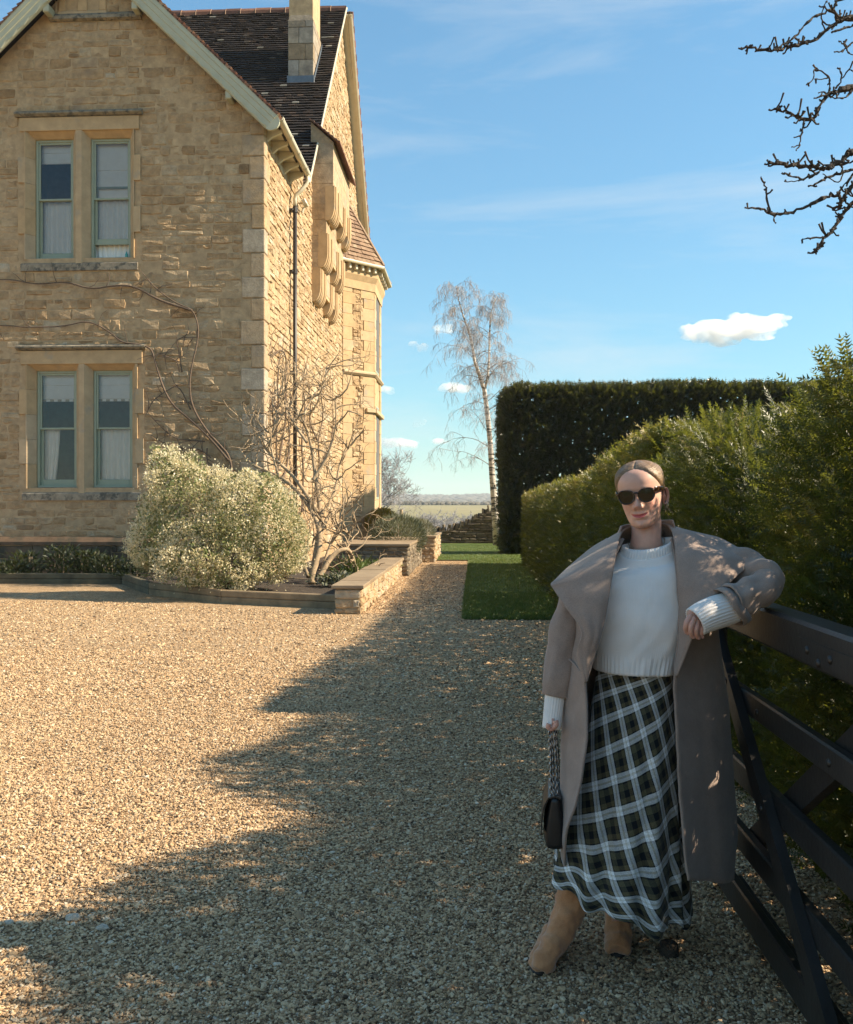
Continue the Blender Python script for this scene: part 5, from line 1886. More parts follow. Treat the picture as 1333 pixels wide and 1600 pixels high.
for px, t, h, w_, lab, mt in ((548, 17.6, .42, .30, 'pale green iris-like clump in the bed next to the bare shrub', 'green_leaf'), (562, 18.6, .30, .3, 'low green clump behind the iris-like leaves', 'green_leaf'), (580, 19.3, .28, .28, 'small green herb near the middle of the bed inside the low wall', 'green_leaf'), (600, 19.9, .26, .3, 'small bright green herb next to the taller wall', 'green_leaf'), (534, 16.3, .25, .3, 'sprawling grey green plant right behind the wall corner', 'lavender'), (515, 16.4, .2, .3, 'low dry plant at the foot of the bare shrub', 'lavender')):
    tuft_plant('bed_plant', lab, 'plant', bedp(px, t), h, w_, 260, M[mt], rgp, (.10, .28) if 'iris' in lab else (.05, .12), .12 if 'iris' in lab else .5, 'green plants inside the low wall', .6, 1.6 if 'iris' in lab else .7)
m1 = MB()
b = bedp(575, 18.4)
m1.tube([b + Vector((-.12, 0, 0)), b + Vector((-.1, 0, .32)), b + Vector((.08, 0, .34)), b + Vector((.12, .02, 0))], .014, 5)
tag(m1.build('plant_support', M['iron']), 'small dark bent metal plant support among the green plants in the bed', 'plant support')


def mound(name, label, px, py, rx, rz, t, ry, n, mat, leaf, rg, wd=.12, up=.5, group=None, tm=.5):
    c = W(px, py, t); k = t / F
    r = thing(name, label, 'shrub', (c.x, c.y, 0), group)
    P, N = shell_points([(tuple(c), (rx * k, ry, rz * k))], n, rg, .12)
    tv, tf = leaf_template(1, 1, wd)
    blob_leaves('foliage', P, N, mat, r, rg, tv, tf, leaf, .35, lambda p, g: np.clip(g.normal(tm, .25, len(p)), 0, 1), up=up, out=1)
    m1 = MB()
    for q in range(6):
        m1.tube([Vector((c.x, c.y, .05)) + Vector(rg.normal(size=3)) * .06, Vector(c) + Vector(rg.normal(size=3)) * rx * k * .4], [.02, .008], 4)
    m1.build('stem', M['bark'], r)
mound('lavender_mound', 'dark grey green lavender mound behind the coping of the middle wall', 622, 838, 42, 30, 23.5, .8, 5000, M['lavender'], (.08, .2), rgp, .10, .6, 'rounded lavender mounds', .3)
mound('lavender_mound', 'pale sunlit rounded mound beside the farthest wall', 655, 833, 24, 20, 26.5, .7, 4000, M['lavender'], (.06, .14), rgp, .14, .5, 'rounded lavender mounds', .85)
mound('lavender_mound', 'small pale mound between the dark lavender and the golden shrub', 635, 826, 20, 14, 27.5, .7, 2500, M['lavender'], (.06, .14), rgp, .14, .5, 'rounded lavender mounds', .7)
mound('golden_shrub', 'rounded golden leaved shrub at the corner of the bay', 597, 818, 25, 22, 31.5, .7, 3500, M['gold_leaf'], (.06, .14), rgp, .4, .3)


# ---- dry stone boundary wall with ragged upright coping, rising to the right
def dry_wall():
    YW = 39.5
    r = thing('dry_stone_wall', 'rough dry stone boundary wall rising to the right behind the birch', 'wall', (WY(740, 840, YW).x, YW, 0))
    xa, xb = WY(600, 830, YW).x, WY(830, 800, YW).x
    def top(x):
        # measured along the wall
        ks = [(590, 828), (672, 826), (690, 825), (705, 823), (720, 818), (735, 810), (748, 802), (760, 795), (772, 792), (800, 790), (840, 790)]
        u0 = x
        for (p0, q0), (p1, q1) in zip(ks[:-1], ks[1:]):
            a, b = WY(p0, q0, YW), WY(p1, q1, YW)
            if a.x <= u0 <= b.x: return a.z + (b.z - a.z) * (u0 - a.x) / (b.x - a.x) - .16
        return .5
    mb = MB()
    n = 40
    vs = []
    for i in range(n + 1):
        x = xa + (xb - xa) * i / n
        vs += [(x, YW + .04, -.1), (x, YW + .04, top(x)), (x, YW + .5, top(x)), (x, YW + .5, -.1)]
    fs = []
    for i in range(n):
        a, b = i * 4, i * 4 + 4
        fs += [(a, b, b + 1, a + 1), (a + 1, b + 1, b + 2, a + 2), (a + 2, b + 2, b + 3, a + 3)]
    mb.add(vs, fs, tint=.1)
    core = mb.build('core', M['dry_stone'], r)
    fr = (Vector((0, YW + .04, 0)), UX, UZ, NY)
    rects = layout(xa, xb, [-.05, 2.2], lambda v: .10, lambda v: .38, [], rgg, .1)
    rects = [q for q in rects if q[3] < top((q[0] + q[1]) / 2) + .03]
    put_stones('wall_stone', 'stonework', core, rects, fr, M['dry_stone'], rgg, 120, (0.02, 0.09), back=.05, rough=2.5, jit=.03, prefer=lambda q: 1 if q[0] > WY(668, 830, YW).x else .01)
    x = xa
    while x < xb:
        w_ = rgg.uniform(.05, .12); h = rgg.uniform(.16, .34)
        z = top(x) - .03
        Mx = Matrix.Translation((x, YW + .25, z)) @ Matrix.Rotation(rgg.normal(.12, .22), 4, 'Y') @ Matrix.Rotation(rgg.normal(0, .15), 4, 'Z')
        m1 = MB(); m1.bbox((-w_ / 2, -.24, 0), (w_ / 2, .24, h), .02, M=Mx, tint=float(rgg.uniform(0, .8)))
        m1.build('coping_stone', M['dry_stone'], r)
        x += w_ * 1.25
dry_wall()


# ================================================================== trees
M['birch'] = None
def birch_mat():
    t = NT('birch_bark')
    v = t.coord()
    mp = t.n('Mapping'); mp.inputs['Scale'].default_value = (1.5, 1.5, 9)
    t.l(v, mp.inputs['Vector'])
    n1 = t.noise(mp.outputs[0], 2.0, 5, .6)
    c = t.ramp(n1, [(0.42, (0.05, 0.045, 0.04, 1)), (0.52, (0.52, 0.46, 0.39, 1)), (0.8, (0.66, 0.60, 0.53, 1))])
    return t.finish(t.principled(c, .85, t.bump(n1, .4, .01)))
M['birch'] = birch_mat()
M['twig'] = mat_simple('birch_twig', (0.31, 0.295, 0.30, 1), .9, .2, 3, .1)


def birch():
    rg = np.random.default_rng(9)
    T = 37.5
    r = thing('birch_tree', 'tall leafless birch with pale trunk and drooping twigs at the end of the lawn', 'tree', tuple(WZ(776, 850) * 1.0))
    def P(px, py, dy=0): return W(px, py, T + dy)
    trunk_px = [(778, 852), (774, 800), (769, 740), (766, 690), (762, 650), (757, 610), (749, 585), (742, 566), (738, 540), (733, 519), (724, 494), (717, 469), (713, 446)]
    lead_px = [(757, 610), (762, 590), (764, 563), (765, 530), (766, 497), (770, 478), (776, 463)]
    m1 = MB()
    tp = [P(*q) for q in trunk_px]
    tp[0].z = -.1
    m1.tube(tp, [.20, .155, .125, .11, .10, .09, .075, .062, .052, .042, .032, .022, .01], 8)
    m1.build('trunk', M['birch'], r, True)
    lp = [P(*q, .3 * i / 6) for i, q in enumerate(lead_px)]
    m1 = MB(); m1.tube(lp, [.06, .055, .046, .038, .028, .018, .008], 7); m1.build('limb', M['birch'], r, True)
    stems = [(tp, 1, .035, 52), (lp, 1, .02, 20)]
    def droop(mb, p, d, L, r0, depth, ntw):
        pts = [Vector(p)]
        d = Vector(d).normalized()
        n = 7
        for i in range(n):
            d = (d + Vector((0, 0, -.10 - .16 * i / n)) + Vector(rg.normal(size=3)) * .10).normalized()
            pts.append(pts[-1] + d * (L / n))
        mb.tube(pts, [max(.0035, r0 * (1 - .8 * i / n)) for i in range(n + 1)], 4 if r0 > .01 else 3, caps=False)
        if depth > 0:
            for k in range(ntw):
                i = rg.integers(1, n)
                dd = (pts[i + 1] - pts[i]).normalized()
                nd = (dd * .7 + Vector((rg.normal() * .6, rg.normal() * .6, rg.uniform(-.1, .5)))).normalized()
                droop(mb, pts[i].lerp(pts[i + 1], rg.random()), nd, L * rg.uniform(.3, .55) + .1, max(.004, r0 * .5), depth - 1, max(3, ntw - 2))
        elif L > .05:
            for k in range(4):      # hanging twiglets
                i = rg.integers(1, n)
                q = [pts[i]]
                d2 = Vector((rg.normal() * .35, rg.normal() * .35, -.8)).normalized()
                for _ in range(3):
                    d2 = (d2 + Vector((rg.normal() * .12, rg.normal() * .12, -.12))).normalized()
                    q.append(q[-1] + d2 * rg.uniform(.07, .17))
                mb.tube(q, [.0045, .004, .0035, .003], 3, caps=False)
    for path, _, _, nb in stems:
        cum = len(path) - 1
        for k in range(nb):
            f = .17 + .83 * (k + rg.random()) / nb if path is tp else .08 + .92 * (k + rg.random()) / nb
            i = min(cum - 1, int(f * cum)); q = path[i].lerp(path[i + 1], f * cum - i)
            hh = max(.05, 1 - f)
            L = (.55 + 2.3 * hh ** .8) * rg.uniform(.7, 1.15) if path is tp else (.5 + 1.1 * hh) * rg.uniform(.7, 1.15)
            a = rg.uniform(0, 2 * math.pi)
            s = 1 if k % 2 else -1
            d = Vector((s * abs(math.cos(a)) * 1.0 + .1, math.sin(a) * .8, .55 + .5 * f))
            m1 = MB()
            droop(m1, q, d, L, .008 + .016 * hh, 2, 5)
            m1.build('branch', M['twig'], r)
birch()


def far_tree(px, py_top, t, w_, seed, label, name='bare_tree', depth=5, col='twig'):
    rg = np.random.default_rng(seed)
    b = W(px, 800, t); b.z = terrain_z(b.x, b.y) - .2
    h = W(px, py_top, t).z - b.z
    r = thing(name, label, 'tree', tuple(b), 'bare winter trees beyond the garden')
    m1 = MB()
    tp = [b, b + Vector((.02 * h, 0, h * .18)), b + Vector((-.01 * h, 0, h * .34)), b + Vector((.02 * h, .02 * h, h * .5))]
    m1.tube(tp, [h * .035, h * .028, h * .022, h * .014], 7)
    m1.build('trunk', M['bark'], r, True)
    for k in range(11):
        mm = MB()
        f = rg.uniform(.35, 1)
        q = tp[1].lerp(tp[3], f)
        a = 2 * math.pi * k / 11 + rg.normal() * .2
        branch_tree(mm, q, Vector((math.cos(a), math.sin(a), .55 + rg.random() * .7)), h * .36 * w_, h * .010, depth - 1, rg, .35, .08, 5, (3, 5), .4, .1, t * .00016, .7, 5, .62)
        mm.build('branch', M[col], r)
far_tree(588, 722, 62, 1.05, 5, 'large bare tree half hidden behind the bay of the house', depth=5)
for i, (px, pt, t, w_) in enumerate(((640, 800, 70, .8), (668, 796, 78, .9), (700, 798, 84, .9), (727, 797, 90, .8), (655, 806, 66, 1.1), (685, 804, 72, 1.1), (712, 806, 76, 1.0), (620, 803, 80, 1.0), (606, 806, 70, 1.0))):
    far_tree(px, pt, t, w_, 100 + i, ['small bare tree left of centre in the hedgerow beyond the garden wall', 'bare bushy tree in the hedgerow above the far end of the path', 'bare tree in the hedgerow left of the birch', 'bare tree in the hedgerow just beside the birch trunk', 'low twiggy bush above the pale lavender mound', 'low twiggy bush above the start of the dry stone wall', 'low twiggy bush above the slope of the dry stone wall', 'bare bush above the golden shrub', 'bare bush close to the bay corner'][i], 'hedgerow_tree', 4)
m1 = MB()
b = W(627, 822, 60); b.z = terrain_z(b.x, b.y) - .1
m1.tube([b, b + Vector((0, 0, W(627, 796, 60).z - b.z))], .11, 6)
tag(m1.build('field_post', M['bark_pale']), 'thin pale upright post in the field beyond the garden', 'post')


def overhang_tree():
    """Gnarled bare tree whose crown hangs into the top right of the view; its trunk stands behind the hedge."""
    rg = np.random.default_rng(42)
    r = thing('gnarled_tree', 'gnarled leafless tree whose dark knobbly boughs reach in at the top right', 'tree', (2.75, 2.3, 0))
    base = Vector((2.75, 2.3, -.1))
    m1 = MB()
    tr = [base, base + Vector((-.1, 0, .9)), base + Vector((.05, .05, 1.9)), base + Vector((-.05, 0, 2.35))]
    m1.tube(tr, [.12, .09, .085, .09], 9)
    m1.build('trunk', M['bark_dark'], r, True)
    head = tr[-1]
    def px(x, y): return (1150 + x * .25, y * .25)
    T0, T1 = 7.4, 6.6
    paths = [
        [(1400, 60), (735, 105), (640, 130), (560, 190), (480, 260), (400, 275), (320, 295), (230, 320), (150, 310), (60, 290)],
        [(640, 130), (600, 60), (520, 90), (430, 150), (380, 220), (300, 275), (230, 320)],
        [(900, -40), (660, -20), (600, 60)], [(560, 190), (530, 120), (545, 50), (570, 0)], [(735, 160), (690, 175), (600, 200)], [(735, 110), (650, 110), (600, 60), (640, -10)],
        [(735, 260), (690, 300), (650, 325), (615, 325)], [(690, 300), (660, 265), (645, 255)], [(690, 300), (705, 335), (740, 345)],
        [(1400, 400), (735, 540), (650, 565), (580, 585), (530, 650), (490, 745), (430, 745), (360, 720), (300, 690), (240, 685)],
        [(430, 745), (420, 790), (405, 850), (400, 905), (375, 940)], [(405, 850), (360, 860)], [(400, 905), (350, 920)], [(580, 585), (590, 530), (585, 485), (540, 445), (490, 420), (490, 490), (440, 530)], [(585, 485), (540, 495), (490, 495)],
        [(625, 550), (665, 490), (650, 430)], [(665, 490), (705, 430), (735, 450)], [(735, 560), (690, 610), (650, 615), (590, 610)], [(580, 585), (540, 600), (490, 615)], [(580, 590), (540, 570), (515, 580)],
        [(1400, 760), (735, 940), (680, 980), (600, 1040), (540, 1055), (440, 1050), (380, 1025), (290, 1030), (200, 1020)],
        [(540, 1055), (500, 1090), (430, 1120), (360, 1105), (290, 1080)], [(430, 1120), (370, 1135), (305, 1135)], [(735, 1060), (650, 1080), (580, 1105), (500, 1150), (450, 1165)], [(600, 1040), (660, 1020), (670, 1100), (640, 1150), (580, 1110), (540, 1085)],
        [(1400, 800), (735, 1130), (700, 1190), (670, 1240), (650, 1300)], [(735, 1080), (690, 1150), (630, 1210)],
        [(670, 1240), (590, 1215), (530, 1250), (440, 1290), (350, 1325), (260, 1340), (200, 1330), (160, 1295), (60, 1300)],
        [(215, 1325), (185, 1220), (190, 1170), (155, 1105)], [(240, 1340), (235, 1375), (245, 1395)], [(1400, 900), (735, 1250), (680, 1320), (620, 1410), (560, 1480), (500, 1570)], [(560, 1485), (470, 1485), (410, 1495)]]
    wid = [13, 9, 10, 6, 10, 8, 6, 5, 5, 12, 6, 5, 4, 7, 5, 6, 5, 7, 6, 5, 16, 10, 4, 9, 5, 14, 9, 13, 7, 6, 12, 6]
    for k, (pp, wd) in enumerate(zip(paths, wid)):
        m1 = MB()
        wd = wd * .25 * 2.4 / F
        first = pp[0][0] > 1000
        pts = []
        for i, q in enumerate(pp):
            X, Y_ = px(*q)
            t = 2.38 + .14 * math.sin(k * 2.4 + .5) - .006 * i
            p = W(X, Y_, t)
            pts.append(p)
        if first: pts = [head + Vector((rg.normal() * .03, rg.normal() * .03, rg.normal() * .05))] + pts
        for _ in range(2):
            q = [pts[0]]
            for a, b in zip(pts[:-1], pts[1:]): q += [a.lerp(b, .25), a.lerp(b, .75)]
            q.append(pts[-1]); pts = q
        n = len(pts)
        rr = [wd * (1.0 - .45 * i / n) * (1 + .22 * rg.normal()) * (1.7 if (first and i < n * .3) else 1) for i in range(n)]
        pts = [p + Vector(rg.normal(size=3)) * wd * .35 for p in pts]
        m1.tube(pts, [max(.0014, a) for a in rr], 6)
        L = sum((pts[i + 1] - pts[i]).length for i in range(n - 1))
        for q in range(int(L * 34)):       # knobs and short spurs
            i = rg.integers(n // 4, n)
            d = Vector(rg.normal(size=3)).normalized()
            l = rg.uniform(.004, .016) if rg.random() < .8 else rg.uniform(.016, .038)
            m1.tube([pts[i], pts[i] + d * l * .6, pts[i] + (d + Vector((0, 0, .3))) * l], [.0028, .0022, .0028], 4)
        m1.build('bough', M['bark_dark'], r)
    for k in range(6):       # the rest of the crown, outside the view
        m1 = MB()
        a = rg.uniform(-.9, .9)
        branch_tree(m1, head, Vector((math.cos(a), math.sin(a), .45)), .8, .03, 3, rg, .5, .05, 5, (2, 3), .45, 0, .003, .8, 6, .66)
        m1.build('bough', M['bark_dark'], r)
overhang_tree()


# ---- odds and ends on the gravel
def loose_stone(px, py, r_, label, seed):
    rg = np.random.default_rng(seed)
    c = WZ(px, py)
    bm = bmesh.new(); bmesh.ops.create_icosphere(bm, subdivisions=2, radius=1)
    for v in bm.verts:
        f = 1 + .3 * noise.noise(v.co * 1.6 + Vector((seed, 0, 0)))
        v.co = c + Vector((v.co.x * r_ * 1.3, v.co.y * r_, v.co.z * r_ * .6 + r_ * .45)) * f
    me = bpy.data.meshes.new('pale_stone'); bm.to_mesh(me); bm.free()
    tag(add_obj('pale_stone', me, M['pale_stone'], None), label, 'stone', 'larger pale stones lying on the gravel')
M['pale_stone'] = mat_simple('pale_limestone', (.42, .36, .28, 1), .9, .15, 20, .6, 90, .004)
loose_stone(113, 1438, .022, 'largest pale stone on the dark gravel near the lower left edge of the shadow', 1)
loose_stone(160, 1453, .018, 'pale flat stone just right of the largest pale stone', 2)
loose_stone(14, 1444, .015, 'small pale stone nearest the left side of the drive', 3)
c = WZ(1045, 1492)
mb = MB()
mb.loft([[c + Vector((r_ * math.cos(a), r_ * math.sin(a), h)) for a in np.linspace(0, 2 * math.pi, 16, endpoint=False)] for r_, h in ((.032, -.01), (.034, .02), (.030, .04), (.018, .047))], True, cap1=True)
tag(mb.build('dark_lump', M['soil'], None, True), 'small black round lump in the gravel behind her boots', 'gate stop')  # low black lump on the gravel
rg = np.random.default_rng(8)
for i, (a, b, lab) in enumerate((((918, 1420), (946, 1437), 'thin bare twig lying on the gravel between her boots'), ((905, 1470), (925, 1488), 'short thin twig on the gravel in front of her boots'))):
    p, q = WZ(*a), WZ(*b)
    mb = MB()
    pts = [p.lerp(q, f) + Vector((rg.normal() * .006, rg.normal() * .006, .012 + abs(rg.normal()) * .004)) for f in np.linspace(0, 1, 7)]
    mb.tube(pts, [.0022, .002, .002, .0018, .0016, .0014, .001], 5)
    mb.tube([pts[3], pts[3] + Vector((.03, .02, .006))], [.0014, .0008], 4)
    tag(mb.build('twig', M['bark_pale'], None, True), lab, 'twig', 'fallen twigs on the gravel')
# ================================================================== gate
M['gate'] = mat_simple('dark_painted_timber', (0.022, 0.020, 0.018, 1), 0.42, 0.3, 6, 0.35, 50, 0.004, Specular_IOR_Level=.5)
GXF = 0.93                        # face of the gate towards the drive
GY_NEAR, GY_FAR = 0.75, 3.62
def gate():
    r = thing('field_gate', 'dark stained timber five-bar gate standing open against the hedge', 'gate', (GXF + .04, GY_FAR, 0))
    rg = np.random.default_rng(2)
    def rail(name, z0, z1, x0, x1, y0=GY_NEAR, y1=GY_FAR, b=.006):
        m1 = MB(); m1.bbox((x0, y0, z0), (x1, y1, z1), b); return m1.build(name, M['gate'], r)
    top = rail('top_rail', 1.085, 1.205, GXF - .012, GXF + .085, b=.010)
    for z0, z1 in ((.808, .888), (.535, .62), (.30, .385), (.06, .163)):
        rail('rail', z0, z1, GXF + .012, GXF + .048, GY_NEAR, GY_FAR)
    for y0, y1 in ((GY_FAR, GY_FAR + .08), (GY_NEAR - .1, GY_NEAR)):
        m1 = MB(); m1.bbox((GXF - .012, y0, .04), (GXF + .075, y1, 1.22), .008); m1.build('stile', M['gate'], r)
    def brace(ya, za, yb, zb, x0, x1, w_=.085):
        a, b = Vector((0, ya, za)), Vector((0, yb, zb))
        d = (b - a).normalized(); n = Vector((0, -d.z, d.y)) * (w_ / 2)
        m1 = MB()
        m1.prism([Vector((x0, *(q.yz))) for q in (a + n, b + n, b - n, a - n)], (x1 - x0, 0, 0))
        return m1.build('brace', M['gate'], r)
    brace(3.52, 1.07, 2.30, .03 + .05, GXF - .022, GXF + .010, .075)
    brace(3.30, .30, 1.95, 1.30 - .10, GXF + .050, GXF + .080, .085)
    brace(3.45, .10, 2.10, .10, GXF + .050, GXF + .078, .07)
    m1 = MB()
    m1.prism([(GXF - .0155, 2.60, 1.160), (GXF - .0155, 2.18, 1.160), (GXF - .0155, 2.18, 1.105), (GXF - .0155, 2.60, 1.105)], (.0035, 0, 0))
    st = m1.build('hinge_strap', M['gate'], r)
    for y, z in ((2.52, 1.132), (2.36, 1.132), (2.44, 1.11), (3.05, .84), (3.02, .58), (2.44, .845), (2.75, .345), (3.30, .90), (2.9, .57)):
        m1 = MB()
        x0 = GXF - .016 if z > 1.09 else GXF - .022 if (y, z) in ((3.30, .90), (2.9, .57)) else GXF + .012
        ring = [[Vector((x0 - h, y + q * math.cos(k * math.pi / 5), z + q * math.sin(k * math.pi / 5))) for k in range(10)] for q, h in ((.0125, 0), (.0115, .004), (.006, .007))]
        m1.loft(ring, cap1=True); m1.build('bolt_head', M['iron'], r, True)
    m1 = MB(); m1.bbox((GXF - .06, GY_NEAR - .30, -.05), (GXF + .1, GY_NEAR - .12, 1.4), .01)
    m1.build('gate_post', M['gate'], r)
gate()
# ================================================================== the woman
TB = 3.0                          # distance of her body along the camera axis
KB = TB / F
RIGHT = Vector((CT, ST, 0)); FWD = Vector((-ST, CT, 0)); UP = Vector((0, 0, 1))


def L(px, py, d=0.0):
    return W(px, py, TB + d)


def wool(name, c0, c1, bump=.35, sc=700, rough=.95, sheen=.25):
    t = NT(name)
    v = t.coord()
    n1 = t.noise(v, 14, 5, .65)
    n2 = t.noise(v, 420, 3, .7)
    c = t.ramp(n1, [(.3, c0), (.7, c1)])
    g = t.ramp(n2, [(.3, (.78, .78, .78, 1)), (.7, (1.18, 1.18, 1.18, 1))])
    c = t.mix(1.0, c, g, 'MULTIPLY')
    h = t.math('ADD', t.math('MULTIPLY', n2, .5), t.noise(v, 60, 4))
    p = t.principled(c, rough, t.bump(h, bump, .003), Specular_IOR_Level=.15, Sheen_Weight=sheen, Sheen_Roughness=.5)
    return t.finish(p)


M['coat'] = wool('taupe_wool', (.28, .212, .178, 1), (.35, .268, .225, 1))
M['suede'] = wool('tan_suede', (.42, .175, .075, 1), (.56, .27, .13, 1), .25, sheen=.4)


def knit():
    t = NT('cream_knit')
    u = t.n('UVMap').outputs['UV']
    wv = t.n('TexWave', wave_type='BANDS', bands_direction='X', _Scale=1.0, _Distortion=.25, _Detail=2)
    mp = t.n('Mapping'); mp.inputs['Scale'].default_value = (50, 50, 50)
    t.l(u, mp.inputs['Vector']); t.l(mp.outputs[0], wv.inputs['Vector'])
    wv2 = t.n('TexWave', wave_type='BANDS', bands_direction='Y', _Scale=1.0, _Distortion=.5)
    mp2 = t.n('Mapping'); mp2.inputs['Scale'].default_value = (30, 30, 30)
    t.l(u, mp2.inputs['Vector']); t.l(mp2.outputs[0], wv2.inputs['Vector'])
    h = t.math('ADD', wv.outputs['Fac'], t.math('MULTIPLY', wv2.outputs['Fac'], .35))
    h = t.math('ADD', h, t.math('MULTIPLY', t.noise(t.coord(), 500, 3), .5))
    c = t.ramp(t.noise(t.coord(), 9, 4), [(.3, (.76, .73, .71, 1)), (.7, (.84, .81, .79, 1))])
    p = t.principled(c, .95, t.bump(h, .16, .002), Specular_IOR_Level=.1, Sheen_Weight=.2)
    return t.finish(p)


M['knit'] = knit()


def plaid():
    t = NT('plaid_wool')
    uv = t.n('UVMap').outputs['UV']
    mp = t.n('Mapping'); mp.inputs['Rotation'].default_value = (0, 0, math.radians(23))
    t.l(uv, mp.inputs['Vector'])
    sx = t.n('SeparateXYZ'); t.l(mp.outputs[0], sx.inputs[0])
    fine = t.noise(uv, 260, 3, .8)
    def thread(c, period):
        f = t.math('FRACT', t.math('DIVIDE', c, period))
        return t.ramp(f, [(0.0, (.80, .83, .86, 1)), (.11, (.60, .58, .50, 1)), (.18, (.86, .88, .90, 1)), (.30, (.014, .017, .02, 1)), (.34, (.12, .098, .052, 1)), (.50, (.010, .013, .017, 1)), (.73, (.095, .092, .056, 1)), (.94, (.016, .018, .02, 1))], 'CONSTANT')
    a = thread(sx.outputs[0], .066); b = thread(sx.outputs[1], .076)
    # twill: the two thread sets alternate finely
    ch = t.math('FRACT', t.math('MULTIPLY', t.math('ADD', sx.outputs[0], sx.outputs[1]), 260))
    k = t.math('ADD', t.math('MULTIPLY', ch, .16), .42)
    c = t.mix(k, a, b)
    g = t.ramp(fine, [(.3, (.62, .62, .62, 1)), (.7, (1.22, 1.22, 1.22, 1))])
    c = t.mix(1.0, c, g, 'MULTIPLY')
    p = t.principled(c, .92, t.bump(fine, .35, .003), Specular_IOR_Level=.15, Sheen_Weight=.1)
    return t.finish(p)


M['plaid'] = plaid()


def skin_mat():
    t = NT('skin')
    ti = t.attr('tint')
    c = t.ramp(ti, [(0, (.62, .37, .285, 1)), (.35, (.57, .28, .22, 1)), (.6, (.44, .10, .095, 1)), (1, (.40, .08, .08, 1))])
    n1 = t.noise(t.coord(), 40, 4)
    g = t.ramp(n1, [(.3, (.93, .9, .88, 1)), (.7, (1.05, 1.05, 1.05, 1))])
    c = t.mix(1.0, c, g, 'MULTIPLY')
    p = t.principled(c, .48, t.bump(t.noise(t.coord(), 700, 3), .08, .001), Specular_IOR_Level=.4, Subsurface_Weight=.2, Subsurface_Scale=.008)
    p.inputs['Subsurface Radius'].default_value = (1, .35, .2)
    return t.finish(p)


M['skin'] = skin_mat()


def hair_mat():
    t = NT('dark_blonde_hair')
    u = t.n('UVMap').outputs['UV']
    mp = t.n('Mapping'); mp.inputs['Scale'].default_value = (95, 2.2, 1)
    t.l(u, mp.inputs['Vector'])
    n1 = t.noise(mp.outputs[0], 1.0, 5, .7)
    c = t.ramp(n1, [(.25, (.065, .040, .022, 1)), (.5, (.19, .122, .068, 1)), (.75, (.40, .27, .155, 1))])
    p = t.principled(c, .36, t.bump(n1, .6, .004), Specular_IOR_Level=.5, Anisotropic=.5)
    return t.finish(p)


M['hair'] = hair_mat()


def tortoise():
    t = NT('tortoiseshell')
    n1 = t.noise(t.coord(), 85, 3, .5)
    c = t.ramp(n1, [(.5, (.008, .005, .004, 1)), (.62, (.07, .026, .009, 1)), (.78, (.22, .10, .032, 1))])
    return t.finish(t.principled(c, .16, Specular_IOR_Level=.6))


M['tortoise'] = tortoise()
M['lens'] = mat_simple('dark_lens', (.006, .007, .004, 1), .05, .1, 5, 0, Specular_IOR_Level=.32)
M['leather'] = mat_simple('black_leather', (.012, .012, .013, 1), .35, .3, 30, .3, 400, .002)
M['metal'] = mat_simple('pale_gold_metal', (.62, .52, .36, 1), .28, .1, 30, .1, Metallic=1.0)
M['silver'] = mat_simple('antique_silver', (.50, .50, .50, 1), .32, .1, 30, .1, Metallic=1.0)
M['sole'] = mat_simple('dark_sole', (.03, .02, .015, 1), .7)

woman = thing('person', 'woman in sunglasses, taupe wool coat, cream jumper and plaid skirt leaning on the gate', 'person', tuple(WZ(945, 1495)))


def catmull(P, n):
    """Sample a Catmull-Rom curve through tuples P at n parameters."""
    P = [np.array(p, float) for p in P]
    m = len(P)
    out = []
    for i in range(n):
        u = i / (n - 1) * (m - 1)
        k = min(m - 2, int(u)); f = u - k
        p0, p1, p2, p3 = P[max(0, k - 1)], P[k], P[k + 1], P[min(m - 1, k + 2)]
        out.append(.5 * ((2 * p1) + (-p0 + p2) * f + (2 * p0 - 5 * p1 + 4 * p2 - p3) * f * f + (-p0 + 3 * p1 - 3 * p2 + p3) * f ** 3))
    return out


def grid_obj(name, rows, mat, parent, closed=False, uv=None, solid=0.0, flip=False, off=-1.0, sub=0):
    """rows: list of lists of points; uv: function(i, k) -> (u, v)."""
    n, m = len(rows), len(rows[0])
    vs = [tuple(p) for r_ in rows for p in r_]
    fs = []
    for i in range(n - 1):
        for k in range(m if closed else m - 1):
            q = (i * m + k, i * m + (k + 1) % m, (i + 1) * m + (k + 1) % m, (i + 1) * m + k)
            fs.append(q[::-1] if flip else q)
    me = bpy.data.meshes.new(name)
    me.from_pydata(vs, [], fs)
    if uv is not None:
        ul = me.uv_layers.new(name='UVMap')
        j = 0
        for i in range(n - 1):
            for k in range(m if closed else m - 1):
                c = [(i, k), (i, k + 1), (i + 1, k + 1), (i + 1, k)]
                for a in (c[::-1] if flip else c):
                    ul.data[j].uv = uv(*a); j += 1
    o = add_obj(name, me, mat, parent, True)
    if solid:
        md = o.modifiers.new('thickness', 'SOLIDIFY'); md.thickness = solid; md.offset = off
    if sub:
        md = o.modifiers.new('smooth', 'SUBSURF'); md.levels = sub; md.render_levels = sub
    return o


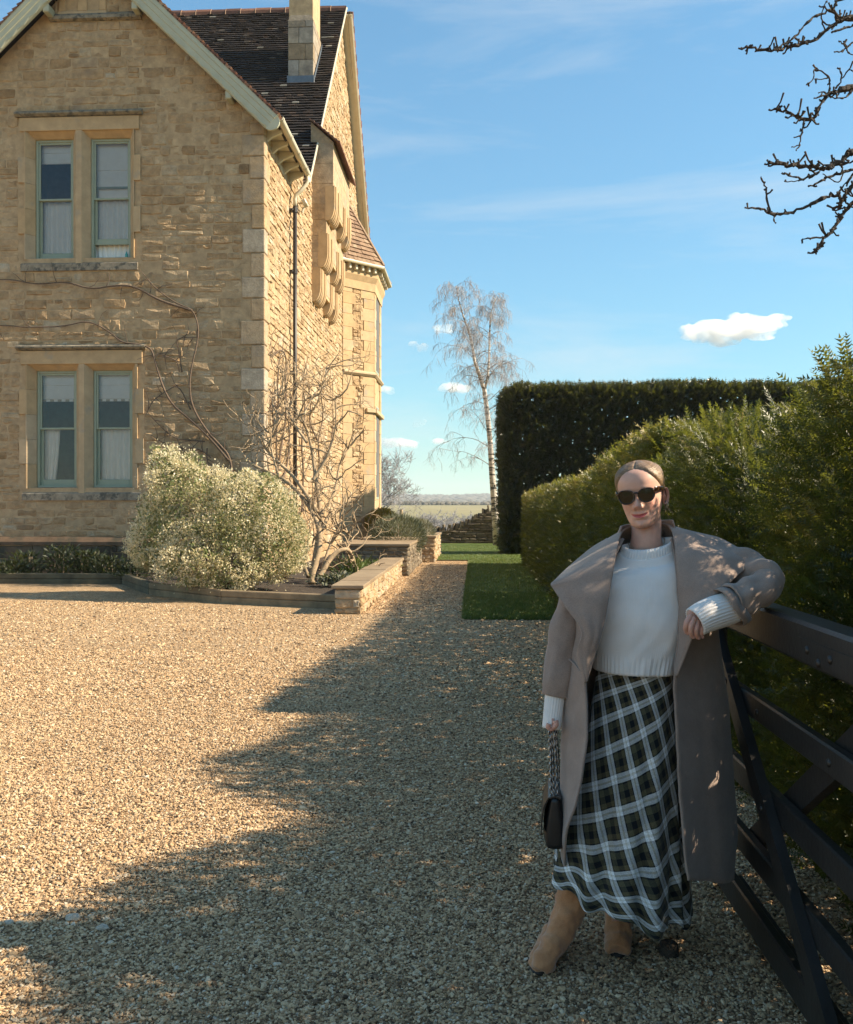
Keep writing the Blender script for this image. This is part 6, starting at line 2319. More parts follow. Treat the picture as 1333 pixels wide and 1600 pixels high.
# ---------------------------------------------------------------- jumper
def jumper():
    keys = [  # py, cx, hw, front, back, tilt (z per x, m/m), dip of front (m)
        (856, 1011, 43, .060, .058, .15, .034),
        (868, 1010, 52, .070, .066, .15, .034),
        (876, 1010, 66, .080, .078, .13, .022),
        (886, 1010, 84, .092, .095, .12, .012),
        (900, 1010, 96, .105, .11, .10, .005),
        (930, 1008, 92, .125, .115, .05, 0),
        (965, 1005, 84, .138, .115, .02, 0),
        (1000, 1000, 76, .135, .112, 0, 0),
        (1022, 997, 70, .130, .110, 0, 0),
        (1046, 994, 66, .132, .112, -.02, 0)]
    n, m = 46, 200
    ks = catmull(keys, n)
    rows = []
    for i, (py, cx, hw, fr, bk, tl, dp) in enumerate(ks):
        row = []
        rib = max(0, min(1, (py - 1018) / 5))
        for k in range(m):
            a = 2 * math.pi * k / m
            s, c = math.sin(a), math.cos(a)
            r_ = 1 + (rib * .016 * (1 if math.cos(a * 62) > 0 else -.6))
            w1 = hw * KB * r_
            x = w1 * abs(c) ** .9 * (1 if c > 0 else -1)
            d = -(fr if s > 0 else bk) * s * r_
            wr = .006 * noise.noise(Vector((x * 9, py * .02, s))) + .004 * noise.noise(Vector((x * 22, py * .05 + x * 14, s)))
            p = L(cx, py, 0) + RIGHT * x + FWD * (d + wr * (1 if py > 900 else 0)) + UP * (tl * x - dp * max(0, s))
            row.append(p)
        rows.append(row)
    o = grid_obj('jumper', rows, M['knit'], woman, True, lambda i, k: (k / m * 1.0, i / n * .42), .004)
    # ribbed round collar
    rows = []
    for py, hw, fr, bk, dp in ((876, 47, .066, .062, .038), (868, 46, .066, .06, .034), (858, 43, .064, .058, .030), (849, 40, .062, .056, .026), (845, 38.5, .058, .054, .024), (847, 36.5, .054, .050, .024), (858, 36, .052, .05, .024)):
        row = []
        for k in range(216):
            a = 2 * math.pi * k / 216
            s, c = math.sin(a), math.cos(a)
            r_ = 1 + .022 * math.cos(a * 54)
            x = hw * KB * c * r_
            row.append(L(1011 + (858 - py) * .05, py, .005) + RIGHT * x + FWD * (-(fr if s > 0 else bk) * s * r_) + UP * (.17 * x - dp * max(0, s)))
        rows.append(row)
    grid_obj('jumper_collar', rows, M['knit'], o, True, lambda i, k: (k / 216 * .3, i * .01))
    return o
jump = jumper()


# ---------------------------------------------------------------- skirt
def skirt():
    n, m = 70, 260
    rows = []
    keys = [(1030, 994, 60, .118, .105, 0.0), (1060, 992, 62, .125, .112, -.02), (1110, 989, 66, .145, .13, -.04), (1180, 985, 74, .165, .15, -.07), (1250, 979, 83, .18, .17, -.11), (1320, 973, 93, .195, .19, -.17), (1372, 969, 100, .205, .20, -.24), (1402, 968, 102, .21, .205, -.28)]
    ks = catmull(keys, n)
    for i, (py, cx, hw, fr, bk, tl) in enumerate(ks):
        f = max(0, (py - 1040) / 362)
        row = []
        for k in range(m):
            a = 2 * math.pi * k / m
            s, c = math.sin(a), math.cos(a)
            wv = f ** 1.4 * (.020 * math.sin(5 * a + .8 + .5 * math.sin(2 * a)) + .013 * math.sin(11 * a + 1.2 * f) + .007 * math.sin(19 * a + 2.3)) + .004 * noise.noise(Vector((c * 3, s * 3, py * .012)))
            sw = .012 * f * math.sin(3 * a + 1)
            x = (hw * KB + wv * .8) * c + sw * .3
            d = -((fr if s > 0 else bk) + wv) * s
            hemw = (.012 * math.sin(7 * a + 2) + .008 * math.sin(13 * a)) * max(0, f - .7) / .3
            row.append(L(cx, py, .02) + RIGHT * x + FWD * d + UP * (tl * x + hemw))
        rows.append(row)
    return grid_obj('skirt', rows, M['plaid'], woman, True, lambda i, k: (k / m * (1.04 + .0 * i), -i / n * .82 + (0 if True else 0)), .003)
skirt()


# ---------------------------------------------------------------- coat
def coat():
    # front edge L, side L, back, side R, front edge R as (px, depth)
    rows_k = [
        (842, [(974, -.02), (948, .02), (980, .115), (1010, .125), (1045, .115), (1092, .03), (1048, -.02)]),
        (868, [(962, -.07), (916, .01), (952, .13), (1006, .15), (1060, .14), (1122, .03), (1054, -.07)]),
        (905, [(953, -.125), (890, -.005), (940, .15), (1005, .18), (1070, .17), (1132, .03), (1058, -.13)]),
        (980, [(938, -.152), (893, -.01), (935, .15), (1003, .19), (1075, .18), (1122, .04), (1061, -.15)]),
        (1050, [(917, -.172), (886, -.02), (930, .16), (1005, .21), (1085, .20), (1130, .06), (1054, -.165)]),
        (1110, [(918, -.185), (881, -.02), (925, .17), (1005, .23), (1090, .22), (1138, .07), (1056, -.175)]),
        (1170, [(916, -.20), (878, -.02), (925, .18), (1008, .24), (1093, .23), (1143, .08), (1058, -.185)]),
        (1250, [(902, -.205), (878, -.01), (925, .20), (1010, .26), (1098, .25), (1149, .09), (1063, -.20)]),
        (1310, [(884, -.16), (879, .02), (925, .22), (1010, .27), (1100, .26), (1152, .10), (1068, -.215)]),
        (1376, [(884, -.02), (886, .08), (930, .24), (1010, .28), (1100, .27), (1148, .10), (1076, -.225)])]
    n, m = 60, 90
    rk = []
    for py, pts in rows_k:
        rk.append(np.array([[py, a, b] for a, b in catmull(pts, m)]))
    rk = np.array(rk)
    full = np.array(catmull(list(rk), n))
    rows = []
    for i in range(n):
        row = []
        for k in range(m):
            py, px, d = full[i, k]
            f = max(0, (py - 1000) / 376)
            wr = .007 * noise.noise(Vector((px * .02, py * .006, 2))) + .020 * f * math.sin(k * .42 + 1.5 + f) * (1 if 8 < k < 82 else .2)
            p = W(px, py, TB + d) + FWD * wr + RIGHT * (.004 * noise.noise(Vector((py * .03, k * .2, 5))))
            row.append(p)
        rows.append(row)
    o = grid_obj('coat', rows, M['coat'], woman, False, None, .007, off=0)
    # pocket welt and horizontal facing seam
    m1 = MB()
    m1.tube([L(889, 1030, -.075), L(897, 1037, -.10), L(905, 1047, -.13), L(914, 1052, -.168)], [.003, .004, .004, .003], 6)
    m1.build('pocket_welt', M['coat'], o, True)

    def flap(name, fold, outer, bulge, seed, flip):
        nn, mm = 90, 40
        a = catmull(fold, nn); b = catmull(outer, nn)
        rows = []
        for i in range(nn):
            row = []
            A = W(a[i][0], a[i][1], TB + a[i][2]); B = W(b[i][0], b[i][1], TB + b[i][2])
            for k in range(mm):
                f = k / (mm - 1)
                p = A.lerp(B, f)
                bl = bulge * math.sin(math.pi * min(1, f * 1.02)) * math.sin(math.pi * min(1, max(.05, i / (nn - 1)))) ** .5
                roll = .012 * math.exp(-f * 9)
                w_ = .006 * noise.noise(Vector((f * 3, i * .11, seed)))
                p = p - FWD * (bl + w_ + .014 - roll)
                row.append(p)
            rows.append(row)
        return grid_obj(name, rows, M['coat'], o, False, None, .006, flip, 0, 0)
    flap('lapel', [(1010, 824, .105), (985, 822, .06), (972, 832, .00), (966, 850, -.065), (960, 880, -.125), (952, 925, -.158), (943, 975, -.172), (930, 1020, -.176), (917, 1062, -.176)],
         [(1012, 850, .165), (964, 840, .105), (930, 852, .04), (890, 884, -.025), (867, 906, -.075), (860, 913, -.09), (864, 920, -.10), (882, 947, -.135), (907, 985, -.174), (900, 1020, -.165), (912, 1066, -.178)], .012, 3, False)
    flap('lapel', [(1010, 824, .105), (1035, 818, .065), (1047, 826, .0), (1053, 846, -.065), (1056, 880, -.125), (1060, 925, -.155), (1062, 975, -.165), (1060, 1015, -.168), (1054, 1052, -.170)],
         [(1012, 850, .165), (1062, 836, .115), (1112, 838, .06), (1150, 856, .02), (1174, 874, -.05), (1140, 908, -.14), (1112, 940, -.175), (1085, 985, -.185), (1055, 1056, -.176)], .024, 9, True)
    # collar standing round the back of the neck
    rows = []
    for h, cx, hw, bk, lift in ((862, 1010, 62, .150, .0), (846, 1010, 52, .138, .0), (834, 1010, 45, .122, .0), (824, 1011, 40.5, .110, .0), (818, 1011, 38.5, .102, .0)):
        row = []
        for k in range(48):
            a = math.pi * (.99 + 1.02 * k / 47)
            x = hw * KB * math.cos(a)
            dd = -bk * math.sin(a) if math.sin(a) < 0 else -.05 * math.sin(a)
            row.append(L(cx, h, .0) + RIGHT * x + FWD * dd + UP * (.14 * x))
        rows.append(row)
    grid_obj('collar', rows, M['coat'], o, False, None, .005)

    def sleeve(name, pts, n=30, wr=.007, seed=1.0, open_end=True, flat=.9):
        ks = catmull(pts, n)
        P = [W(a, b, TB + d) for a, b, d, r_ in ks]
        Rr = [r_ * KB for a, b, d, r_ in ks]
        rows = []
        up = None
        mm = 40
        for i in range(n):
            d = (P[min(n - 1, i + 1)] - P[max(0, i - 1)]).normalized()
            if up is None: up = (FWD - d * FWD.dot(d)).normalized()
            else: up = (up - d * up.dot(d)).normalized()
            sd = d.cross(up)
            row = []
            for k in range(mm):
                a = 2 * math.pi * k / mm
                q = up * (math.cos(a) * flat) + sd * math.sin(a)
                rr = Rr[i] + wr * (1.3 * noise.noise(P[i] * 13 + q * 1.5 + Vector((seed, 0, 0))) + .55 * noise.noise(P[i] * 30 + q * 2.2 + Vector((seed, 3, 0))) + .5 * math.sin(i * .9 + 2.4 * math.sin(a + seed)))
                row.append(P[i] + q * rr)
            rows.append(row)
        return grid_obj(name, rows, M['coat'], o, True, None, .007, False, 0, 1)
    sleeve('sleeve', [(935, 886, .02, 20), (912, 908, .02, 24), (898, 940, .01, 25), (886, 985, -.015, 24), (876, 1040, -.04, 22.5), (868.5, 1088, -.05, 19.5)], seed=1)
    sleeve('sleeve', [(1098, 878, .02, 34), (1130, 884, .0, 35), (1163, 893, -.04, 33), (1190, 903, -.09, 29), (1196, 916, -.125, 27), (1180, 926, -.155, 27), (1158, 936, -.175, 27), (1140, 944, -.19, 28)], n=38, wr=.009, seed=4)
    # wide turned opening of the raised sleeve
    rows = []
    for i, (r_, off_) in enumerate(((27, 0), (29, -.02), (30, -.035), (28.5, -.036), (27, -.01))):
        c = L(1142, 943, -.19); ax = (L(1100, 960, -.21) - L(1180, 926, -.155)).normalized()
        u_ = (UP - ax * UP.dot(ax)).normalized(); s_ = ax.cross(u_)
        rows.append([c - ax * off_ + (u_ * math.cos(a) * .95 + s_ * math.sin(a)) * (r_ * KB) + (UP * -.02 - ax * .05) * max(0, -math.cos(a)) for a in np.linspace(0, 2 * math.pi, 36, endpoint=False)])
    grid_obj('sleeve_opening', rows, M['coat'], o, True, None, .004)
    return o
coat()


# ---------------------------------------------------------------- jumper cuffs
def cuff(pts, n, ribs, name='jumper_cuff'):
    ks = catmull(pts, n)
    P = [W(a, b, TB + d) for a, b, d, r_ in ks]
    rows, up = [], None
    mm = ribs * 4
    for i in range(n):
        d = (P[min(n - 1, i + 1)] - P[max(0, i - 1)]).normalized()
        up = (FWD - d * FWD.dot(d)).normalized() if up is None else (up - d * up.dot(d)).normalized()
        sd = d.cross(up)
        row = []
        for k in range(mm):
            a = 2 * math.pi * k / mm
            rr = ks[i][3] * KB * (1 + .035 * math.cos(a * ribs))
            row.append(P[i] + (up * math.cos(a) * .85 + sd * math.sin(a)) * rr)
        rows.append(row)
    c = P[-1]
    rows.append([c + (p - c) * .9 for p in rows[-1]]); rows.append([c + (p - c) * .86 - (P[-1] - P[-2]) * 2 for p in rows[-2]])
    return grid_obj(name, rows, M['knit'], jump, True, lambda i, k: (k / mm * .3, i * .006))
cuff([(869, 1070, -.045, 15), (867, 1090, -.05, 15), (864, 1115, -.055, 14.2), (861.5, 1138, -.06, 13.6)], 14, 22)
cuff([(1176, 934, -.165, 19), (1158, 944, -.18, 21), (1138, 951, -.195, 23), (1118, 957, -.21, 23.5), (1100, 964, -.225, 22.5), (1086, 972, -.235, 21)], 18, 30)


# ---------------------------------------------------------------- body: head, neck, torso, legs, arms, hands in one mesh
HC = L(1001.5, 771, .015)          # between the eyes, inside the head
HYAW, HROLL, HPITCH = math.radians(-23), math.radians(-8), math.radians(2)
fx_ = RIGHT; fy_ = -FWD; fz_ = UP
B0 = Matrix((fx_, fy_, fz_)).transposed()
# x = towards her left (image right), y = out of the face, z = up
def hrot():
    Rz = Matrix.Rotation(HYAW, 3, 'Z'); Ry = Matrix.Rotation(HROLL, 3, 'Y'); Rx = Matrix.Rotation(HPITCH, 3, 'X')
    return Ry @ Rz @ Rx
HR = hrot()
def H(x, y, z):
    q = HR @ Vector((x, -y, z))        # local frame with -y towards the camera
    return HC + RIGHT * q.x + FWD * q.y + UP * q.z
HT = [(-.1135, .062, .040, .012), (-.1095, .074, .020, .024), (-.102, .081, .0, .035), (-.090, .084, -.030, .045), (-.075, .084, -.055, .0525), (-.058, .0845, -.074, .0585), (-.040, .0865, -.084, .063), (-.020, .088, -.090, .067), (0, .0865, -.094, .0695), (.02, .0905, -.097, .0718), (.04, .0925, -.098, .0735), (.058, .088, -.096, .0725), (.075, .077, -.088, .0665), (.089, .056, -.070, .053), (.099, .030, -.045, .035), (.1045, .006, -.022, .014), (.1055, -.006, -.010, .003)]
def head_prof(z):
    for a, b in zip(HT[:-1], HT[1:]):
        if a[0] <= z <= b[0]:
            f = (z - a[0]) / (b[0] - a[0])
            return [a[i] + (b[i] - a[i]) * f for i in (1, 2, 3)]
    return HT[-1][1:]
HZ = [k[0] for k in catmull([(h[0],) for h in HT], 120)]
HK = catmull(HT, 120)
def g_(x, w): return math.exp(-(x / w) ** 2)
def face_pt(th, z, yf, yb, hw):
    """Point of the head surface; th = 0 at the face midline, positive to her left."""
    c, s = math.cos(th), math.sin(th)
    ym = yb + (yf - yb) * .46
    x = hw * math.copysign(abs(s) ** .86, s)
    if c > 0: y = ym + (yf - ym) * c ** .86
    else: y = ym - (ym - yb) * abs(c) ** .9
    if c > 0:
        # nose
        if -.062 < z < .012:
            nz = max(0, min(1, (.010 - z) / .044)) ** 1.25 if z > -.036 else max(0, 1 - (-.036 - z) / .013) ** .8
            wn = .0075 + .0065 * max(0, min(1, (.0 - z) / .036))
            y += .0225 * nz * g_(x, wn) + .0075 * g_(z + .040, .0065) * (g_(x - .0125, .0050) + g_(x + .0125, .0050)) - .004 * g_(z + .049, .003) * (g_(x - .007, .003) + g_(x + .007, .003))
        # eye sockets, brows, cheeks
        y -= .007 * g_(z - .001, .013) * (g_(x - .031, .015) + g_(x + .031, .015))
        y += .003 * g_(z - .022, .008) * g_(abs(x) - .026, .022)
        y += .0055 * g_(z + .036, .017) * g_(abs(x) - .038, .016)
        # smiling mouth
        zm = -.0675 + 9.0 * x * x
        y += .0055 * g_(x, .024) * (g_(z - zm - .005, .0050) + 1.3 * g_(z - zm + .0070, .0060)) - .0042 * g_(z - zm, .0022) * g_(x, .023)
        y -= .003 * g_(z + .082, .005) * g_(x, .018)
        y += .0045 * g_(z + .099, .010) * g_(x, .014)
        y -= .0036 * g_(abs(x) - .032, .004) * g_(z + .064, .008)
    return x, y


def lip_mask(x, z, c):
    if c <= 0: return 0
    zm = -.0675 + 9.0 * x * x
    e = max(0, 1 - (abs(x) / .0285) ** 2.2)
    up_ = .0092 * e * (1 - .18 * g_(x, .004)); lo_ = .0128 * e
    d = z - zm
    m = min(1, max(0, 1.5 * (1 - (d / up_ if d > 0 else -d / lo_)))) if e > .02 and up_ > 1e-5 else 0
    return m


def body():
    mb = MB()
    NT_ = 150
    rings, tints = [], []
    ths = []
    for k in range(NT_):        # denser sampling at the face
        u = k / NT_ * 2 - 1
        ths.append(math.pi * (u * .62 + .38 * u ** 3))
    for z, yf, yb, hw in HK:
        ring, tt = [], []
        for th in ths:
            x, y = face_pt(th, z, yf, yb, hw)
            c = math.cos(th)
            ring.append(H(x, y, z))
            lm = lip_mask(x, z, c)
            blush = .30 * g_(z + .036, .018) * g_(abs(x) - .042, .016) + .22 * g_(z + .036, .010) * g_(x, .012) if c > 0 else 0
            tt.append(max(.68 * lm, blush))
        rings.append(ring); tints.append(tt)
    n0 = len(mb.v)
    mb.loft(rings, True, cap0=True, cap1=True, flip=True)
    for i, tt in enumerate(tints):
        for k, v in enumerate(tt): mb.t[n0 + i * NT_ + k] = v
    mb.tint = 0.06
    # neck into the torso
    nk = []
    for (lx, ly, lz, rx, ry), (px, py, d, f) in zip(((0, -.020, -.045, .050, .055), (0, -.022, -.075, .050, .053), (0, -.026, -.10, .0495, .052), (0, 0, 0, .0495, .052), (0, 0, 0, .055, .055), (0, 0, 0, .060, .056), (0, 0, 0, .072, .056)), ((0, 0, 0, 0), (0, 0, 0, 0), (0, 0, 0, 0), (1010, 838, .03, 1), (1010, 852, .03, 1), (1010, 866, .035, 1), (1010, 886, .04, 1))):
        c = H(lx, ly, lz)
        if f > 0: c = c.lerp(L(px, py, d), f) if f < 1 else L(px, py, d)
        nk.append([c + RIGHT * (rx * math.cos(a)) + FWD * (ry * math.sin(a)) for a in np.linspace(0, 2 * math.pi, 32, endpoint=False)])
    mb.loft(nk, True, cap0=True, flip=True)
    # torso to pelvis (under the clothes)
    tr = []
    for py, cx, hw, dp in ((890, 1010, 40, .045), (908, 1010, 58, .065), (960, 1005, 62, .090), (1030, 996, 56, .085), (1090, 990, 58, .10), (1130, 988, 56, .095)):
        tr.append([L(cx, py, .01) + RIGHT * (hw * KB * math.cos(a)) + FWD * (dp * math.sin(a)) for a in np.linspace(0, 2 * math.pi, 32, endpoint=False)])
    mb.loft(tr, True, cap0=True, cap1=True, flip=True)
    # legs
    mb.tube([L(972, 1130, .03), L(945, 1250, .0), L(908, 1370, .03), L(893, 1410, .03)], [.072, .058, .042, .040], 16)
    mb.tube([L(1004, 1130, .03), L(992, 1260, .04), L(969, 1390, .10), L(966, 1440, .11)], [.072, .058, .042, .036], 16)
    # arms
    mb.tube([L(930, 890, .01), L(893, 985, -.01), L(871, 1080, -.047), L(864, 1124, -.058)], [.05, .040, .028, .018], 16)
    mb.tube([L(1095, 892, .01), L(1150, 896, -.03), L(1190, 910, -.11), L(1150, 945, -.185), L(1108, 960, -.215)], [.05, .045, .040, .034, .025], 16)
    # hand hanging over the gate: palm hidden in the cuff, four bent fingers and the thumb behind
    mb.tint = .16
    wr = L(1108, 960, -.215)
    k0 = L(1088, 968, -.238)
    palm = [(1112, 960, -.215, 13), (1100, 962, -.225, 16), (1090, 966, -.236, 17.5), (1084, 971, -.243, 16)]
    rr = []
    for a_, b_, d_, r_ in palm:
        c = L(a_, b_, d_)
        ax = Vector((0, 0, 0)) + RIGHT * .55 + UP * -.83
        rr.append([c + ax * (r_ * KB * math.cos(t)) + FWD * (.013 * math.sin(t)) for t in np.linspace(0, 2 * math.pi, 18, endpoint=False)])
    mb.loft(rr, True, cap0=True, cap1=True)
    fingers = [  # knuckle, first joint, second joint, tip  (px, py, depth)
        [(1080, 961, -.243), (1073.5, 972, -.252), (1071.5, 980.5, -.250), (1073, 988, -.240)],
        [(1085, 964.5, -.246), (1080, 977, -.257), (1079.5, 987, -.254), (1082.5, 994.5, -.242)],
        [(1091, 969, -.243), (1088, 981, -.254), (1088, 990, -.251), (1090.5, 995.8, -.240)],
        [(1097, 974, -.236), (1096, 983, -.246), (1095.5, 989.5, -.244), (1097, 994, -.236)]]
    fr = [.0088, .0090, .0086, .0076]
    for f, r_ in zip(fingers, fr):
        ks = catmull(f, 13)
        P = [L(*q) for q in ks]
        rad = []
        for i in range(13):
            u = i / 12
            rad.append(r_ * (1.06 - .22 * u + .06 * g_(u - .34, .07) + .05 * g_(u - .68, .06)))
        d = (P[-1] - P[-2]).normalized()
        P += [P[-1] + d * r_ * .45, P[-1] + d * r_ * .72]
        rad += [r_ * .62, r_ * .22]
        mb.tube(P, rad, 14)
    P = [L(*q) for q in catmull([(1101, 958, -.222), (1092, 967, -.215), (1088, 977, -.212), (1088, 985, -.215)], 9)]
    mb.tube(P + [P[-1] + (P[-1] - P[-2]).normalized() * .006], [.012, .0115, .011, .0105, .010, .0095, .009, .0085, .0075, .003], 12)
    # other hand closed round the bag chain, inside the long cuff
    rr = []
    for py, r_ in ((1120, 11), (1128, 12), (1134, 12), (1139, 10)):
        c = L(863, py, -.06)
        rr.append([c + RIGHT * (.011 * math.cos(t)) + FWD * (r_ * KB * math.sin(t)) for t in np.linspace(0, 2 * math.pi, 16, endpoint=False)])
    mb.loft(rr, True, cap0=True, cap1=True)
    for k in range(4):
        d0 = -.085 + .017 * k
        P = [L(*q) for q in catmull([(858, 1131, d0), (856.5, 1136, d0), (861, 1139.5, d0), (867, 1137, d0)], 9)]
        mb.tube(P, [.008, .008, .008, .0078, .0076, .0074, .007, .0066, .004], 10)
    P = [L(*q) for q in catmull([(868, 1126, -.095), (869, 1133, -.10), (864, 1138, -.10)], 7)]
    mb.tube(P, [.009, .009, .0088, .0085, .008, .007, .004], 10)
    o = mb.build('body', M['skin'], woman, True)
    # nails of the visible hand
    for f, r_ in zip(fingers, fr):
        P0, P1 = L(*f[2]), L(*f[3])
        d = (P1 - P0).normalized()
        nrm = (-FWD - d * (-FWD).dot(d)).normalized()
        c = P1 + nrm * (r_ * .80) - d * .001
        s_ = d.cross(nrm)
        m1 = MB()
        m1.loft([[c + d * (u * .0055) + s_ * (v * .0042 * (1 - .15 * abs(u))) + nrm * (.0009 * (1 - v * v) + (.0008 if q else 0)) for v in (-1, -.5, 0, .5, 1)] for q, u in ((0, -1), (1, -.6), (1, .3), (1, .8), (0, 1.05))], False)
        m1.build('nail', M['nail'], o, True)
    return o
M['nail'] = mat_simple('pale_nail', (.62, .36, .31, 1), .25, .03, 5, 0)
bd = body()


# ---------------------------------------------------------------- ears
def ear(sx):
    m1 = MB()
    rings = []
    for i in range(9):
        t = i / 8
        sc_ = [.25, .55, .8, .95, 1.0, .98, .9, .8, .72][i]
        dx = [0, .002, .004, .0065, .0095, .011, .0100, .0065, .004][i]
        ring = []
        for k in range(24):
            a = 2 * math.pi * k / 24
            yy = -.020 + (.0160 * math.cos(a) * (1 - .15 * math.sin(a))) * sc_ - .004 * t
            zz = -.018 + (.027 * math.sin(a)) * sc_ - .004 * (1 if math.sin(a) < -.5 else 0)
            ring.append(H(sx * (.066 + dx * (1 if sx > 0 else .35) + .004 * math.sin(a) + (.55 if sx > 0 else 0) * max(-.004, -.020 - yy) * min(1, t * 1.6)), yy, zz))
        rings.append(ring)
    m1.loft(rings, True, cap1=True, flip=(sx > 0))
    m1.tint = .3
    m1.t = [.3] * len(m1.v)
    return m1.build('ear', M['skin'], bd, True)
ear(1); ear(-1)
for sx in (1,):
    m1 = MB()
    c = H(sx * .0790, -.016, -.046)
    m1.tube([c + UP * (.009 * math.cos(a)) + FWD * (.0085 * math.sin(a)) - UP * .006 for a in np.linspace(0, 2 * math.pi, 20)], .0013, 6)
    m1.build('earring', M['metal'], woman, True)


# ---------------------------------------------------------------- hair: centre parting, pulled back into a low bun
def hair():
    rows = []
    nz, nt = 64, 130
    zs = np.linspace(-.085, .1055, nz)
    uvs = []
    for z in zs:
        i = min(range(len(HK)), key=lambda q: abs(HK[q][0] - z))
        zz, yf, yb, hw = HK[i]
        row, ur = [], []
        for k in range(nt):
            th = 2 * math.pi * k / nt - math.pi
            x, y = face_pt(th, zz, yf, yb, hw)
            c = math.cos(th)
            # hairline: high over the forehead, falling past the temple to behind the ear
            ax = abs(th)
            if ax < .50: hl = .085 - .010 * (ax / .50) ** 2
            elif ax < .95: hl = .075 - .030 * ((ax - .5) / .45)
            elif ax < 1.45: hl = .045 - .034 * ((ax - .95) / .5)
            elif ax < 1.75: hl = .011 - .018 * ((ax - 1.45) / .3)
            elif ax < 2.1: hl = -.007 - .052 * ((ax - 1.75) / .35)
            else: hl = -.059 - .015 * ((ax - 2.1) / 1.04)
            f = min(1, max(0, (z - hl) / .012 + .25))
            off = -.004 + .0105 * f ** .6
            off -= .0050 * g_(x, .0030) * (1 if (c > -.2 and .05 < z < .1) else 0) * f     # parting
            off += .0008 * math.sin(th * 60) * f + .0012 * noise.noise(Vector((th * 12, z * 40, 0))) * f
            nrm = Vector((x, y - (yb + (yf - yb) * .46), max(0, z) * .9)).normalized()
            row.append(H(x + nrm.x * off, y + nrm.y * off, z + nrm.z * off))
        rows.append(row)
    def uv(i, k):
        th = 2 * math.pi * (k % nt) / nt - math.pi
        return (zs[min(i, nz - 1)] * 4.0 + .05 * math.cos(th), k / nt * 1.2)
    o = grid_obj('hair', rows, M['hair'], woman, True, uv)
    # low bun
    m1 = MB()
    bc = H(.0, -.108, -.045)
    rings = []
    for i in range(11):
        a = math.pi * i / 10
        rings.append([bc + (RIGHT * math.cos(t) * 1.1 + UP * math.sin(t)) * (.034 * math.sin(a) + 1e-4) * (1 + .04 * math.sin(5 * t + i)) + FWD * (-.026 * math.cos(a)) for t in np.linspace(0, 2 * math.pi, 22, endpoint=False)])
    m1.loft(rings, True)
    m1.build('hair_bun', M['hair'], o, True)
    # loose wisps by the ear
    m1 = MB()
    rg = np.random.default_rng(4)
    for k in range(7):
        p = H(.070 + rg.normal() * .002, -.03 + rg.normal() * .008, -.045 + rg.normal() * .008)
        pts = [p]
        d = Vector((.3, 0, -1)).normalized()
        for q in range(5):
            d = (d + Vector(rg.normal(size=3)) * .3).normalized(); pts.append(pts[-1] + d * .009)
        m1.tube(pts, [.0006] * 6, 4)
    m1.build('hair_wisp', M['hair'], o, True)
hair()


# ---------------------------------------------------------------- sunglasses, necklace
def sunglasses():
    o = None
    def gp(x, z, extra=0.0):
        y = .0965 - 2.1 * max(0, abs(x) - .012) ** 2 - 6.0 * max(0, abs(x) - .045) ** 2 + extra
        return H(x, y, z)
    def lens_out(cx, k, n, grow=1.0):
        a = 2 * math.pi * k / n
        c, s = math.cos(a), math.sin(a)
        sg = 1 if cx > 0 else -1
        x = .0262 * grow * math.copysign(abs(c) ** .82, c)
        z = (.0205 if s > 0 else .0235) * grow * math.copysign(abs(s) ** (.72 if s > 0 else .95), s)
        z += .0022 * (x * sg / .026) * (1 if s > 0 else .3)
        return cx + x * (1 - .10 * (s < 0) * abs(s)), z - .001
    m1 = MB()
    for cx in (.0325, -.0325):
        n = 44
        ringsA = []
        for grow, ex in ((.925, .0), (.935, .003), (1.075, .003), (1.095, .001), (1.09, -.003), (.935, -.003), (.925, .0)):
            ringsA.append([gp(*lens_out(cx, k, n, grow), ex) for k in range(n)])
        m1.loft(ringsA, True)
    m1.tube([gp(-.008, .006), gp(-.004, .0085, .001), gp(.004, .0085, .001), gp(.008, .006)], [.0034, .003, .003, .0034], 10)
    o = m1.build('sunglasses', M['tortoise'], woman, True)
    for cx in (.0325, -.0325):
        m1 = MB()
        n = 36
        rg_ = [[gp(*[cx + (lens_out(cx, k, n, g)[0] - cx), lens_out(cx, k, n, g)[1]], .0015 * (1 - g) + .0005) for k in range(n)] for g in (.955, .7, .45, .2, .02)]
        m1.loft(rg_, True, cap1=True)
        m1.build('lens', M['lens'], o, True)
    for sg in (1, -1):
        m1 = MB()
        pts = [gp(sg * .0605, .0125), H(sg * .0705, .066, .0125), H(sg * .0765, .035, .010), H(sg * .0785, .0, .006), H(sg * .0775, -.018, .0), H(sg * .0745, -.030, -.016)]
        rows = []
        for i, p in enumerate(pts):
            h = [.0085, .0080, .0065, .005, .0045, .004][i]
            rows.append([p + UP * h * math.sin(t) + RIGHT * .0018 * math.cos(t) for t in np.linspace(0, 2 * math.pi, 10, endpoint=False)])
        m1.loft(rows, True, cap0=True, cap1=True)
        m1.build('temple', M['tortoise'], o, True)
sunglasses()
m1 = MB()
m1.tube([L(1010, 853, .03) + RIGHT * (.060 * math.cos(a)) + FWD * (-.063 * math.sin(a)) + UP * (.17 * .06 * math.cos(a) - .026 * math.sin(a) + .016) for a in np.linspace(-.2, math.pi + .2, 40)], .0011, 5)
m1.build('necklace', M['metal'], woman, True)


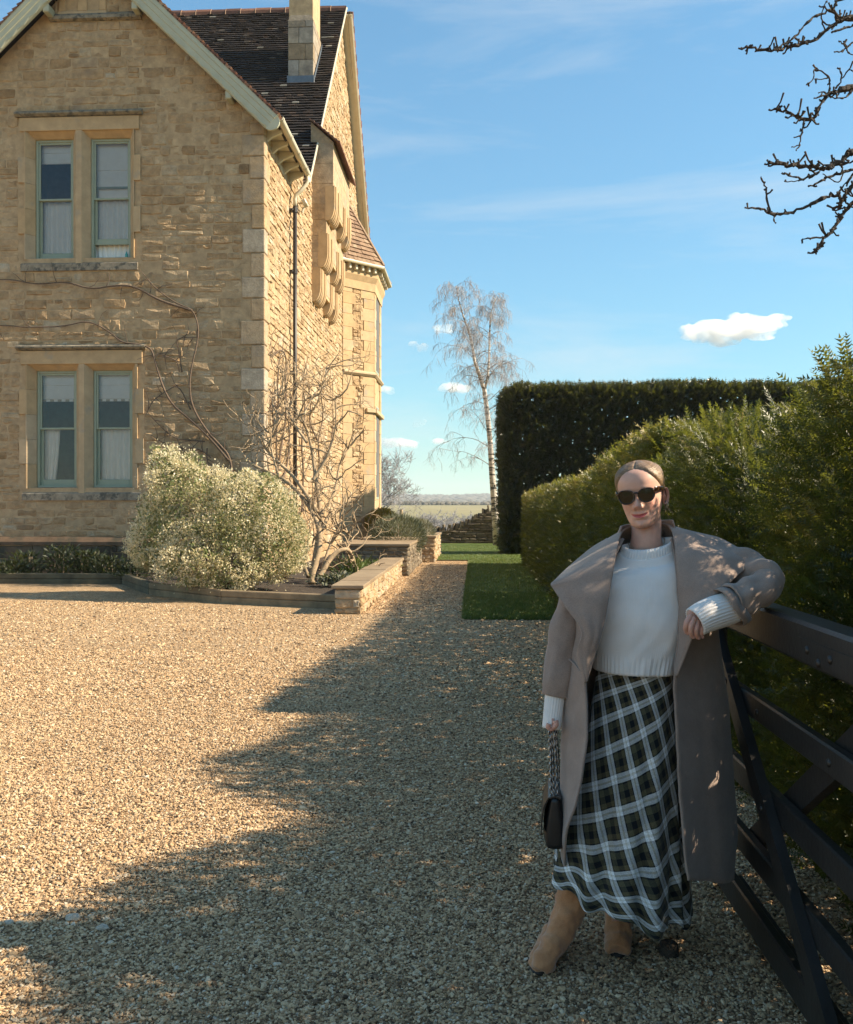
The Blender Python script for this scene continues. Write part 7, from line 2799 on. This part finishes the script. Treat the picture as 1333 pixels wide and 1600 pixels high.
# ---------------------------------------------------------------- boots
def boot(path, toe, heel):
    """path: (px, py, depth, radius in px) down the shaft, over the instep and into the toe; toe, heel: ground points."""
    toe, heel = Vector(toe), Vector(heel)
    f = (toe - heel); Lf = f.length; f.normalize(); s = UP.cross(f)
    m1 = MB()
    ks = catmull(path, 22)
    P = [L(a, b, d) for a, b, d, r_ in ks]
    rings = []
    for i, p in enumerate(P):
        d = (P[min(21, i + 1)] - P[max(0, i - 1)]).normalized()
        sd = (s - d * s.dot(d)).normalized(); up_ = sd.cross(d)
        r_ = ks[i][3] * KB
        wr = .0022 * math.sin(i * 1.9) * (1 if 5 < i < 17 else .3)
        ring = []
        for t in np.linspace(0, 2 * math.pi, 28, endpoint=False):
            q = p + sd * ((r_ + wr) * math.cos(t)) + up_ * ((r_ + wr * 1.6) * 1.06 * math.sin(t))
            q.z = max(q.z, .012)
            ring.append(q)
        rings.append(ring)
    m1.loft(rings, True, cap0=True, cap1=True)
    # foot body down to the sole, from heel to toe
    rings = []
    for u, hw, h, z0 in ((-.02, .012, .075, .035), (.03, .028, .10, .03), (.14, .030, .10, .026), (.30, .031, .10, .018), (.48, .036, .085, .010), (.65, .042, .072, .008), (.80, .043, .057, .008), (.91, .037, .046, .009), (.975, .024, .034, .012), (1.0, .008, .024, .015)):
        c = heel + f * (u * Lf)
        ring = []
        for t in np.linspace(0, 2 * math.pi, 28, endpoint=False):
            cx, sz = math.cos(t), math.sin(t)
            zz = z0 + (h - z0) * (.38 + .62 * sz if sz > 0 else .38 * (1 + sz))
            ring.append(c + s * (hw * math.copysign(abs(cx) ** .8, cx)) + UP * zz)
        rings.append(ring)
    m1.loft(rings, True, cap0=True, cap1=True)
    o = m1.build('boot', M['suede'], woman, True)
    md = o.modifiers.new('skin', 'REMESH'); md.mode = 'VOXEL'; md.voxel_size = .005; md.use_smooth_shade = True
    md = o.modifiers.new('soft', 'SMOOTH'); md.factor = .5; md.iterations = 10
    tx = bpy.data.textures.new('suede_creases', 'CLOUDS'); tx.noise_scale = .045
    md = o.modifiers.new('creases', 'DISPLACE'); md.texture = tx; md.strength = .018; md.mid_level = .5
    m2 = MB()
    rg_ = []
    for zz, gr in ((.0, .97), (.010, 1.0)):
        ring = []
        for t in np.linspace(0, 2 * math.pi, 32, endpoint=False):
            u = .5 + .5 * math.cos(t)
            hw = .034 + .009 * g_(u - .75, .22) - .004 * g_(u - .35, .15)
            ring.append(heel + f * (u * Lf * gr) + s * (hw * gr * math.copysign(abs(math.sin(t)) ** .7, math.sin(t))) + UP * (zz + .022 * max(0, 1 - u / .42) ** 1.2))
        rg_.append(ring)
    m2.loft(rg_, True, cap0=True, cap1=True)
    m2.build('sole', M['sole'], o, True)
    m2 = MB()
    rg_ = [[heel + f * (.014 + .032 * math.cos(t) * k) + s * (.028 * math.sin(t) * k) + UP * z for t in np.linspace(0, 2 * math.pi, 16, endpoint=False)] for z, k in ((0, .92), (.035, 1.0))]
    m2.loft(rg_, True, cap0=True, cap1=True)
    m2.build('heel', M['sole'], o)
    return o
tL = WZ(838, 1526)
dirL = (WZ(838, 1526) - WZ(868, 1478)); dirL.normalize()
boot([(902, 1366, .03, 27), (897, 1398, .02, 26), (888, 1426, .0, 23.5), (876, 1454, -.02, 21), (862, 1480, -.05, 19.5), (850, 1502, -.075, 18), (842, 1517, -.09, 14)], tL, tL - dirL * .235)
tR = WZ(965, 1499)
dirR = (WZ(965, 1499) - WZ(962, 1450)); dirR.normalize()
boot([(968, 1392, .14, 22), (967, 1418, .13, 21.5), (966, 1442, .11, 21), (965, 1464, .08, 21), (965, 1480, .05, 20), (965, 1490, .025, 16)], tR, tR - dirR * .235)


# ---------------------------------------------------------------- handbag on chains (held, so a thing of its own)
def handbag():
    c0 = L(866, 1316, -.045)
    r = thing('handbag', 'small black quilted leather handbag hanging by chain straps from her lowered hand', 'handbag', tuple(c0))
    yawb = math.radians(-8)
    ax = (RIGHT * math.cos(yawb) + FWD * math.sin(yawb)); ay = (-RIGHT * math.sin(yawb) + FWD * math.cos(yawb))
    # local: ay along the bag's length (away from camera), ax across its thickness
    zb, zt = L(866, 1316, -.045).z, L(866, 1240, -.045).z
    h = zt - zb
    cen = L(867, 1280, 0)
    m1 = MB()
    rings = []
    for i in range(15):
        u = i / 14
        z = zb + h * u
        th = .036 * (1 - .55 * max(0, (u - .35) / .65) ** 1.3) * min(1, .80 + u * 1.2)
        ring = []
        for t in np.linspace(0, 2 * math.pi, 40, endpoint=False):
            cx, cy = math.cos(t), math.sin(t)
            quil = .0022 * (abs(math.sin((t * 3.0 + u * 4) * 3)) + abs(math.sin((t * 3.0 - u * 4) * 3)) - 1)
            ring.append(Vector((cen.x, cen.y, 0)) + ax * ((th + quil) * math.copysign(abs(cx) ** .55, cx)) + ay * (.105 * math.copysign(abs(cy) ** .35, cy)) + UP * (z + .0))
        rings.append(ring)
    m1.loft(rings, True, cap0=True, cap1=True)
    m1.build('bag_body', M['leather'], r, True)
    m1 = MB()
    prof = [(.018, 1.0), (.0, 1.035), (-.020, 1.0), (-.034, .8), (-.041, .5), (-.042, .3), (-.045, .3), (-.045, .5), (-.038, .82), (-.022, 1.03), (.0, 1.06), (.020, 1.03)]
    m1.prism([Vector((cen.x, cen.y, 0)) + ax * a + ay * -.106 + UP * (zb + h * b) for a, b in prof], ay * .212)
    m1.build('flap', M['leather'], r)
    # straps: four strands of links with leather through them
    hand = L(863, 1137, -.06)
    for k, (ox, oy) in enumerate(((-.012, -.085), (-.004, -.07), (.008, -.08), (.016, .06))):
        a = Vector((cen.x, cen.y, 0)) + ax * ox + ay * oy + UP * (zt - .005)
        b = hand + ax * (ox * .7) + ay * (-.03 + .02 * k) + UP * -.005
        m1 = MB()
        m1.tube([a, a.lerp(b, .5) + ax * .004, b], .0026, 5)
        st = m1.build('strap_leather', M['leather'], r)
        m1 = MB()
        n = int((b - a).length / .013)
        d = (b - a).normalized()
        for i in range(n):
            c = a.lerp(b, (i + .5) / n)
            ang = (i % 2) * math.pi / 2 + .4
            s_ = (ax * math.cos(ang) + ay * math.sin(ang))
            m1.tube([c + d * (.0095 * math.cos(t)) + s_ * (.0046 * math.sin(t)) for t in np.linspace(0, 2 * math.pi, 9)], .0014, 4, caps=False)
        m1.build('chain', M['silver'], r, True)
handbag()
# ================================================================== clouds (far beyond the land) and haze
def cloud_mat():
    t = NT('cloud_vapour')
    pv = t.n('VolumePrincipled')
    pv.inputs['Color'].default_value = (1, 1, 1, 1)
    pv.inputs['Anisotropy'].default_value = 0.2
    n1 = t.noise(t.coord(), 0.014, 6, 0.62)
    d = t.n('MapRange')
    d.inputs['From Min'].default_value = 0.40
    d.inputs['From Max'].default_value = 0.62
    d.inputs['To Min'].default_value = 0.0
    d.inputs['To Max'].default_value = 0.035
    t.l(n1, d.inputs['Value'])
    t.l(d.outputs[0], pv.inputs['Density'])
    t.l(pv.outputs[0], t.out.inputs['Volume'])
    return t.m


M['cloud'] = cloud_mat()


def cloud(label, lumps, dist, seed):
    """lumps: (px, py, rx, ry) in photo pixels."""
    rg = np.random.default_rng(seed)
    k = dist / F
    c0 = W(lumps[0][0], lumps[0][1], dist)
    bm = bmesh.new()
    for (px, py, rx, ry) in lumps:
        n = 11
        for q in range(n):
            a, b = (0, 0) if q == 0 else (rg.uniform(-.75, .75), rg.uniform(-.85, .5))
            s = .8 if q == 0 else rg.uniform(.3, .62)
            c = W(px + rx * a, py - ry * b, dist + rg.normal() * rx * k * .3)
            r_ = bmesh.ops.create_icosphere(bm, subdivisions=4, radius=1)
            for v in r_['verts']:
                d = v.co.copy()
                f = 1 + .30 * noise.noise(d * 1.9 + Vector((q, seed, px))) + .20 * noise.noise(d * 4.5 + Vector((q, seed, px)))
                v.co = c + (RIGHT * d.x * rx * k * s + UP * d.z * ry * k * s * (1 if d.z > 0 else .75) + FWD * d.y * (rx + ry) * .5 * k * s) * f
    me = bpy.data.meshes.new('cloud'); bm.to_mesh(me); bm.free()
    o = add_obj('cloud', me, M['cloud'])
    md = o.modifiers.new('merge', 'REMESH'); md.mode = 'VOXEL'; md.voxel_size = dist * .0011
    return tag(o, label, 'cloud', 'small white fair weather clouds')


CD = 3600
cloud('largest white cloud, floating above the hedge at right', [(1098, 520, 34, 20), (1135, 516, 36, 20), (1165, 505, 34, 19), (1195, 508, 28, 15), (1215, 499, 20, 11), (1150, 515, 60, 16)], CD, 1)
cloud('long low cloud just right of the bay, lowest over the horizon', [(618, 692, 30, 10), (600, 692, 20, 9), (640, 693, 18, 7)], CD, 2)
cloud('rounded cloud half behind the left twigs of the birch', [(708, 605, 22, 10), (696, 606, 14, 7), (722, 606, 14, 7)], CD, 3)
cloud('small broken cloud high between the bay and the birch', [(645, 538, 9, 6), (655, 544, 12, 6), (663, 540, 8, 5)], CD, 4)
cloud('small cloud behind the top of the birch', [(690, 513, 15, 8), (700, 516, 8, 5)], CD, 5)
cloud('smallest round cloud low in the middle of the gap', [(655, 660, 10, 7)], CD, 6)
cloud('small cloud touching the bay at mid height', [(602, 608, 14, 7)], CD, 7)
cloud('faint small cloud low behind the birch twigs', [(686, 689, 13, 6)], CD, 8)


def haze():
    t = NT('haze')
    pv = t.n('VolumePrincipled')
    pv.inputs['Color'].default_value = (.80, .88, 1, 1)
    pv.inputs['Density'].default_value = 0.00022
    t.l(pv.outputs[0], t.out.inputs['Volume'])
    mb = MB()
    mb.box((-3400, -3400, -6), (3400, 3400, 95))
    tag(mb.build('haze', t.m), kind='stuff')
haze()
